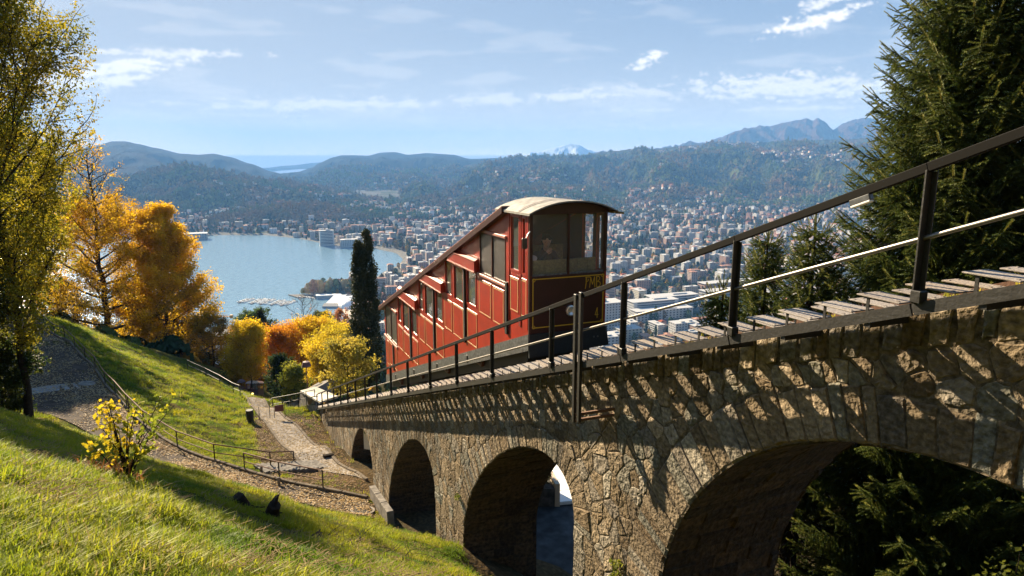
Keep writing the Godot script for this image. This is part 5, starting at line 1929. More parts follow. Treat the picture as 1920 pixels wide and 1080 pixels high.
	var grove := [[472, 712, 84.0, 6.8, 5.0, "bright yellow tree at the bend of the gravel path", Color(0.62, 0.42, 0.012), Color(0.80, 0.58, 0.03)], [530, 716, 88.0, 6.4, 6.0, "orange maple between the yellow trees", Color(0.55, 0.21, 0.012), Color(0.72, 0.34, 0.02)],
		[588, 722, 92.0, 8.6, 6.4, "tall golden tree in the middle of the yellow grove", Color(0.62, 0.38, 0.012), Color(0.78, 0.54, 0.03)], [634, 728, 84.0, 6.6, 6.2, "yellow tree with greenish tints near the cypress", Color(0.48, 0.38, 0.02), Color(0.74, 0.56, 0.04)], [668, 724, 92.0, 6.0, 5.0, "pale yellow tree just behind the cypress", Color(0.55, 0.42, 0.03), Color(0.74, 0.60, 0.06)],
		[612, 702, 100.0, 7.8, 5.5, "light yellow treetop rising behind the golden tree", Color(0.64, 0.50, 0.04), Color(0.80, 0.62, 0.06)], [505, 700, 102.0, 6.2, 5.0, "dull orange tree in front of the terracotta roof", Color(0.42, 0.17, 0.02), Color(0.62, 0.28, 0.03)]]
	for g in [[452, 722, 86.0, 4.6, 4.4, "low yellow bush-like tree at the edge of the gravel path", Color(0.60, 0.40, 0.012), Color(0.80, 0.56, 0.03)], [556, 716, 95.0, 7.0, 6.4, "amber tree between the orange maple and the golden tree", Color(0.58, 0.30, 0.012), Color(0.78, 0.46, 0.02)], [610, 736, 78.0, 4.6, 6.0, "spreading low yellow tree beside the street lamp", Color(0.50, 0.36, 0.02), Color(0.78, 0.56, 0.03)], [650, 716, 100.0, 7.6, 6.0, "tall amber tree behind the pale yellow tree", Color(0.62, 0.38, 0.012), Color(0.80, 0.52, 0.03)]]:
		grove.append(g)
	for g in grove:
		broadleaf("grove_tree", g[5], "tree", at(g[0], g[1] + 10, g[2]), {"h": g[3] * 1.1, "w": g[4] * 1.35, "r": 0.10, "first": 0.06, "limbs": 36, "subs": 10, "up": 0.95, "clumps": 8, "dens": 1.2, "leaves": 9, "spread": 0.28, "leaf": 0.15, "fuzz": 0.42, "c0": g[6], "c1": g[7], "group": "yellow and orange trees of the grove"})
	broadleaf("evergreen_shrub", "dark glossy evergreen shrub in front of the yellow grove", "shrub", at(528, 750, 66.0), {"h": 4.4, "w": 3.4, "r": 0.06, "first": 0.04, "limbs": 20, "subs": 8, "clumps": 9, "leaves": 9, "spread": 0.2, "leaf": 0.12, "fuzz": 0.25, "c0": Color(0.014, 0.03, 0.012), "c1": Color(0.05, 0.075, 0.02)})
	broadleaf("evergreen_shrub", "light green bushy shrub beside the station roof", "shrub", at(553, 752, 64.0), {"h": 3.2, "w": 3.2, "r": 0.05, "first": 0.04, "limbs": 18, "subs": 8, "clumps": 9, "leaves": 9, "spread": 0.2, "leaf": 0.12, "fuzz": 0.25, "c0": Color(0.12, 0.15, 0.02), "c1": Color(0.36, 0.34, 0.04)})
	broadleaf("evergreen_shrub", "mottled yellow-green shrub below the car's track", "shrub", at(655, 748, 48.0), {"h": 4.0, "w": 4.6, "r": 0.05, "first": 0.04, "limbs": 20, "subs": 8, "clumps": 9, "leaves": 9, "spread": 0.2, "leaf": 0.12, "fuzz": 0.25, "c0": Color(0.20, 0.19, 0.03), "c1": Color(0.55, 0.42, 0.06)})
	# trees farther down the slope
	var st := at(480, 612, 150.0)
	broadleaf("umbrella_pine", "flat-topped umbrella pine rising in front of the lake", "pine", st - UP * 8.0, {"h": 10.6, "w": 8.6, "r": 0.25, "first": 0.56, "limbs": 26, "subs": 9, "up": 0.28, "clumps": 9, "leaves": 10, "spread": 0.30, "leaf": 0.20, "fuzz": 0.35, "c0": Color(0.025, 0.055, 0.018), "c1": Color(0.10, 0.15, 0.035)})
	cypress("cypress_tree", "slim dark cypress standing before the umbrella pine", "cypress", at(492, 646, 118.0) - UP * 1.0, 7.0, 1.9, Color(0.012, 0.022, 0.012), Color(0.035, 0.045, 0.02), 1500, 0.16)
	broadleaf("bare_tree", "leafless spreading tree rising above the yellow grove", "tree", at(574, 690, 110.0), {"h": 11.8, "w": 9.0, "r": 0.12, "first": 0.35, "limbs": 18, "subs": 8, "up": 0.75, "clumps": 1, "leaves": 4, "bare": 0.1, "bare_leaf": 0.10, "spread": 0.2, "leaf": 0.16, "c0": Color(0.45, 0.22, 0.12), "c1": Color(0.5, 0.3, 0.16), "bark": M.bark_pale})
	broadleaf("round_tree", "round green tree with a yellow crest behind the grove", "tree", at(604, 640, 135.0), {"h": 5.2, "w": 5.4, "r": 0.12, "first": 0.1, "limbs": 22, "subs": 8, "clumps": 10, "leaves": 10, "spread": 0.3, "leaf": 0.24, "fuzz": 0.35, "c0": Color(0.03, 0.05, 0.015), "c1": Color(0.30, 0.26, 0.02)})
	broadleaf("rusty_tree", "thin reddish half-bare tree before the small boats", "tree", at(640, 640, 140.0), {"h": 6.5, "w": 5.0, "r": 0.1, "first": 0.2, "limbs": 18, "subs": 7, "up": 0.6, "clumps": 3, "leaves": 6, "spread": 0.3, "leaf": 0.2, "c0": Color(0.34, 0.13, 0.05), "c1": Color(0.45, 0.22, 0.09), "bark": M.bark_pale})
	# under the big arch: a dead branch and brush
	for k in 4:
		var q := T([-2.6, -5.2, 0.2, -4.0][k], 0, [6.2, 7.5, 5.6, 10.5][k])
		q.y = gy(q.x, q.z)
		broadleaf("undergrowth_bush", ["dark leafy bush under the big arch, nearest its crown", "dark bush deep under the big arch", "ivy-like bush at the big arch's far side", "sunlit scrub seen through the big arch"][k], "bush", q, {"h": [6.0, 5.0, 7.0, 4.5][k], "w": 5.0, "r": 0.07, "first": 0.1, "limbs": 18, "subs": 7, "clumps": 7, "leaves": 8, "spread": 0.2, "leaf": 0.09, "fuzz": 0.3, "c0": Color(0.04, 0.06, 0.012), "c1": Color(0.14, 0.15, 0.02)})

# ---------------------------------------------------------------- things along the paths
func fence(called: String, label: String, pts: Array, mat_rail: Material, h: float, mid: float, foot_y: Array = []) -> void:
	var root := thing(called, label, "fence", Transform3D(Basis(), pts[0]))
	for i in pts.size():
		var p: Vector3 = pts[i]
		var b := MB.new()
		b.box(p + UP * (h * 0.5 - 0.1), Vector3(0.06, h + 0.2, 0.06), Basis(UP, 0.4), 0.005)
		part(b, "post", M.steel, root)
		if i < pts.size() - 1:
			var q: Vector3 = pts[i + 1]
			for k in 2:
				var y := h if k == 0 else mid
				var t := MB.new()
				t.tube([p + UP * y, q + UP * y], [0.034 if k == 0 else 0.026, 0.034 if k == 0 else 0.026], 8)
				part(t, "handrail" if k == 0 else "middle_rail", mat_rail, root)

func build_path_things() -> void:
	var up_pts := []
	for q in path_out.slice(0, 5): up_pts.append(q)
	var dense := []
	var l := length_of(path_out.slice(1, 6))
	for i in 11: dense.append(onto(along_line(path_out.slice(1, 6), l * i / 10.0), 0.12))
	fence("path_fence", "rusty two-rail fence curving down along the leaf-strewn asphalt path", dense, M.rust, 0.92, 0.48)
	var d2 := []
	for k in [5, 6, 7]: d2.append(onto(path_out[k], 0.12))
	d2.insert(0, onto((path_out[4] as Vector3).lerp(path_out[5], 0.35), 0.12))
	fence("path_fence", "dark two-rail fence on the kerb between path and lawn, left of the steps".replace("left of", "before"), d2, M.rust, 0.92, 0.46)
	var d3 := [onto(path_out[7], 0.12), onto(at(508, 879.5, 35.6), 0.05), onto(at(552, 879, 37.2), 0.05)]
	fence("stair_fence", "short dark fence turning off beside the top of the concrete steps", d3, M.rust, 0.92, 0.46)
	var d4 := []
	for k in [8, 9, 10]: d4.append(onto(path_out[k], 0.12))
	fence("path_fence", "rust-topped fence along the last bend of the path towards the arch", d4, M.rust, 0.92, 0.46)
	# fence beside the lower path
	var d5 := []
	for q in [[352, 690, 70.0], [386, 700, 68.0], [412, 722, 64.0], [438, 738, 61.0], [452, 757, 58.5]]: d5.append(onto(at(q[0], q[1], q[2]), 0.05))
	fence("lawn_fence", "thin pale-railed fence at the top of the lawn under the orange trees", d5, M.steel, 1.0, 0.5)
	# concrete steps from the asphalt path to the lower path
	var a := onto(at(487, 890, 34.9), 0.0)
	var b := onto(at(604, 884, 37.6), 0.0)
	var stp := thing("steps", "flight of narrow concrete steps linking the leafy path and the lower path", "steps", Transform3D(Basis(), a))
	var n := 13
	var dv := (b - a) / n
	var hd := Vector3(dv.x, 0, dv.z)
	for i in n:
		var s := MB.new()
		var c := a + dv * (i + 0.5)
		s.box(c + UP * (0.10 - 0.10), Vector3(hd.length() * 1.02, 0.30, 1.3), Basis(hd.normalized(), UP, hd.normalized().cross(UP)), 0.01)
		part(s, "step", M.concrete, stp)
	for k in 2:
		var p := onto(at([492, 524][k], [905, 921][k], [34.0, 32.2][k]), 0.0)
		var s := MB.new()
		s.box(p + UP * 0.22, Vector3(0.12, 0.5, 0.12), Basis(UP, 0.3), 0.01)
		tag(part(s, "path_post", M.concrete), ["short concrete post on the path edge by the steps", "slightly taller concrete post in front of the fence gap"][k], "post")
	# parapet wall where the path meets the arch
	var pw := thing("parapet_wall", "low stepped concrete parapet leading from the path into the small arch", "wall", Transform3D(Basis(), onto(at(700, 930, 30.2))))
	var wa := onto(at(699, 925, 30.8), 0.0)
	var wb := onto(at(733, 968, 27.6), 0.0)
	for i in 3:
		var s := MB.new()
		var p := wa.lerp(wb, i / 3.0)
		var q := wa.lerp(wb, (i + 0.97) / 3.0)
		s.bar(p + UP * 0.22, q + UP * 0.22, 0.28, 0.75, UP, 0.02)
		part(s, "coping_block", M.concrete, pw)
	# poster frame in the small arch
	var ps := T(-32.2, -14.65, 1.9)
	var board := thing("notice_board", "framed notice board with a coloured map hanging inside the small arch", "notice board", TF * Transform3D(Basis(), L(-32.2, -14.65, 1.9)))
	var nb := MB.new()
	nb.box(Vector3.ZERO, Vector3(2.2, 1.15, 0.06))
	var bt := TF * Transform3D(Basis(UP, 0.85), L(-33.6, -14.7, 1.6))
	part(nb, "panel", M.white, board, bt)
	var strips := [[Color(0.05, 0.20, 0.18), Vector3(0, 0.42, 0), Vector3(2.1, 0.24, 0.07)], [Color(0.42, 0.10, 0.06), Vector3(-0.62, -0.08, 0), Vector3(0.32, 0.42, 0.068)], [Color(0.16, 0.30, 0.12), Vector3(0.25, -0.1, 0), Vector3(0.9, 0.55, 0.066)], [Color(0.55, 0.50, 0.30), Vector3(-0.2, -0.02, 0), Vector3(0.3, 0.25, 0.067)]]
	for q in strips:
		var s := MB.new()
		s.box(q[1], q[2])
		part(s, "print", mat(q[0], 0.6), board, bt)
	# gate-like barrier and red sign on the lower path
	var gp := onto(at(487, 792, 49.5), 0.05)
	var gate := thing("path_barrier", "tubular steel barrier with a dark red sign across the lower path", "barrier", Transform3D(Basis(), gp))
	for k in 2:
		var t := MB.new()
		var o := Vector3(k * 1.0, 0, k * -0.3)
		t.tube([gp + o, gp + o + UP * 0.95, gp + o + UP * 0.95 + Vector3(0.7, 0, -0.2), gp + o + Vector3(0.7, 0, -0.2)], [0.025, 0.025, 0.025, 0.025], 8)
		part(t, "hoop", M.steel, gate)
	var sg := MB.new()
	sg.box(gp + Vector3(1.35, 0.72, -0.36), Vector3(0.62, 0.5, 0.03), Basis(UP, 0.28), 0.008)
	part(sg, "sign_plate", mat(Color(0.10, 0.02, 0.022), 0.5), gate)
	var bn := MB.new()
	var bp := onto(at(470, 800, 48.0), 0.0)
	bn.lathe(bp, UP, [Vector2(0.0, 0.95), Vector2(0.24, 0.95), Vector2(0.26, 0.9), Vector2(0.24, 0.0)], 16)
	tag(part(bn, "litter_bin", M.black), "black cylindrical litter bin at the lawn's edge by the lower path", "bin")
	var bm := MB.new()
	var q1 := onto(at(606, 856, 38.6), 0.1)
	var q2 := onto(at(625, 850, 38.9), 0.1)
	bm.bar(q1, q2, 0.25, 0.22, UP, 0.01)
	tag(part(bm, "timber_edge", M.bark), "dark timber edging at the foot of the bare bank", "timber")
	# the little car with rounded white roof, and the signs beside it
	var cb := at(478, 743, 85.0)
	var ct := Transform3D(Basis(UP, 0.1) * Basis(Vector3.RIGHT, -0.34), cb)
	var car := thing("shuttle_car", "small brown car with a rounded white roof and a lit headlamp below the path", "shuttle car", ct)
	var body := MB.new()
	body.box(Vector3(0, 0.50, 0), Vector3(1.5, 0.8, 2.6), Basis(), 0.06)
	part(body, "body", M.maroon, car, ct)
	for sx in [-0.70, 0.70, -0.24, 0.24]:
		for sz in [-1.2, 1.2]:
			var pil := MB.new()
			pil.box(Vector3(sx, 1.25, sz), Vector3(0.08, 0.75, 0.08))
			part(pil, "window_pillar", M.brown, car, ct)
	var gp2 := MB.new()
	gp2.quad(Vector3(-0.7, 0.95, 1.22), Vector3(0.7, 0.95, 1.22), Vector3(0.7, 1.6, 1.22), Vector3(-0.7, 1.6, 1.22), Vector3(0, 0, 1))
	part(gp2, "windscreen", M.tint, car, ct)
	var rf := MB.new()
	var arc := []
	for i in 9:
		var q := PI * i / 8.0
		arc.append(Vector3(-cos(q) * 0.80, 1.58 + sin(q) * 0.34, -1.4))
	rf.prism(arc, Vector3(0, 0, 2.75))
	part(rf, "roof", M.white, car, ct)
	var hl := MB.new()
	hl.lathe(Vector3(0.05, 0.30, 1.3), Vector3.BACK, [Vector2(0.13, 0.0), Vector2(0.11, 0.05), Vector2(0.0, 0.07)], 12)
	var lm := mat(Color(0.9, 0.8, 0.5), 0.4)
	lm.emission_enabled = true
	lm.emission = Color(1.0, 0.85, 0.5)
	lm.emission_energy_multiplier = 1.5
	part(hl, "headlamp", lm, car, ct)
	for k in 2:
		var p := at([461, 455][k], [748, 748][k], [80, 79][k])
		var s := thing("round_sign", ["round sign on a post beside the little car", "brown domed sign post behind the round sign"][k], "sign", Transform3D(Basis(), p))
		var po := MB.new()
		var hh: float = [1.1, 2.2][k]
		po.tube([p - UP * 1.0, p + UP * hh], [0.04, 0.04], 6)
		part(po, "post", M.rust, s)
		var di := MB.new()
		if k == 0: di.lathe(p + UP * hh, Vector3(0.1, 0, 1), [Vector2(0.0, 0.02), Vector2(0.28, 0.02), Vector2(0.28, -0.02), Vector2(0.0, -0.02)], 16)
		else: di.lathe(p + UP * (hh - 0.1), UP, [Vector2(0.0, 0.3), Vector2(0.25, 0.24), Vector2(0.48, 0.0), Vector2(0.0, 0.0)], 12)
		part(di, "sign_disc" if k == 0 else "sign_hood", mat(Color(0.11, 0.05, 0.05), 0.6), s)
	# station: flat grey roof slab with a wall, and its platform railing
	var sc := onto(at(598, 752, 52.0))
	var stn := thing("station_shelter", "low concrete station shelter with a flat grey roof behind the walkway railing", "building", Transform3D(Basis(), sc))
	var wl := MB.new()
	wl.prism([at(561, 763, 58), at(590, 757, 55), at(593, 728, 55), at(563, 736, 58)], Vector3(0.8, 0, -2.6))
	part(wl, "wall", M.concrete, stn)
	var rs := MB.new()
	rs.prism([at(563, 735, 58), at(592, 728, 54.5), at(634, 746, 48), at(600, 757, 50)], Vector3(0, 0.14, 0))
	part(rs, "roof", M.roofing, stn)
	var dr := MB.new()
	dr.prism([at(578, 758, 56.2), at(586, 756.5, 55.6), at(586, 733, 55.6), at(578, 735, 56.2)], Vector3(-0.04, 0, 0.06))
	part(dr, "door", M.maroon, stn)
	var pl := []
	for q in [[591, 755, 52.5], [575, 758, 54.0], [560, 761, 55.0], [545, 763.5, 56.0], [530, 766, 56.5], [512, 769, 57.0], [506, 775, 56.0]]: pl.append(at(q[0], q[1], q[2]))
	fence("platform_railing", "dark railing curving round the end of the station platform", pl, M.steel, 1.05, 0.52)
	var pf := MB.new()
	var pp := []
	for q in pl: pp.append(q - UP * 0.15)
	pp.append(at(560, 748, 62.0)); pp.append(at(600, 742, 58.0))
	pf.prism(pp, Vector3(0, -0.5, 0))
	tag(part(pf, "platform", M.concrete), "concrete platform beside the station shelter", "platform")
	var lpst := MB.new()
	var lb := at(578, 748, 60.0)
	lpst.tube([lb - UP, lb + UP * 3.0], [0.05, 0.04], 8)
	lpst.lathe(lb + UP * 3.0, UP, [Vector2(0.0, 0.45), Vector2(0.28, 0.40), Vector2(0.42, 0.0), Vector2(0.0, 0.0)], 12)
	tag(part(lpst, "street_lamp", mat(Color(0.11, 0.045, 0.05), 0.6)), "street lamp with a dark red hood rising behind the platform", "street lamp")

	# behind arch two: plaza, planter with clipped conifers, terrace slabs, information stand
	var pz := MB.new()
	var py := -13.45
	var za := on_level(1120, 930, py)
	var corners := [on_level(930, 1010, py), on_level(1120, 1010, py - 0.0), on_level(1130, 925, py), on_level(930, 925, py)]
	pz.prism([on_level(900, 1100, py), on_level(1150, 1100, py), on_level(1160, 915, py), on_level(900, 915, py)], Vector3(0, -1.2, 0))
	tag(part(pz, "forecourt", M.plaza), "dark worn asphalt forecourt behind the viaduct", "", "", "structure")
	var plr := thing("planter", "long low concrete planter on the forecourt under the conifers", "planter", Transform3D(Basis(), on_level(1010, 952, py)))
	var w := MB.new()
	var ty := -13.35
	var t0 := on_level(1049, 945, ty)
	var ez := (on_level(990, 833, ty) - t0).normalized()
	var ex := ez.cross(UP).normalized()
	var qa := on_level(955, 950, py)
	var qb := on_level(1040, 950, py)
	var wid := ez * 1.1
	w.prism([qa, qb, qb + wid, qa + wid], Vector3(0, 0.75, 0))
	part(w, "wall", grain(mat(Color(0.13, 0.125, 0.12), 0.9), noise_tex(15, 0.01, 6, 0.45, 1.0), 0.5), plr)
	var pe := MB.new()
	pe.prism([qb + Vector3(0.01, 0, 0.0), qb + Vector3(0.20, 0, 0.0), qb + wid + Vector3(0.20, 0, 0), qb + wid + Vector3(0.01, 0, 0)], Vector3(0, 0.95, 0))
	part(pe, "end_pier", mat(Color(0.55, 0.44, 0.34), 0.9), plr)
	for i in 7:
		var p := qa.lerp(qb, (i + 0.4) / 7.2) + wid * 0.5 + UP * 0.7
		cypress("clipped_conifer", "%s slim clipped conifer along the concrete planter, counted from the pier side" % ["first", "second", "third", "fourth", "fifth", "sixth", "seventh"][i], "conifer", p, [1.05, 1.25, 1.4, 1.2, 1.35, 1.45, 1.4][i], 0.46, Color(0.05, 0.06, 0.012), Color(0.16, 0.15, 0.03), 700, 0.035, 1, "conifers clipped in the planter")
	# white terrace slabs
	var tr := thing("terrace", "sunlit terrace of large white slabs beyond the arch", "terrace", Transform3D(Basis(), t0))
	for i in range(0, 4):
		for j in range(0, 8):
			var s := MB.new()
			s.box(t0 + ex * (i * 0.92 + 0.46) + ez * (j * 0.92 + 0.46), Vector3(0.895, 0.16, 0.895), Basis(ex, UP, ex.cross(UP)), 0.012)
			part(s, "slab", M.white, tr)
	var tb := MB.new()
	tb.prism([t0 - UP * 0.06, t0 + ex * 3.7 - UP * 0.06, t0 + ex * 3.7 + ez * 7.4 - UP * 0.06, t0 + ez * 7.4 - UP * 0.06], Vector3(0, -1.2, 0))
	part(tb, "bed", M.black, tr)
	var ip := at(979, 1045, 21.0)
	ip.y = gy(ip.x, ip.z)
	var ib := at(986, 957, 20.6)
	var inf := thing("information_stand", "slanted white information panel on a black post under the second arch", "sign", Transform3D(Basis(), ip))
	var po := MB.new()
	po.tube([Vector3(ib.x - 0.05, ip.y - 0.3, ib.z), ib - UP * 0.04], [0.035, 0.035], 8)
	part(po, "post", M.black, inf)
	var tilt := Basis(UP, -0.45) * Basis(Vector3.RIGHT, 0.62)
	var pan := MB.new()
	pan.box(ib, Vector3(0.62, 0.03, 0.42), tilt, 0.006)
	var po2 := part(pan, "panel", M.white, inf)
	var pr := MB.new()
	for q in [[-0.16, 0.05, 0.14, 0.18], [0.02, -0.06, 0.12, 0.10], [0.19, 0.06, 0.12, 0.12], [0.18, -0.1, 0.10, 0.05]]:
		pr.box(ib + tilt * Vector3(q[0], 0.017, q[1]), Vector3(q[2], 0.004, q[3]), tilt)
	part(pr, "print", mat(Color(0.12, 0.13, 0.15), 0.6), po2)

	# the sapling in the meadow
	var sb := at(241, 932, 8.5)
	sb.y = gy(sb.x, sb.z)
	var sap := thing("sapling", "young multi-stemmed sapling with yellow-green leaves standing in the meadow", "sapling", Transform3D(Basis(), sb))
	var tm := MB.new()
	var xf := []
	var cl := PackedColorArray()
	var tips := [[-0.30, 1.00], [-0.15, 1.12], [0.02, 1.18], [0.16, 1.10], [0.32, 1.12], [0.52, 1.14], [0.66, 1.06], [-0.40, 0.72], [0.42, 0.82], [0.1, 0.8], [-0.22, 0.6], [0.3, 0.55]]
	for i in tips.size():
		var q: Vector3 = sb + Vector3(tips[i][0], tips[i][1], rr(-0.25, 0.25))
		var a2: Vector3 = sb + Vector3(rr(-0.05, 0.05), -0.05, rr(-0.05, 0.05))
		var md := a2.lerp(q, 0.5) + Vector3(-tips[i][0] * 0.25, 0.06, 0)
		var pts := []
		for k in 9:
			var t := k / 8.0
			pts.append(a2.lerp(md, t).lerp(md.lerp(q, t), t))
		tm.tube(pts, [0.014, 0.013, 0.012, 0.011, 0.009, 0.008, 0.006, 0.005, 0.003], 5, false)
		for k in 22:
			var t := lerpf(0.30, 1.0, sqrt(rng.randf())) * 8.0
			var c: Vector3 = pts[mini(int(t), 7)].lerp(pts[mini(int(t) + 1, 8)], t - int(t))
			var o := Vector3(rr(-1, 1), rr(-0.6, 0.8), rr(-1, 1)) * 0.13
			if k % 3 == 0: tm.tube([c, c + o], [0.003, 0.002], 3, false)
			var s := rr(0.7, 1.25)
			xf.append(Transform3D(Basis(Vector3(rr(-1, 1), rr(-1, 1), rr(-1, 1)).normalized(), rng.randf() * TAU).scaled(Vector3.ONE * s), c + o))
			var hi := tips[i][0] as float > 0.25
			var g := rng.randf()
			cl.append(Color(0.34, 0.32, 0.02).lerp(Color(0.60, 0.40, 0.02), g) if not hi or g < 0.3 else Color(0.06, 0.11, 0.02).lerp(Color(0.30, 0.32, 0.03), g))
	part(tm, "stems", M.bark, sap)
	swarm("leaves", leaf_clump(2, 90, 0.03, 0.062), M.leaf, xf, cl, sap)
	# dead reddish bracken round its foot
	var bx := []
	var bc := PackedColorArray()
	for i in 60:
		var q := sb + Vector3(rr(-0.42, 0.15), 0, rr(-0.3, 0.3))
		bx.append(Transform3D(Basis(UP, rng.randf() * TAU).scaled(Vector3.ONE * rr(1.0, 2.2)), onto(q)))
		bc.append(Color(0.36, 0.16, 0.04) * rr(0.6, 1.1))
	tag(swarm("dead_fern", blade_mesh(10, 12, 0.08, 0.2, 0.012), M.grass, bx, bc), "dry rust-coloured fern round the foot of the sapling", "", "", "stuff")
	# stumps and dead roots
	for k in 3:
		var p := at([462, 508, 590][k], [966, 972, 1002][k], [11.6, 11.3, 10.6][k])
		p.y = gy(p.x, p.z)
		var st := thing("tree_stump", ["dark cut stump leaning in the meadow grass", "broken stump with a split edge beside the cut stump", "low rotten root stump among dead twigs"][k], "stump", Transform3D(Basis(), p))
		var s := MB.new()
		var hh: float = [0.26, 0.22, 0.14][k]
		var lean := Vector3([-0.10, 0.10, 0.05][k], hh, 0.05)
		s.tube([p - UP * 0.1, p + lean * 0.5, p + lean], [0.14, 0.11, 0.10], 11)
		part(s, "bole", M.bark, st)
		var c := MB.new()
		c.prism([p + lean + Vector3(-0.09, 0, 0.0), p + lean + Vector3(0.02, 0.0, 0.08), p + lean + Vector3(0.06, [0.03, 0.16, 0.05][k], 0.02), p + lean + Vector3(-0.05, [0.02, 0.08, 0.03][k], -0.05)], Vector3(0.02, 0.02, -0.06))
		part(c, "broken_edge", M.bark, st)
		var rt := MB.new()
		for i in 7:
			var q := rng.randf() * TAU
			limb(rt, p + UP * 0.05, Vector3(cos(q), 0.0, sin(q)), rr(0.15, 0.35), 0.025, 0.008, 0.25, 5, -0.08, 5)
		part(rt, "roots", M.bark, st)
	for k in 3:
		var p := at([640, 700, 770][k], [1020, 1035, 1040][k], [10.2, 10.0, 11.0][k])
		p.y = gy(p.x, p.z)
		var m := MB.new()
		for i in 16:
			var q := rng.randf() * TAU
			limb(m, p + Vector3(rr(-0.3, 0.3), 0.04, rr(-0.3, 0.3)), Vector3(cos(q), rr(0.0, 0.7), sin(q)), rr(0.15, 0.4), 0.006, 0.002, 0.3, 5, -0.05, 4)
		tag(part(m, "dead_twigs", M.bark_pale), ["tangle of dead twigs beside the rotten stump", "heap of dry twigs low in the meadow", "thin dead twigs near the pier's foot"][k], "twigs")
	# dark shrubs casting shade at the path's near edge
	for k in 2:
		var p := onto(at([10, -60][k], [790, 760][k], [33.0, 30.0][k]))
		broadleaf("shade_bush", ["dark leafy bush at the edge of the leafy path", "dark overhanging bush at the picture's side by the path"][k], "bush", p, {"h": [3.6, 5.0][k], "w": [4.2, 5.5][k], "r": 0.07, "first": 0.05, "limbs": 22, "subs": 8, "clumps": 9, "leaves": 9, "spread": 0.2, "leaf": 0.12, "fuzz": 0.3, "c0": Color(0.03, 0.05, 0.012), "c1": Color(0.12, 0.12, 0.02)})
	# small plants growing on the wall
	for k in 3:
		var p := TF * L([-8.6, -0.7, -17.0][k], [-6.55, -2.2, -9.4][k], WF - 0.05)
		var x2 := []
		var c2 := PackedColorArray()
		for i in [46, 24, 20][k]:
			x2.append(Transform3D(Basis(Vector3(rr(-1, 1), rr(-1, 1), rr(-1, 1)).normalized(), rng.randf() * TAU), p + U * rr(-0.14, 0.14) + UP * rr(-0.45, 0.1) * [1.0, 0.4, 0.3][k] + N * rr(0.0, 0.1)))
			c2.append(Color(0.07, 0.11, 0.02).lerp(Color(0.22, 0.22, 0.03), rng.randf()))
		var rootn := thing("wall_plant", ["trailing ivy on the pier beside the big arch", "small leafy sprout above the big arch", "weed rooted in the wall above the small arch"][k], "plant", Transform3D(Basis(), p))
		swarm("leaves", leaf_clump(3, 60 + k, 0.04, 0.06), M.leaf, x2, c2, rootn)

# ---------------------------------------------------------------- lake, town and hills
var shore := PackedVector2Array()
func lake_dist(x: float, z: float) -> float:      # > 0 on land, < 0 on the lake
	var p := Vector2(x, z)
	var d := 1e9
	for i in shore.size():
		d = minf(d, p.distance_squared_to(Geometry2D.get_closest_point_to_segment(p, shore[i], shore[(i + 1) % shore.size()])))
	d = sqrt(d)
	return -d if Geometry2D.is_point_in_polygon(p, shore) else d
func slope_y(x: float, z: float) -> float:        # the hillside going on down to the town
	var cx := clampf(x, GX0 + 1.0, GX0 + GS * (GW - 2))
	var cz := clampf(z, GZ0 + 1.0, GZ0 + GS * (GH - 2))
	var y := gy(cx, cz) - 0.295 * maxf(0.0, cz - z) - 0.02 * maxf(0.0, x - cx) + 0.05 * maxf(0.0, cx - x)
	if cx == x and cz == z: return y - 2.5
	var far := clampf((Vector2(x, z).length() - 120.0) / 200.0, 0, 1)
	return y - 0.6 + far * nz.get_noise_2d(x * 0.012, z * 0.012) * 14.0
func plain_y(x: float, z: float, sd: float) -> float:
	var r := Vector2(x, z).length()
	return LAKE + clampf(sd * 0.12, -5.0, 3.0) + clampf((r - 2300.0) * 0.012, 0, 14) + (2.0 * nz.get_noise_2d(x * 0.004, z * 0.004) if sd > 20 else 0.0)

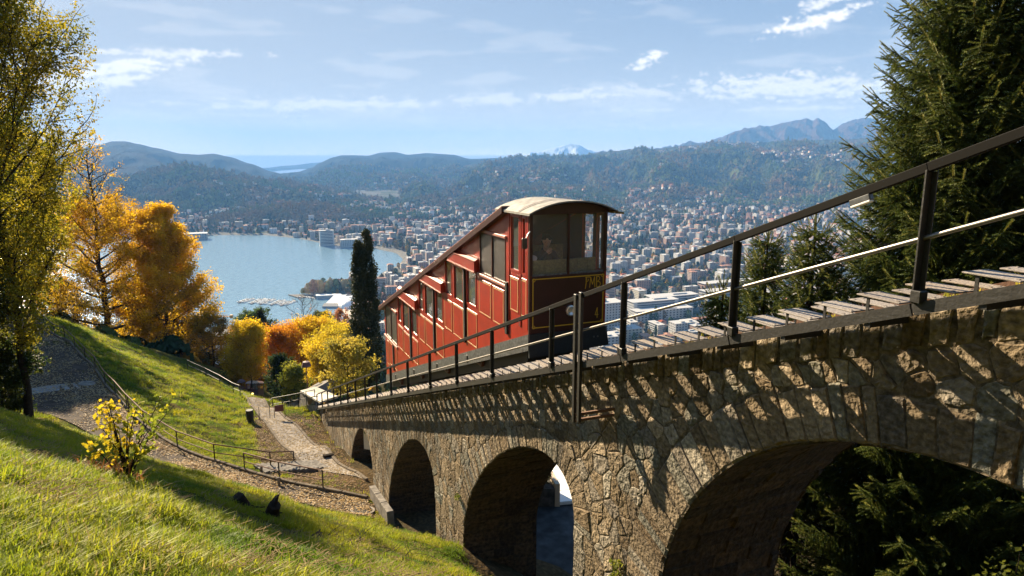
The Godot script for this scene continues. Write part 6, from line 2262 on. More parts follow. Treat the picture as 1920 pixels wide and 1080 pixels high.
func build_far() -> void:
	for q in [[-500, 466], [-100, 456], [250, 450], [320, 447], [345, 444], [420, 441], [500, 441], [560, 447], [600, 455], [640, 462], [700, 466], [742, 474], [756, 486], [748, 497], [722, 508], [706, 519], [690, 530], [655, 533], [600, 541], [570, 545], [561, 549], [592, 553], [640, 567], [662, 577], [655, 600], [648, 612], [630, 628], [600, 640], [500, 650], [400, 660], [200, 680], [-100, 720], [-500, 760]]:
		var p := on_level(q[0], q[1], LAKE)
		shore.append(Vector2(p.x, p.z))
	var mb := MB.new()
	var nr := 250
	var na := 260
	var pts := []
	var cols := []
	for i in nr + 1:
		var r := 62.0 * pow(4600.0 / 62.0, float(i) / nr)
		for j in na + 1:
			var a := deg_to_rad(lerpf(-52.0, 52.0, float(j) / na))
			var x := sin(a) * r
			var z := -cos(a) * r
			var y := slope_y(x, z)
			var c := Color(0.07, 0.075, 0.025).lerp(Color(0.13, 0.09, 0.04), clampf(0.5 + nz.get_noise_2d(x * 0.03, z * 0.03), 0, 1))
			if r > 420.0:
				var sd := lake_dist(x, z)
				var py := plain_y(x, z, sd)
				if py > y:
					y = py
					var e := nz.get_noise_2d(x * 0.006, z * 0.006)
					c = Color(0.25, 0.235, 0.22).lerp(Color(0.07, 0.10, 0.04), clampf(0.35 + e * 1.6, 0, 1))
					if sd < 16.0: c = Color(0.36, 0.33, 0.28)
			pts.append(Vector3(x, y, z))
			cols.append(c)
	for i in nr:
		for j in na:
			var k := i * (na + 1) + j
			mb.col = cols[k]
			mb.quad(pts[k], pts[k + 1], pts[k + na + 2], pts[k + na + 1], UP)
	tag(part(mb, "terrain", M.land), "hillside and flat land round the lake bay under the town", "", "", "structure")
	var wm := MB.new()
	wm.quad(Vector3(-4200, LAKE, -4600), Vector3(3600, LAKE, -4600), Vector3(3600, LAKE, -250), Vector3(-4200, LAKE, -250), UP)
	tag(part(wm, "lake_water", M.water), "calm blue water of the lake bay", "", "", "structure")
	# sand of the little beach
	var sb := MB.new()
	sb.prism([on_level(640, 573, LAKE + 1.6), on_level(690, 577, LAKE + 1.6), on_level(690, 600, LAKE + 1.6), on_level(652, 604, LAKE + 1.6)], Vector3(0, -3.0, 0))
	tag(part(sb, "beach_sand", mat(Color(0.52, 0.45, 0.36), 0.95)), "pale sand of the small bathing beach", "", "", "structure")
	build_upper_slope()
	build_hills()
	build_town()
	build_harbour()

var hills := {}
func hill(called: String, label: String, crest: Array, dc: float, db: float, yb: float, amp: float, sd: int, pal: int, nu: int, nv: int, shape: float = 0.85, m: Material = null, wide: float = 1.0) -> void:
	var pts := []
	var mb := MB.new()
	var f := FastNoiseLite.new()
	f.seed = sd
	f.frequency = 1.0
	f.fractal_octaves = 4
	f.fractal_type = FastNoiseLite.FRACTAL_RIDGED
	var x0: float = crest[0][0]
	var x1: float = crest[-1][0]
	var k := 0
	for i in nu + 1:
		var px := lerpf(x0, x1, float(i) / nu)
		while k < crest.size() - 2 and px > crest[k + 1][0]: k += 1
		var t: float = (px - crest[k][0]) / (crest[k + 1][0] - crest[k][0])
		var py := lerpf(crest[k][1], crest[k + 1][1], t * t * (3.0 - 2.0 * t) * 0.5 + t * 0.5)
		var r := dirp(px, py)
		var hl := Vector2(r.x, r.z).length()
		var hd := Vector3(r.x, 0, r.z) / hl
		var yc := r.y / hl * dc
		for j in nv + 1:
			var v := 1.25 * float(j) / nv
			var d := lerpf(db, dc, v)
			var p := hd * d
			var y := 0.0
			var g := f.get_noise_2d(p.x / (amp * 4.5 * wide), p.z / (amp * 12.0 * wide) + sd) * 0.55 + 0.45 * f.get_noise_2d(p.x / (amp * 1.9 * wide), p.z / (amp * 3.6 * wide))
			if v <= 1.0:
				y = lerpf(yb, yc, pow(v, shape)) + (g - 0.25) * amp * sin(PI * pow(v, 0.8)) * 1.15
				y = minf(y, lerpf(yb, yc, pow(v, shape)) + amp * 0.35)
			else:
				y = yc - (v - 1.0) * (dc - db) * 0.35
			y += f.get_noise_2d(p.x / 60.0, p.z / 60.0) * amp * 0.03 / (wide * wide)
			pts.append(Vector3(p.x, y, p.z))
	for i in nu:
		for j in nv:
			var q := i * (nv + 1) + j
			var p: Vector3 = pts[q]
			var e := nz.get_noise_2d(p.x / 420.0 + sd, p.z / 420.0)
			var e2 := nz.get_noise_2d(p.x / 130.0, p.z / 130.0 + sd)
			mb.col = hill_color(pal, float(j) / nv * 1.25, e, e2)
			mb.quad(pts[q], pts[q + 1], pts[q + nv + 2], pts[q + nv + 1], UP)
	tag(part(mb, called, m if m else M.forest), label, "", "", "structure")
	hills[called] = [pts, nu, nv]
func hill_color(pal: int, v: float, e: float, e2: float) -> Color:
	var green := Color(0.055, 0.085, 0.026)
	var olive := Color(0.12, 0.12, 0.034)
	var rust := Color(0.17, 0.085, 0.040)
	var c := green.lerp(rust, clampf(0.38 + e * 1.2 + e2 * 0.7 + (v - 0.55) * 0.5, 0, 1)).lerp(olive, clampf(0.3 - e2, 0, 0.6))
	if pal == 3:
		return Color(0.016, 0.026, 0.014).lerp(Color(0.036, 0.024, 0.014), clampf(0.4 + e, 0, 1))
	if pal == 1:                      # bare upper slopes
		c = Color(0.24, 0.12, 0.07).lerp(Color(0.15, 0.085, 0.05), clampf(0.5 + e2 * 1.3, 0, 1))
		if v < 0.35: c = c.lerp(rust, 0.6)
	elif pal == 2:
		c = Color(0.85, 0.87, 0.9) if e2 > -0.25 else Color(0.4, 0.42, 0.46)
	elif pal == 0 and e2 > 0.38 and v < 0.9:
		c = Color(0.17, 0.19, 0.06)   # clearings
	return c
func hill_point(called: String, u: float, v: float) -> Vector3:
	var h = hills[called]
	var a: float = clampf(u, 0, 0.999) * h[1]
	var b: float = clampf(v / 1.25, 0, 0.999) * h[2]
	var i := int(a)
	var j := int(b)
	var w: int = h[2] + 1
	var p = h[0]
	return (p[i * w + j] as Vector3).lerp(p[(i + 1) * w + j], a - i).lerp((p[i * w + j + 1] as Vector3).lerp(p[(i + 1) * w + j + 1], a - i), b - j)

func tree_blob(sd: int, leaves: int, tall: float, lf: float = 1.0) -> ArrayMesh:
	var r := RandomNumberGenerator.new()
	r.seed = sd
	var mb := MB.new()
	for i in leaves:
		var q := r.randf() * TAU
		var y := r.randf()
		var w := 0.5 * pow(sin(PI * clampf(0.14 + 0.82 * y, 0, 1)), 0.6) * (0.8 + 0.3 * sin(q * 3.0 + sd)) * (1.0 if tall < 1.5 else 1.0 - 0.6 * y)
		var o := Vector3(cos(q) * w, 0.08 + y * tall, sin(q) * w)
		var nn := (Vector3(cos(q), (y - 0.35) * 1.6, sin(q)) + Vector3(r.randf_range(-.5, .5), r.randf_range(-.5, .5), r.randf_range(-.5, .5))).normalized()
		var t := nn.cross(UP).normalized()
		var b := nn.cross(t)
		var s := r.randf_range(0.10, 0.19) * lf
		mb.col = Color(1, 1, 1) * r.randf_range(0.7, 1.2)
		mb.quad(o - t * s - b * s * 0.7, o + t * s * 0.8 - b * s, o + t * s + b * s * 0.7, o - t * s * 0.8 + b * s, nn)
	mb.col = Color(0.5, 0.4, 0.3)
	mb.tube([Vector3(0, -0.1, 0), Vector3(0, 0.5, 0)], [0.035, 0.02], 4, false)
	return mb.mesh()

func autumn() -> Color:
	var q := rng.randf()
	if q < 0.42: return Color(0.045, 0.075, 0.024).lerp(Color(0.09, 0.11, 0.03), rng.randf())
	if q < 0.58: return Color(0.025, 0.048, 0.022)
	if q < 0.78: return Color(0.20, 0.095, 0.035).lerp(Color(0.15, 0.10, 0.04), rng.randf())
	if q < 0.93: return Color(0.24, 0.16, 0.05) * rr(0.7, 1.1)
	return Color(0.46, 0.26, 0.03)

func build_hills() -> void:
	hill("snow_mountain", "white snow-capped massif on the far horizon", [[930, 306], [960, 300], [985, 293], [1010, 286], [1030, 279], [1045, 275], [1070, 270], [1085, 272], [1105, 282], [1130, 289], [1160, 296], [1200, 306]], 13500, 11800, -200, 330, 3, 2, 90, 30, 0.9, M.snow)
	hill("far_ridge", "thin blue ridge in the haze beyond the lake", [[430, 322], [480, 316], [540, 310], [600, 304], [650, 312], [760, 318]], 12800, 11800, -220, 80, 4, 3, 90, 12, 0.85, null, 5.0)
	hill("brown_mountain", "reddish-brown bare mountain with deep gullies beyond the town", [[1100, 300], [1130, 290], [1180, 286], [1240, 281], [1262, 278], [1290, 268], [1318, 270], [1350, 258], [1380, 246], [1410, 240], [1440, 238], [1470, 230], [1500, 225], [1512, 222], [1524, 227], [1532, 221], [1545, 228], [1562, 244], [1580, 232], [1600, 225], [1625, 221], [1700, 240], [1850, 262]], 9600, 6900, -150, 330, 6, 1, 300, 70, 1.0)
	hill("blue_mountain", "blue wooded mountain across the lake", [[20, 306], [80, 296], [130, 286], [150, 278], [185, 272], [210, 265], [235, 265], [260, 270], [290, 277], [340, 288], [372, 290], [400, 288], [430, 294], [470, 307], [510, 322], [560, 336], [620, 350]], 6800, 4200, -215, 110, 8, 3, 220, 50, 0.85, null, 3.0)
	hill("long_ridge", "long wooded ridge behind the lake's far arm", [[440, 345], [480, 332], [560, 322], [585, 314], [600, 305], [622, 296], [640, 291], [665, 291], [690, 292], [715, 286], [740, 285], [765, 290], [800, 287], [850, 290], [880, 298], [940, 296], [1000, 302], [1050, 310], [1150, 330], [1250, 350]], 8200, 4300, -222, 140, 9, 3, 240, 60, 0.85, null, 2.5)
	hill("wooded_ridge", "broad wooded ridge with villages above the town", [[720, 372], [780, 350], [840, 330], [880, 312], [930, 302], [980, 297], [1000, 294], [1030, 297], [1060, 296], [1085, 292], [1110, 290], [1150, 284], [1190, 279], [1230, 280], [1265, 276], [1300, 272], [1330, 270], [1400, 268], [1440, 267], [1480, 264], [1570, 262], [1700, 256], [1900, 250]], 6300, 3050, -214, 210, 12, 0, 420, 130, 0.8)
	hill("wooded_hill", "wooded hill with scattered villas left of the far lake arm", [[100, 352], [180, 340], [250, 330], [290, 318], [330, 308], [370, 311], [400, 318], [430, 325], [500, 339], [530, 338], [560, 346], [600, 352], [650, 362], [720, 378], [790, 392], [850, 404]], 3800, 2900, -222, 70, 14, 0, 260, 60)
	hill("town_ridge", "low dark wooded ridge rising inside the town", [[370, 420], [395, 410], [430, 402], [460, 398], [500, 391], [540, 385], [600, 386], [650, 392], [700, 396], [760, 404], [800, 412]], 2680, 2440, -222, 30, 15, 0, 160, 30)
	hill("villa_hill", "gentle hill covered with trees and villas behind the cab", [[780, 408], [820, 396], [860, 374], [900, 362], [960, 347], [1010, 351], [1060, 349], [1100, 352], [1140, 366], [1180, 384], [1230, 396], [1290, 404]], 3350, 2620, -220, 50, 16, 0, 220, 46)
	var xf := [[], [], []]
	var cl := [PackedColorArray(), PackedColorArray(), PackedColorArray()]
	for h in [["wooded_hill", 8500, 0.0, 1.02, 11.0], ["town_ridge", 3200, 0.0, 1.05, 11.0], ["villa_hill", 6500, 0.0, 1.02, 10.0], ["wooded_ridge", 15000, 0.0, 0.75, 13.0], ["long_ridge", 5000, 0.0, 0.4, 17.0]]:
		for i in h[1]:
			var p := hill_point(h[0], rng.randf(), lerpf(h[2], h[3], rng.randf()))
			if nz.get_noise_2d(p.x / 130.0, p.z / 130.0 + 12) > 0.40: continue
			var k := 0 if rng.randf() < 0.5 else (1 if rng.randf() < 0.7 else 2)
			var s: float = h[4] * (0.5 + 0.9 * pow(rng.randf(), 1.5))
			xf[k].append(Transform3D(Basis(UP, rng.randf() * TAU).scaled(Vector3(s, s * rr(0.8, 1.2), s)), p))
			var c := autumn()
			var e := nz.get_noise_2d(p.x / 420.0, p.z / 420.0)
			c = c.lerp(Color(0.25, 0.15, 0.07).lerp(Color(0.11, 0.16, 0.05), clampf(0.5 - e * 2.0, 0, 1)), 0.72) * rr(1.1, 1.6)
			cl[k].append(c)
	var kinds := [tree_blob(1, 46, 1.0), tree_blob(2, 46, 1.15), tree_blob(3, 46, 1.7)]
	for k in 3:
		tag(swarm("forest", kinds[k], M.plain, xf[k], cl[k]), ["autumn broadleaf forest on the far hills", "taller mixed forest on the far hills", "dark conifers among the far forest"][k], "", "", "stuff")
	# the far arm of the lake showing between the hills
	var w := MB.new()
	w.quad(at(690, 369, 4280), at(800, 371, 4280), at(806, 376.5, 4000), at(690, 376, 4000), UP)
	tag(part(w, "far_lake_arm", M.water), "pale strip of the lake's far arm between the hills", "", "", "structure")

# ---- buildings
func house_meshes(floors: int, cols: int, kind: int, sd: int) -> Array:     # unit footprint (1 x 1), floor height 1/floors; [wall, roof, windows]
	var r := RandomNumberGenerator.new()
	r.seed = sd
	var wall := MB.new()
	var roof := MB.new()
	var win := MB.new()
	wall.box(Vector3(0, 0.42, 0), Vector3(1, 1.16, 1))
	if kind == 0:                 # flat roof with parapet and lift housing
		roof.box(Vector3(0, 1.005, 0), Vector3(1.03, 0.03, 1.03))
		roof.box(Vector3(r.randf_range(-0.25, 0.25), 1.05, r.randf_range(-0.2, 0.2)), Vector3(0.3, 0.09, 0.3))
	elif kind == 1:               # hipped tile roof
		var a := [Vector3(-0.55, 1.0, -0.55), Vector3(0.55, 1.0, -0.55), Vector3(0.55, 1.0, 0.55), Vector3(-0.55, 1.0, 0.55)]
		var e := [Vector3(-0.22, 1.0 + 0.55 / floors, 0), Vector3(0.22, 1.0 + 0.55 / floors, 0)]
		roof.quad(a[0], a[1], e[1], e[0], Vector3(0, 1, -1))
		roof.quad(a[2], a[3], e[0], e[1], Vector3(0, 1, 1))
		roof.tri(a[1], a[2], e[1], Vector3(1, 1, 0))
		roof.tri(a[3], a[0], e[0], Vector3(-1, 1, 0))
		roof.quad(a[0], a[1], a[2], a[3], Vector3.DOWN)
	else:                         # gable roof
		var h := 1.0 + 0.6 / floors
		roof.quad(Vector3(-0.55, 0.98, -0.56), Vector3(0.55, 0.98, -0.56), Vector3(0.55, h, 0), Vector3(-0.55, h, 0), Vector3(0, 1, -1))
		roof.quad(Vector3(-0.55, 0.98, 0.56), Vector3(0.55, 0.98, 0.56), Vector3(0.55, h, 0), Vector3(-0.55, h, 0), Vector3(0, 1, 1))
		wall.tri(Vector3(-0.5, 1, -0.5), Vector3(-0.5, 1, 0.5), Vector3(-0.5, h - 0.04, 0), Vector3.LEFT)
		wall.tri(Vector3(0.5, 1, -0.5), Vector3(0.5, 1, 0.5), Vector3(0.5, h - 0.04, 0), Vector3.RIGHT)
	for side in 4:
		var b := Basis(UP, side * PI / 2)
		var style := (sd + side) % 3
		for f in floors:
			if style == 2 and side % 2 == 0:        # balcony bands
				win.quad(b * Vector3(-0.42, (f + 0.34) / floors, 0.503), b * Vector3(0.42, (f + 0.34) / floors, 0.503), b * Vector3(0.42, (f + 0.84) / floors, 0.503), b * Vector3(-0.42, (f + 0.84) / floors, 0.503), b * Vector3.BACK)
				continue
			for c in cols:
				var x := -0.5 + (c + 0.5) / cols
				var w := 0.23 / cols
				win.quad(b * Vector3(x - w, (f + 0.30) / floors, 0.503), b * Vector3(x + w, (f + 0.30) / floors, 0.503), b * Vector3(x + w, (f + 0.80) / floors, 0.503), b * Vector3(x - w, (f + 0.80) / floors, 0.503), b * Vector3.BACK)
	return [wall, roof, win]
func joined_house(floors: int, cols: int, kind: int, sd: int, roof_c: Color) -> ArrayMesh:
	var h := house_meshes(floors, cols, kind, sd)
	var mb := MB.new()
	for k in 3:
		mb.v.append_array(h[k].v)
		mb.n.append_array(h[k].n)
		var c: Color = [Color(1, 1, 1), roof_c, Color(0.17, 0.19, 0.22)][k]
		for i in h[k].v.size(): mb.c.append(c)
	return mb.mesh()

var label_count := {}
func build_town() -> void:
	var spots := []
	var wallc := [Color(0.66, 0.62, 0.56), Color(0.72, 0.71, 0.69), Color(0.64, 0.56, 0.45), Color(0.64, 0.48, 0.40), Color(0.56, 0.54, 0.52), Color(0.70, 0.65, 0.53), Color(0.54, 0.33, 0.25), Color(0.76, 0.76, 0.75)]
	var wname := ["cream", "white", "ochre", "salmon", "grey", "pale yellow", "brick-red", "bright white"]
	var special := [[1137, 628, 44.0, 0, 13, 8, 34.0, 26.0, 1, "tall beige tower block with rows of square windows near the walkway"], [1222, 588, 21.0, 0, 6, 16, 74.0, 22.0, 7, "long white office slab with window grid behind the tower block"], [1258, 578, 21.0, 0, 6, 16, 80.0, 22.0, 7, "second white office slab set back behind the first"], [1240, 596, 14.0, 0, 4, 16, 90.0, 20.0, 1, "low grey-white school wing beside the tower block"],
		[1365, 543, 15.0, 0, 4, 14, 110.0, 22.0, 6, "very long brick-red hall with a blue-grey roof"], [1360, 562, 17.0, 0, 4, 12, 85.0, 24.0, 4, "glass-fronted grey building in front of the long red hall"], [1176, 642, 19.0, 0, 6, 6, 30.0, 20.0, 5, "pale yellow balcony block under the handrail"], [1270, 636, 22.0, 0, 7, 4, 17.0, 16.0, 1, "narrow white block with a dark side wall near the spruce tip"],
		[1139, 660, 20.0, 0, 6, 4, 20.0, 16.0, 7, "bright white block just past the car's skirt"], [1150, 655, 20.0, 0, 6, 4, 16.0, 16.0, 5, "pale yellow tower close beside the car"], [1290, 630, 20.0, 0, 6, 4, 16.0, 18.0, 7, "stepped bright white apartment house near the spruce tip"], [613, 458, 36.0, 0, 9, 12, 36.0, 16.0, 7, "big white hotel slab on the lake promenade"], [655, 461, 17.0, 0, 5, 10, 44.0, 24.0, 1, "long white palace hotel on the lake shore"], [352, 447, 14.0, 0, 3, 16, 100.0, 36.0, 4, "grey congress hall on the far lake shore"]]
	for q in special:
		var p := on_level(q[0], q[1], LAKE + 3.0)
		spots.append([p, q[6], q[2], q[7], 0.35, q[3], q[4], q[5], q[8], q[9], 1e9])
	var ca := cos(0.32)
	var sa := sin(0.32)
	var trees := []
	for i in range(-165, 165):
		for j in range(-165, 165):
			var gx := i * 25.0 + rr(-6, 6)
			var gz := j * 30.0 + rr(-7, 7) - 1900.0
			var x := gx * ca - gz * sa - 600.0
			var z := gx * sa + gz * ca
			if z > -650.0: continue
			var r := Vector2(x, z).length()
			if r < 780.0 or r > 3150.0 or absf(x / z) > 0.86: continue
			var sl := slope_y(x, z)
			var sd := lake_dist(x, z)
			if sd < 14.0: continue
			var py := plain_y(x, z, sd)
			var y := maxf(sl, py)
			if sl > py + 45.0: continue
			var park := nz.get_noise_2d(x * 0.0045 + 20.0, z * 0.0045)
			for t in 3:
				if rng.randf() < 0.44 + park + (0.35 if r > 2200.0 else 0.0): trees.append(Vector3(x + rr(-14, 14), y, z + rr(-14, 14)))
			if park > 0.26 or rng.randf() < (0.20 if r < 2100.0 else 0.28) or sl > py + 12.0 and rng.randf() < 0.5: continue
			var clash := false
			for q in range(special.size()):
				if Vector2(spots[q][0].x - x, spots[q][0].z - z).length() < maxf(spots[q][1], spots[q][3]) * 0.62: clash = true
			if clash: continue
			var big := rng.randf() < (0.55 if r < 2200.0 else 0.3)
			var fl := rng.randi_range(4, 8) if big else rng.randi_range(2, 4)
			spots.append([Vector3(x, y, z), rr(10, 25) if big else rr(7, 13), fl * 2.7, rr(9, 13) if big else rr(7, 10), 0.32 + (PI / 2 if rng.randf() < 0.4 else 0.0) + rr(-0.08, 0.08), (0 if rng.randf() < 0.72 else 1) if big else (1 if rng.randf() < 0.6 else 2), fl, 0, rng.randi() % 8, "", 0.0])
	# the 300 that show largest stand as things of their own
	for q in spots:
		var p: Vector3 = q[0]
		var d := -p.z * cos(PITCH) - p.y * sin(PITCH)
		var px := 960.0 + FOC * p.x / d
		var py: float = 540.0 - FOC * (((p.y + q[2]) * cos(PITCH) - p.z * sin(PITCH)) / d)
		var seen: bool = px > 330.0 and px < 1580.0 and py < 750.0 - 0.165 * (px - 620.0) - 6.0
		if px > 715.0 and px < 1140.0 and py > 600.0 - 0.77 * (px - 690.0) and py > 385.0: seen = false
		if px < 700.0 and py > 600.0: seen = false
		if px > 1410.0 and py > 415.0 - (px - 1410.0) * 0.5: seen = false
		if q[10] < 1.0: q[10] = (q[1] + q[2]) / d * (1.0 if seen else 0.001)
	spots.sort_custom(func(a, b): return a[10] > b[10])
	var protos := {}
	var wallm := []
	for c in wallc: wallm.append(grain(mat(c, 0.9), noise_tex(5, 0.05, 4, 0.6, 1.0), 0.05))
	var roofs := [mat(Color(0.42, 0.41, 0.40), 0.9), mat(Color(0.40, 0.19, 0.12), 0.9), mat(Color(0.22, 0.13, 0.10), 0.9)]
	var winm := mat(Color(0.07, 0.08, 0.095), 0.25)
	var mm := {}
	var areas := [["by the lake bay", 690, 490], ["near the beige tower block", 1137, 600], ["beside the white office slabs", 1230, 570], ["by the long red hall", 1365, 530], ["under the dark ridge", 560, 410], ["on the lake promenade", 600, 450], ["at the villa hill's foot", 900, 400], ["behind the car's sloping roof", 800, 440], ["beyond the cab's windscreen", 1150, 450], ["above the handrail", 1250, 460], ["at the far edge of town", 1350, 410], ["near the small spruces", 1400, 440], ["on the far lake shore", 400, 435], ["below the wooded ridge", 1200, 405]]
	for k in spots.size():
		var q = spots[k]
		var p: Vector3 = q[0]
		var b := Basis(UP, q[4]).scaled_local(Vector3(q[1], q[2], q[3]))
		if k < 300 and q[10] > 0.005:
			var cols: int = q[7] if q[7] > 0 else clampi(int(q[1] / 3.6), 3, 8)
			var key := "%d %d %d %d" % [q[6], cols, q[5], q[8]]
			if not protos.has(key):
				var h := house_meshes(q[6], cols, q[5], k)
				protos[key] = [h[0].mesh(), h[1].mesh(), h[2].mesh()]
			var nm := "apartment_block" if q[6] > 3 else "house"
			var lab: String = q[9]
			if lab == "":
				var d := -p.z * cos(PITCH) - p.y * sin(PITCH)
				var px := 960.0 + FOC * p.x / d
				var py := 540.0 - FOC * ((p.y * cos(PITCH) - p.z * sin(PITCH)) / d)
				var best := 0
				var bd := 1e9
				for i in areas.size():
					var e := Vector2(px - areas[i][1], (py - areas[i][2]) * 2.0).length()
					if e < bd:
						bd = e
						best = i
				lab = "%s %s-storey %s, %s roof, %s" % [wname[q[8]], ["", "one", "two", "three", "four", "five", "six", "seven", "eight"][q[6]], "block" if q[6] > 3 else "house", ["flat grey", "hipped tile", "gabled brown"][q[5]], areas[best][0]]
			var many: int = label_count.get(lab, 0)
			label_count[lab] = many + 1
			if many > 0: lab += ", %s nearest there" % ORD[mini(many, 13)]
			var o := thing(nm, lab, "apartment block" if q[6] > 3 else "house", Transform3D(b, p), "buildings of the lakeside town")
			var me = protos[key]
			quick(o, "wall", 0, me[0], wallm[q[8]])
			quick(o, "roof", 0, me[1], roofs[q[5]])
			quick(o, "window_rows", 0, me[2], winm).set_meta("kind", "stuff")
		else:
			var fl: int = 3 if q[6] <= 3 else (5 if q[6] <= 5 else 7)
			var key := "%d %d" % [fl, q[5]]
			if not mm.has(key): mm[key] = [[], PackedColorArray()]
			mm[key][0].append(Transform3D(b, p))
			mm[key][1].append(wallc[q[8]] * rr(0.85, 1.08))
	# villages on the hills
	for h in [["wooded_hill", 0.35, 0.98, 0.05, 0.65, 260], ["wooded_hill", 0.62, 0.95, 0.3, 0.9, 160], ["villa_hill", 0.05, 0.95, 0.0, 0.9, 420], ["wooded_ridge", 0.39, 0.60, 0.74, 0.88, 420], ["wooded_ridge", 0.60, 0.73, 0.34, 0.50, 420], ["wooded_ridge", 0.10, 0.45, 0.0, 0.28, 260], ["wooded_ridge", 0.36, 0.72, 0.0, 0.10, 200], ["town_ridge", 0.5, 0.98, 0.2, 0.9, 60], ["long_ridge", 0.30, 0.65, 0.0, 0.12, 160]]:
		for i in h[5]:
			var p := hill_point(h[0], rr(h[1], h[2]), rr(h[3], h[4]))
			if nz.get_noise_2d(p.x * 0.004, p.z * 0.004) < -0.12: continue
			var key := "3 %d" % (1 if rng.randf() < 0.7 else 2)
			if not mm.has(key): mm[key] = [[], PackedColorArray()]
			mm[key][0].append(Transform3D(Basis(UP, rng.randf() * TAU).scaled_local(Vector3(rr(10, 22), rr(6, 11), rr(9, 14))), p))
			mm[key][1].append(wallc[rng.randi() % 8] * rr(0.9, 1.15))
	for key in mm:
		var fl := int(key.split(" ")[0])
		var kd := int(key.split(" ")[1])
		tag(swarm("distant_houses", joined_house(fl, 4, kd, fl * 3 + kd, [Color(0.58, 0.58, 0.6), Color(0.62, 0.30, 0.20), Color(0.40, 0.26, 0.22)][kd]), M.plain, mm[key][0], mm[key][1]), "far rows of town houses too small to tell apart", "", "", "stuff")
	var xf := [[], []]
	var cl := [PackedColorArray(), PackedColorArray()]
	for p in trees:
		var k := 0 if rng.randf() < 0.7 else 1
		var s := rr(6.0, 11.0)
		xf[k].append(Transform3D(Basis(UP, rng.randf() * TAU).scaled(Vector3(s, s * rr(0.9, 1.3), s)), p))
		cl[k].append(autumn())
	# scrub and woods on the hillside below the viaduct
	for i in 9000:
		var a := rr(-0.72, 0.72)
		var r := 95.0 + 800.0 * rng.randf()
		var x := sin(a) * r
		var z := -cos(a) * r
		var sl := slope_y(x, z)
		if r > 420.0 and plain_y(x, z, lake_dist(x, z)) > sl: continue
		var s := rr(2.2, 5.0) + clampf((r - 200.0) / 90.0, 0, 4)
		var d := -z * cos(PITCH) - sl * sin(PITCH)
		var pt := 540.0 - FOC * (((sl + s) * cos(PITCH) - z * sin(PITCH)) / d)
		var ppx := 960.0 + FOC * x / d
		if pt < 626.0 and ppx > 380.0: continue      # the slope's trees stay below the view over the lake
		xf[0].append(Transform3D(Basis(UP, rng.randf() * TAU).scaled(Vector3(s, s, s)), Vector3(x, sl - 0.3, z)))
		cl[0].append(autumn())
	var kinds := [tree_blob(5, 160, 1.0, 0.7), tree_blob(6, 140, 1.6, 0.7)]
	for k in 2: tag(swarm("town_trees", kinds[k], M.plain, xf[k], cl[k]), ["autumn trees of the town's gardens and the slope", "tall dark trees of the town's gardens"][k], "", "", "stuff")
	print("buildings ", spots.size(), " trees ", trees.size())

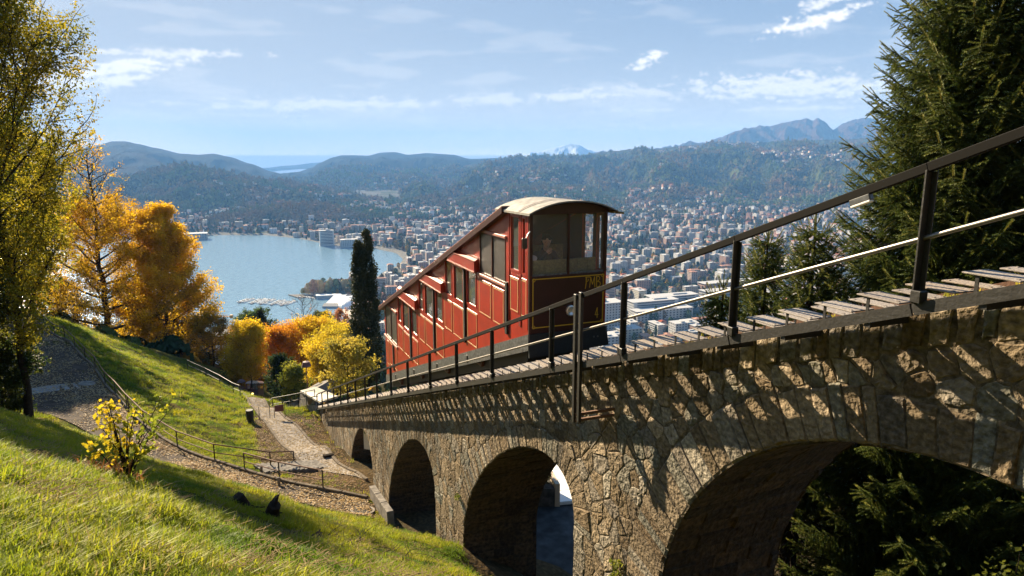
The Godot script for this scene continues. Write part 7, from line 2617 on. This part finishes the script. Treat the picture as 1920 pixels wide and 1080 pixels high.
const ORD := ["first", "second", "third", "fourth", "fifth", "sixth", "seventh", "eighth", "ninth", "tenth", "eleventh", "twelfth", "thirteenth", "fourteenth"]
func build_harbour() -> void:
	# trees on the wooded spit
	for i in 26:
		var t := (i + 0.5) / 26.0
		var p := on_level(lerpf(566, 690, t), lerpf(549, 543, t) + rr(-4, 3), LAKE + 2.0)
		var s := rr(12, 19) * (0.55 if i < 2 else 1.0)
		var c: Color = [Color(0.52, 0.28, 0.12), Color(0.60, 0.40, 0.12), Color(0.38, 0.32, 0.10), Color(0.14, 0.18, 0.06), Color(0.62, 0.45, 0.20)][(i * 7 + 2) % 5]
		var o := MeshInstance3D.new()
		o.name = fresh("shore_tree")
		o.mesh = tree_blob(20 + i % 5, 420, 1.0 + 0.15 * (i % 3), 0.42)
		var key := "shore%d" % ((i * 7 + 2) % 5)
		if not M.has(key): M[key] = mat(c, 0.9, 0, true)
		o.material_override = M[key]
		add_child(o)
		o.transform = Transform3D(Basis(UP, i * 1.3).scaled(Vector3(s * 0.85, s, s * 0.85)), p)
		tag(o, "%s tree on the wooded spit, %s of its colour from the tip" % [["russet", "golden-brown", "olive", "dark green", "pale tan"][(i * 7 + 2) % 5], ORD[i / 5]], "tree", "autumn trees on the wooded spit")
	# piers and boats
	var hull := MB.new()
	hull.prism([Vector3(-0.5, 0, -0.5), Vector3(0.3, 0, -0.5), Vector3(0.62, 0, 0), Vector3(0.3, 0, 0.5), Vector3(-0.5, 0, 0.5)], Vector3(0, 1, 0))
	var cab := MB.new()
	cab.box(Vector3(-0.05, 1.25, 0), Vector3(0.4, 0.5, 0.6), Basis(), 0.03)
	var deckm := MB.new()
	deckm.box(Vector3(-0.1, 1.02, 0), Vector3(0.7, 0.05, 0.7))
	var hm := hull.mesh()
	var cm := cab.mesh()
	var dm := deckm.mesh()
	var mastm := MB.new()
	mastm.tube([Vector3(0.05, 1, 0), Vector3(0.05, 7.5, 0)], [0.02, 0.012], 4)
	var mm := mastm.mesh()
	var n := 0
	var sets := [[447, 568, 475, 559], [470, 570, 497, 559], [487, 571, 513, 560], [507, 572.5, 533, 562], [526, 573.5, 552, 563]]
	for k in sets.size():
		var a := on_level(sets[k][0], sets[k][1], LAKE + 0.7)
		var b := on_level(sets[k][2], sets[k][3], LAKE + 0.7)
		var s := MB.new()
		s.bar(a, b, 2.6, 0.7)
		var pr := part(s, "pier", M.concrete)
		tag(pr, "%s of the five floating piers of the marina, counted from the open lake" % ["first", "second", "third", "fourth", "fifth"][k], "pier", "floating piers of the marina")
		var dv := (b - a).normalized()
		var sd := dv.cross(UP)
		for i in 9:
			for side in [-1.0, 1.0]:
				if rng.randf() < 0.12: continue
				var p: Vector3 = a + dv * (6.0 + i * (a.distance_to(b) - 8.0) / 9.0) + sd * side * 4.0 - UP * 0.6
				boat(p, sd * side, n, hm, cm, dm, mm, "white motor boat, %s from the tip on the %s side of the %s marina pier" % [["first", "second", "third", "fourth", "fifth", "sixth", "seventh", "eighth", "ninth"][i], "town" if side > 0 else "lake", ["first", "second", "third", "fourth", "fifth"][k]])
				n += 1
	for i in 14:
		var p := on_level(lerpf(560, 594, i / 13.0) + rr(-2, 2), lerpf(557.5, 559.5, i / 13.0) + rr(-1, 1), LAKE + 0.2)
		boat(p, Vector3(0.3, 0, 1).normalized(), i, hm, cm, dm, mm, "white boat lying along the stone mole, %s from its outer end" % ORD[i])
	for i in 12:
		var p := on_level(lerpf(612, 650, i / 11.0) + rr(-3, 3), lerpf(596, 612, rng.randf()), LAKE + 0.2)
		boat(p, Vector3(1, 0, rr(-0.6, 0.6)).normalized(), i, hm, cm, dm, mm, "small boat moored in the near cove, %s outwards from the lido" % ORD[i])
	# the mole
	var mo := MB.new()
	mo.prism([on_level(540, 552, LAKE + 1.4), on_level(594, 551.5, LAKE + 1.4), on_level(598, 556.5, LAKE + 1.4), on_level(556, 557, LAKE + 1.4)], Vector3(0, -4, 0))
	tag(part(mo, "stone_mole", M.concrete), "pale stone mole sheltering the marina", "mole")
	# white air dome and the sheds of the lido
	var dc := on_level(657, 571, LAKE + 1.5)
	var dome := thing("air_dome", "white ribbed air dome of the lido beside the beach", "air dome", Transform3D(Basis(), dc))
	var dd := MB.new()
	for i in 20:
		for j in 8:
			var q := [[i, j], [i + 1, j], [i + 1, j + 1], [i, j + 1]].map(func(e):
				var th: float = TAU * e[0] / 20.0
				var ph: float = PI / 2 * e[1] / 8.0
				var cx := signf(cos(th)) * pow(absf(cos(th)), 0.6)
				var cz := signf(sin(th)) * pow(absf(sin(th)), 0.6)
				return dc + Basis(UP, 0.45) * Vector3(cx * cos(ph) * 21.0, sin(ph) * 13.0, cz * cos(ph) * 30.0))
			dd.quad(q[0], q[1], q[2], q[3], (q[0] + q[2]) * 0.5 - dc + UP)
	part(dd, "membrane", M.white, dome)
	var rb := MB.new()
	for j in 4:
		var pts := []
		for i in 13:
			var q := PI * i / 12.0
			pts.append(dc + Basis(UP, 0.45) * Vector3(cos(q) * 20.6, sin(q) * 13.1, -18.0 + 12.0 * j))
		rb.tube(pts, range(13).map(func(_e): return 0.3), 5)
	part(rb, "rib", mat(Color(0.5, 0.52, 0.54), 0.7), dome)
	for k in 3:
		var q = [[[611, 569, 1.5], [633, 569, 1.5], [650, 553, 9.0], [627, 553, 9.0]], [[592, 555, 5.5], [640, 553, 5.5], [640, 551, 5.5], [592, 552, 5.5]], [[604, 575, 2.5], [634, 575, 2.5], [636, 569, 5.5], [608, 569, 5.5]]][k]
		var pp := []
		for e in q: pp.append(on_level(e[0], e[1], LAKE + e[2]))
		var s := thing(["lido_hall", "boat_shed", "bath_house"][k], ["hall with a sloping white roof beside the air dome", "long low boat shed on the mole", "bath house on the jetty in front of the sloping roof"][k], "building", Transform3D(Basis(), pp[0]))
		var rf := MB.new()
		rf.prism(pp, UP * 0.5)
		part(rf, "roof", M.white if k != 2 else M.roofing, s)
		var wl := MB.new()
		for i in 4:
			var a: Vector3 = pp[i]
			var b: Vector3 = pp[(i + 1) % 4]
			wl.quad(Vector3(a.x, LAKE, a.z), Vector3(b.x, LAKE, b.z), b - UP * 0.02, a - UP * 0.02, (a + b) * 0.5 - (pp[0] + pp[2]) * 0.5)
		part(wl, "wall", mat(Color(0.30, 0.33, 0.36), 0.7), s)
	var jt := MB.new()
	jt.bar(on_level(597, 589, LAKE + 1.0), on_level(606, 598, LAKE + 1.0), 1.6, 0.6)
	tag(part(jt, "bathing_jetty", M.white), "short white floating jetty in the cove", "jetty")
	# fountain
	var fp := on_level(384, 446, LAKE)
	var ft := MB.new()
	ft.tube([fp, fp + UP * 8, fp + UP * 17 + Vector3(-1, 0, 0), fp + UP * 25 + Vector3(-2, 0, 0)], [3.4, 2.4, 1.5, 0.6], 9)
	var fm := mat(Color(0.85, 0.88, 0.9), 0.9)
	fm.albedo_color.a = 0.75
	fm.transparency = BaseMaterial3D.TRANSPARENCY_ALPHA
	tag(part(ft, "fountain_jet", fm), "white fountain jet rising from the lake near the far shore", "fountain")
	# tower crane behind the houses on the slope
	var cr := at(412, 640, 560.0)
	var crane := thing("tower_crane", "tower crane with a blue mast and an orange jib before the lake", "crane", Transform3D(Basis(), cr))
	var ms := MB.new()
	var top := at(411, 592, 560.0).y - cr.y
	for sx in [-0.8, 0.8]:
		for sz in [-0.8, 0.8]: ms.bar(cr + Vector3(sx, -20, sz), cr + Vector3(sx, top, sz), 0.22, 0.22, Vector3.RIGHT)
	var yy := -20.0
	var fl := 1.0
	while yy < top - 1.6:
		ms.bar(cr + Vector3(-0.8 * fl, yy, 0.8), cr + Vector3(0.8 * fl, yy + 1.6, 0.8), 0.12, 0.12)
		ms.bar(cr + Vector3(-0.8 * fl, yy, -0.8), cr + Vector3(0.8 * fl, yy + 1.6, -0.8), 0.12, 0.12)
		yy += 1.6
		fl = -fl
	part(ms, "mast", mat(Color(0.03, 0.16, 0.34), 0.5), crane)
	var jb := MB.new()
	var t0 := cr + UP * top
	for z in [-0.6, 0.6]: jb.bar(t0 + Vector3(-1, 0, z), t0 + Vector3(11.5, 0.4, z), 0.35, 0.35)
	jb.bar(t0 + Vector3(-1, 1.4, 0), t0 + Vector3(8.0, 1.7, 0), 0.25, 0.25)
	for i in 8: jb.bar(t0 + Vector3(i * 1.1, 0, 0.6), t0 + Vector3(i * 1.1 + 0.6, 1.5, 0), 0.16, 0.16)
	part(jb, "jib", mat(Color(0.62, 0.30, 0.06), 0.5), crane)
	var cw := MB.new()
	cw.box(t0 + Vector3(11.2, 0.3, 0), Vector3(2.4, 2.8, 1.8), Basis(), 0.1)
	part(cw, "counterweight", mat(Color(0.66, 0.42, 0.16), 0.7), crane)
	# the houses on the slope below the grove
	for k in 2:
		var hp := at([433, 545][k], [655, 668][k], [140.0, 165.0][k])
		var hs := thing("slope_house", ["white house with a dark grey roof behind the yellow trees", "house with a broad terracotta tiled roof behind the grove"][k], "house", Transform3D(Basis(UP, [0.3, -0.35][k]), hp))
		var fr := Transform3D(Basis(UP, [0.3, -0.35][k]), hp)
		var w: float = [5.6, 11.0][k]
		var dd2: float = [6.0, 8.0][k]
		var h: float = [3.9, 4.6][k]
		var rh: float = [1.0, 2.9][k]
		var wl := MB.new()
		wl.box(Vector3(0, h * 0.5 - 2.0, 0), Vector3(w, h + 4.0, dd2))
		part(wl, "wall", M.white, hs, fr)
		var rf := MB.new()
		rf.prism([Vector3(-w * 0.56, h - 0.1, -dd2 * 0.58), Vector3(-w * 0.56, h + rh, 0), Vector3(-w * 0.56, h - 0.1, dd2 * 0.58)], Vector3(w * 1.12, 0, 0))
		var ro := part(rf, "roof", [M.slate, M.tile_roof][k], hs, fr)
		var ch := MB.new()
		ch.box(Vector3(w * 0.25, h + rh + 0.2, 0.2), Vector3(0.6, 1.3, 0.6))
		part(ch, "chimney", M.concrete, ro, fr)
		for i in 3:
			var wn := MB.new()
			wn.box(Vector3((i - 1) * w * 0.3, h - 1.5, dd2 * 0.5), Vector3(w * 0.13, 1.2, 0.06))
			part(wn, "window", M.black, hs, fr)
func boat(p: Vector3, dir: Vector3, n: int, hm: Mesh, cm: Mesh, dm: Mesh, mm: Mesh, label: String) -> void:
	var x := dir.normalized()
	var b := Basis(x, UP, x.cross(UP))
	var l := rr(4.5, 6.5)
	var o := thing("moored_boat", label, "boat", Transform3D(b.scaled_local(Vector3(l, 1.3, l * 0.34)), p), "boats moored in the bay")
	quick(o, "hull", 0, hm, M.white)
	quick(o, "cabin", 0, cm, M.white if n % 3 else M.dark_blue)
	quick(o, "deck", 0, dm, M.bench)
	if n % 3 == 0: quick(o, "mast", 0, mm, M.white)

func up_y(x: float, z: float) -> float:
	return gy(clampf(x, -70.0, 38.0), 7.5) + 0.42 * (z - 7.5) + 0.06 * maxf(0.0, -70.0 - x) - 0.10 * maxf(0.0, x - 38.0) + nz.get_noise_2d(x * 0.02, z * 0.02) * 3.0 * clampf((z - 9.0) / 20.0, 0, 1)
func build_upper_slope() -> void:
	var mb := MB.new()
	mb.col = Color(0.11, 0.10, 0.035)
	for i in 40:
		for j in 24:
			var q := []
			for e in [[0, 0], [1, 0], [1, 1], [0, 1]]:
				var x: float = -260.0 + 12.0 * (i + e[0])
				var z: float = 7.4 + pow(j + e[1], 1.5) * 2.6
				q.append(Vector3(x, up_y(x, z) - 0.05, z))
			mb.quad(q[0], q[1], q[2], q[3], UP)
	tag(part(mb, "mountainside", M.dirt), "wooded mountainside rising behind the viewer", "", "", "structure")
	var xf := []
	var cl := PackedColorArray()
	for i in 900:
		var x := rr(-240, 200)
		var z := 16.0 + 200.0 * pow(rng.randf(), 1.3)
		if Vector2(x, z).length() < 24.0: continue
		var s := rr(9, 17)
		xf.append(Transform3D(Basis(UP, rng.randf() * TAU).scaled(Vector3(s * 0.8, s, s * 0.8)), Vector3(x, up_y(x, z) - 0.3, z)))
		cl.append(autumn())
	tag(swarm("mountain_forest", tree_blob(9, 300, 1.2, 0.55), M.plain, xf, cl), "autumn forest on the mountainside behind the viewer", "", "", "stuff")
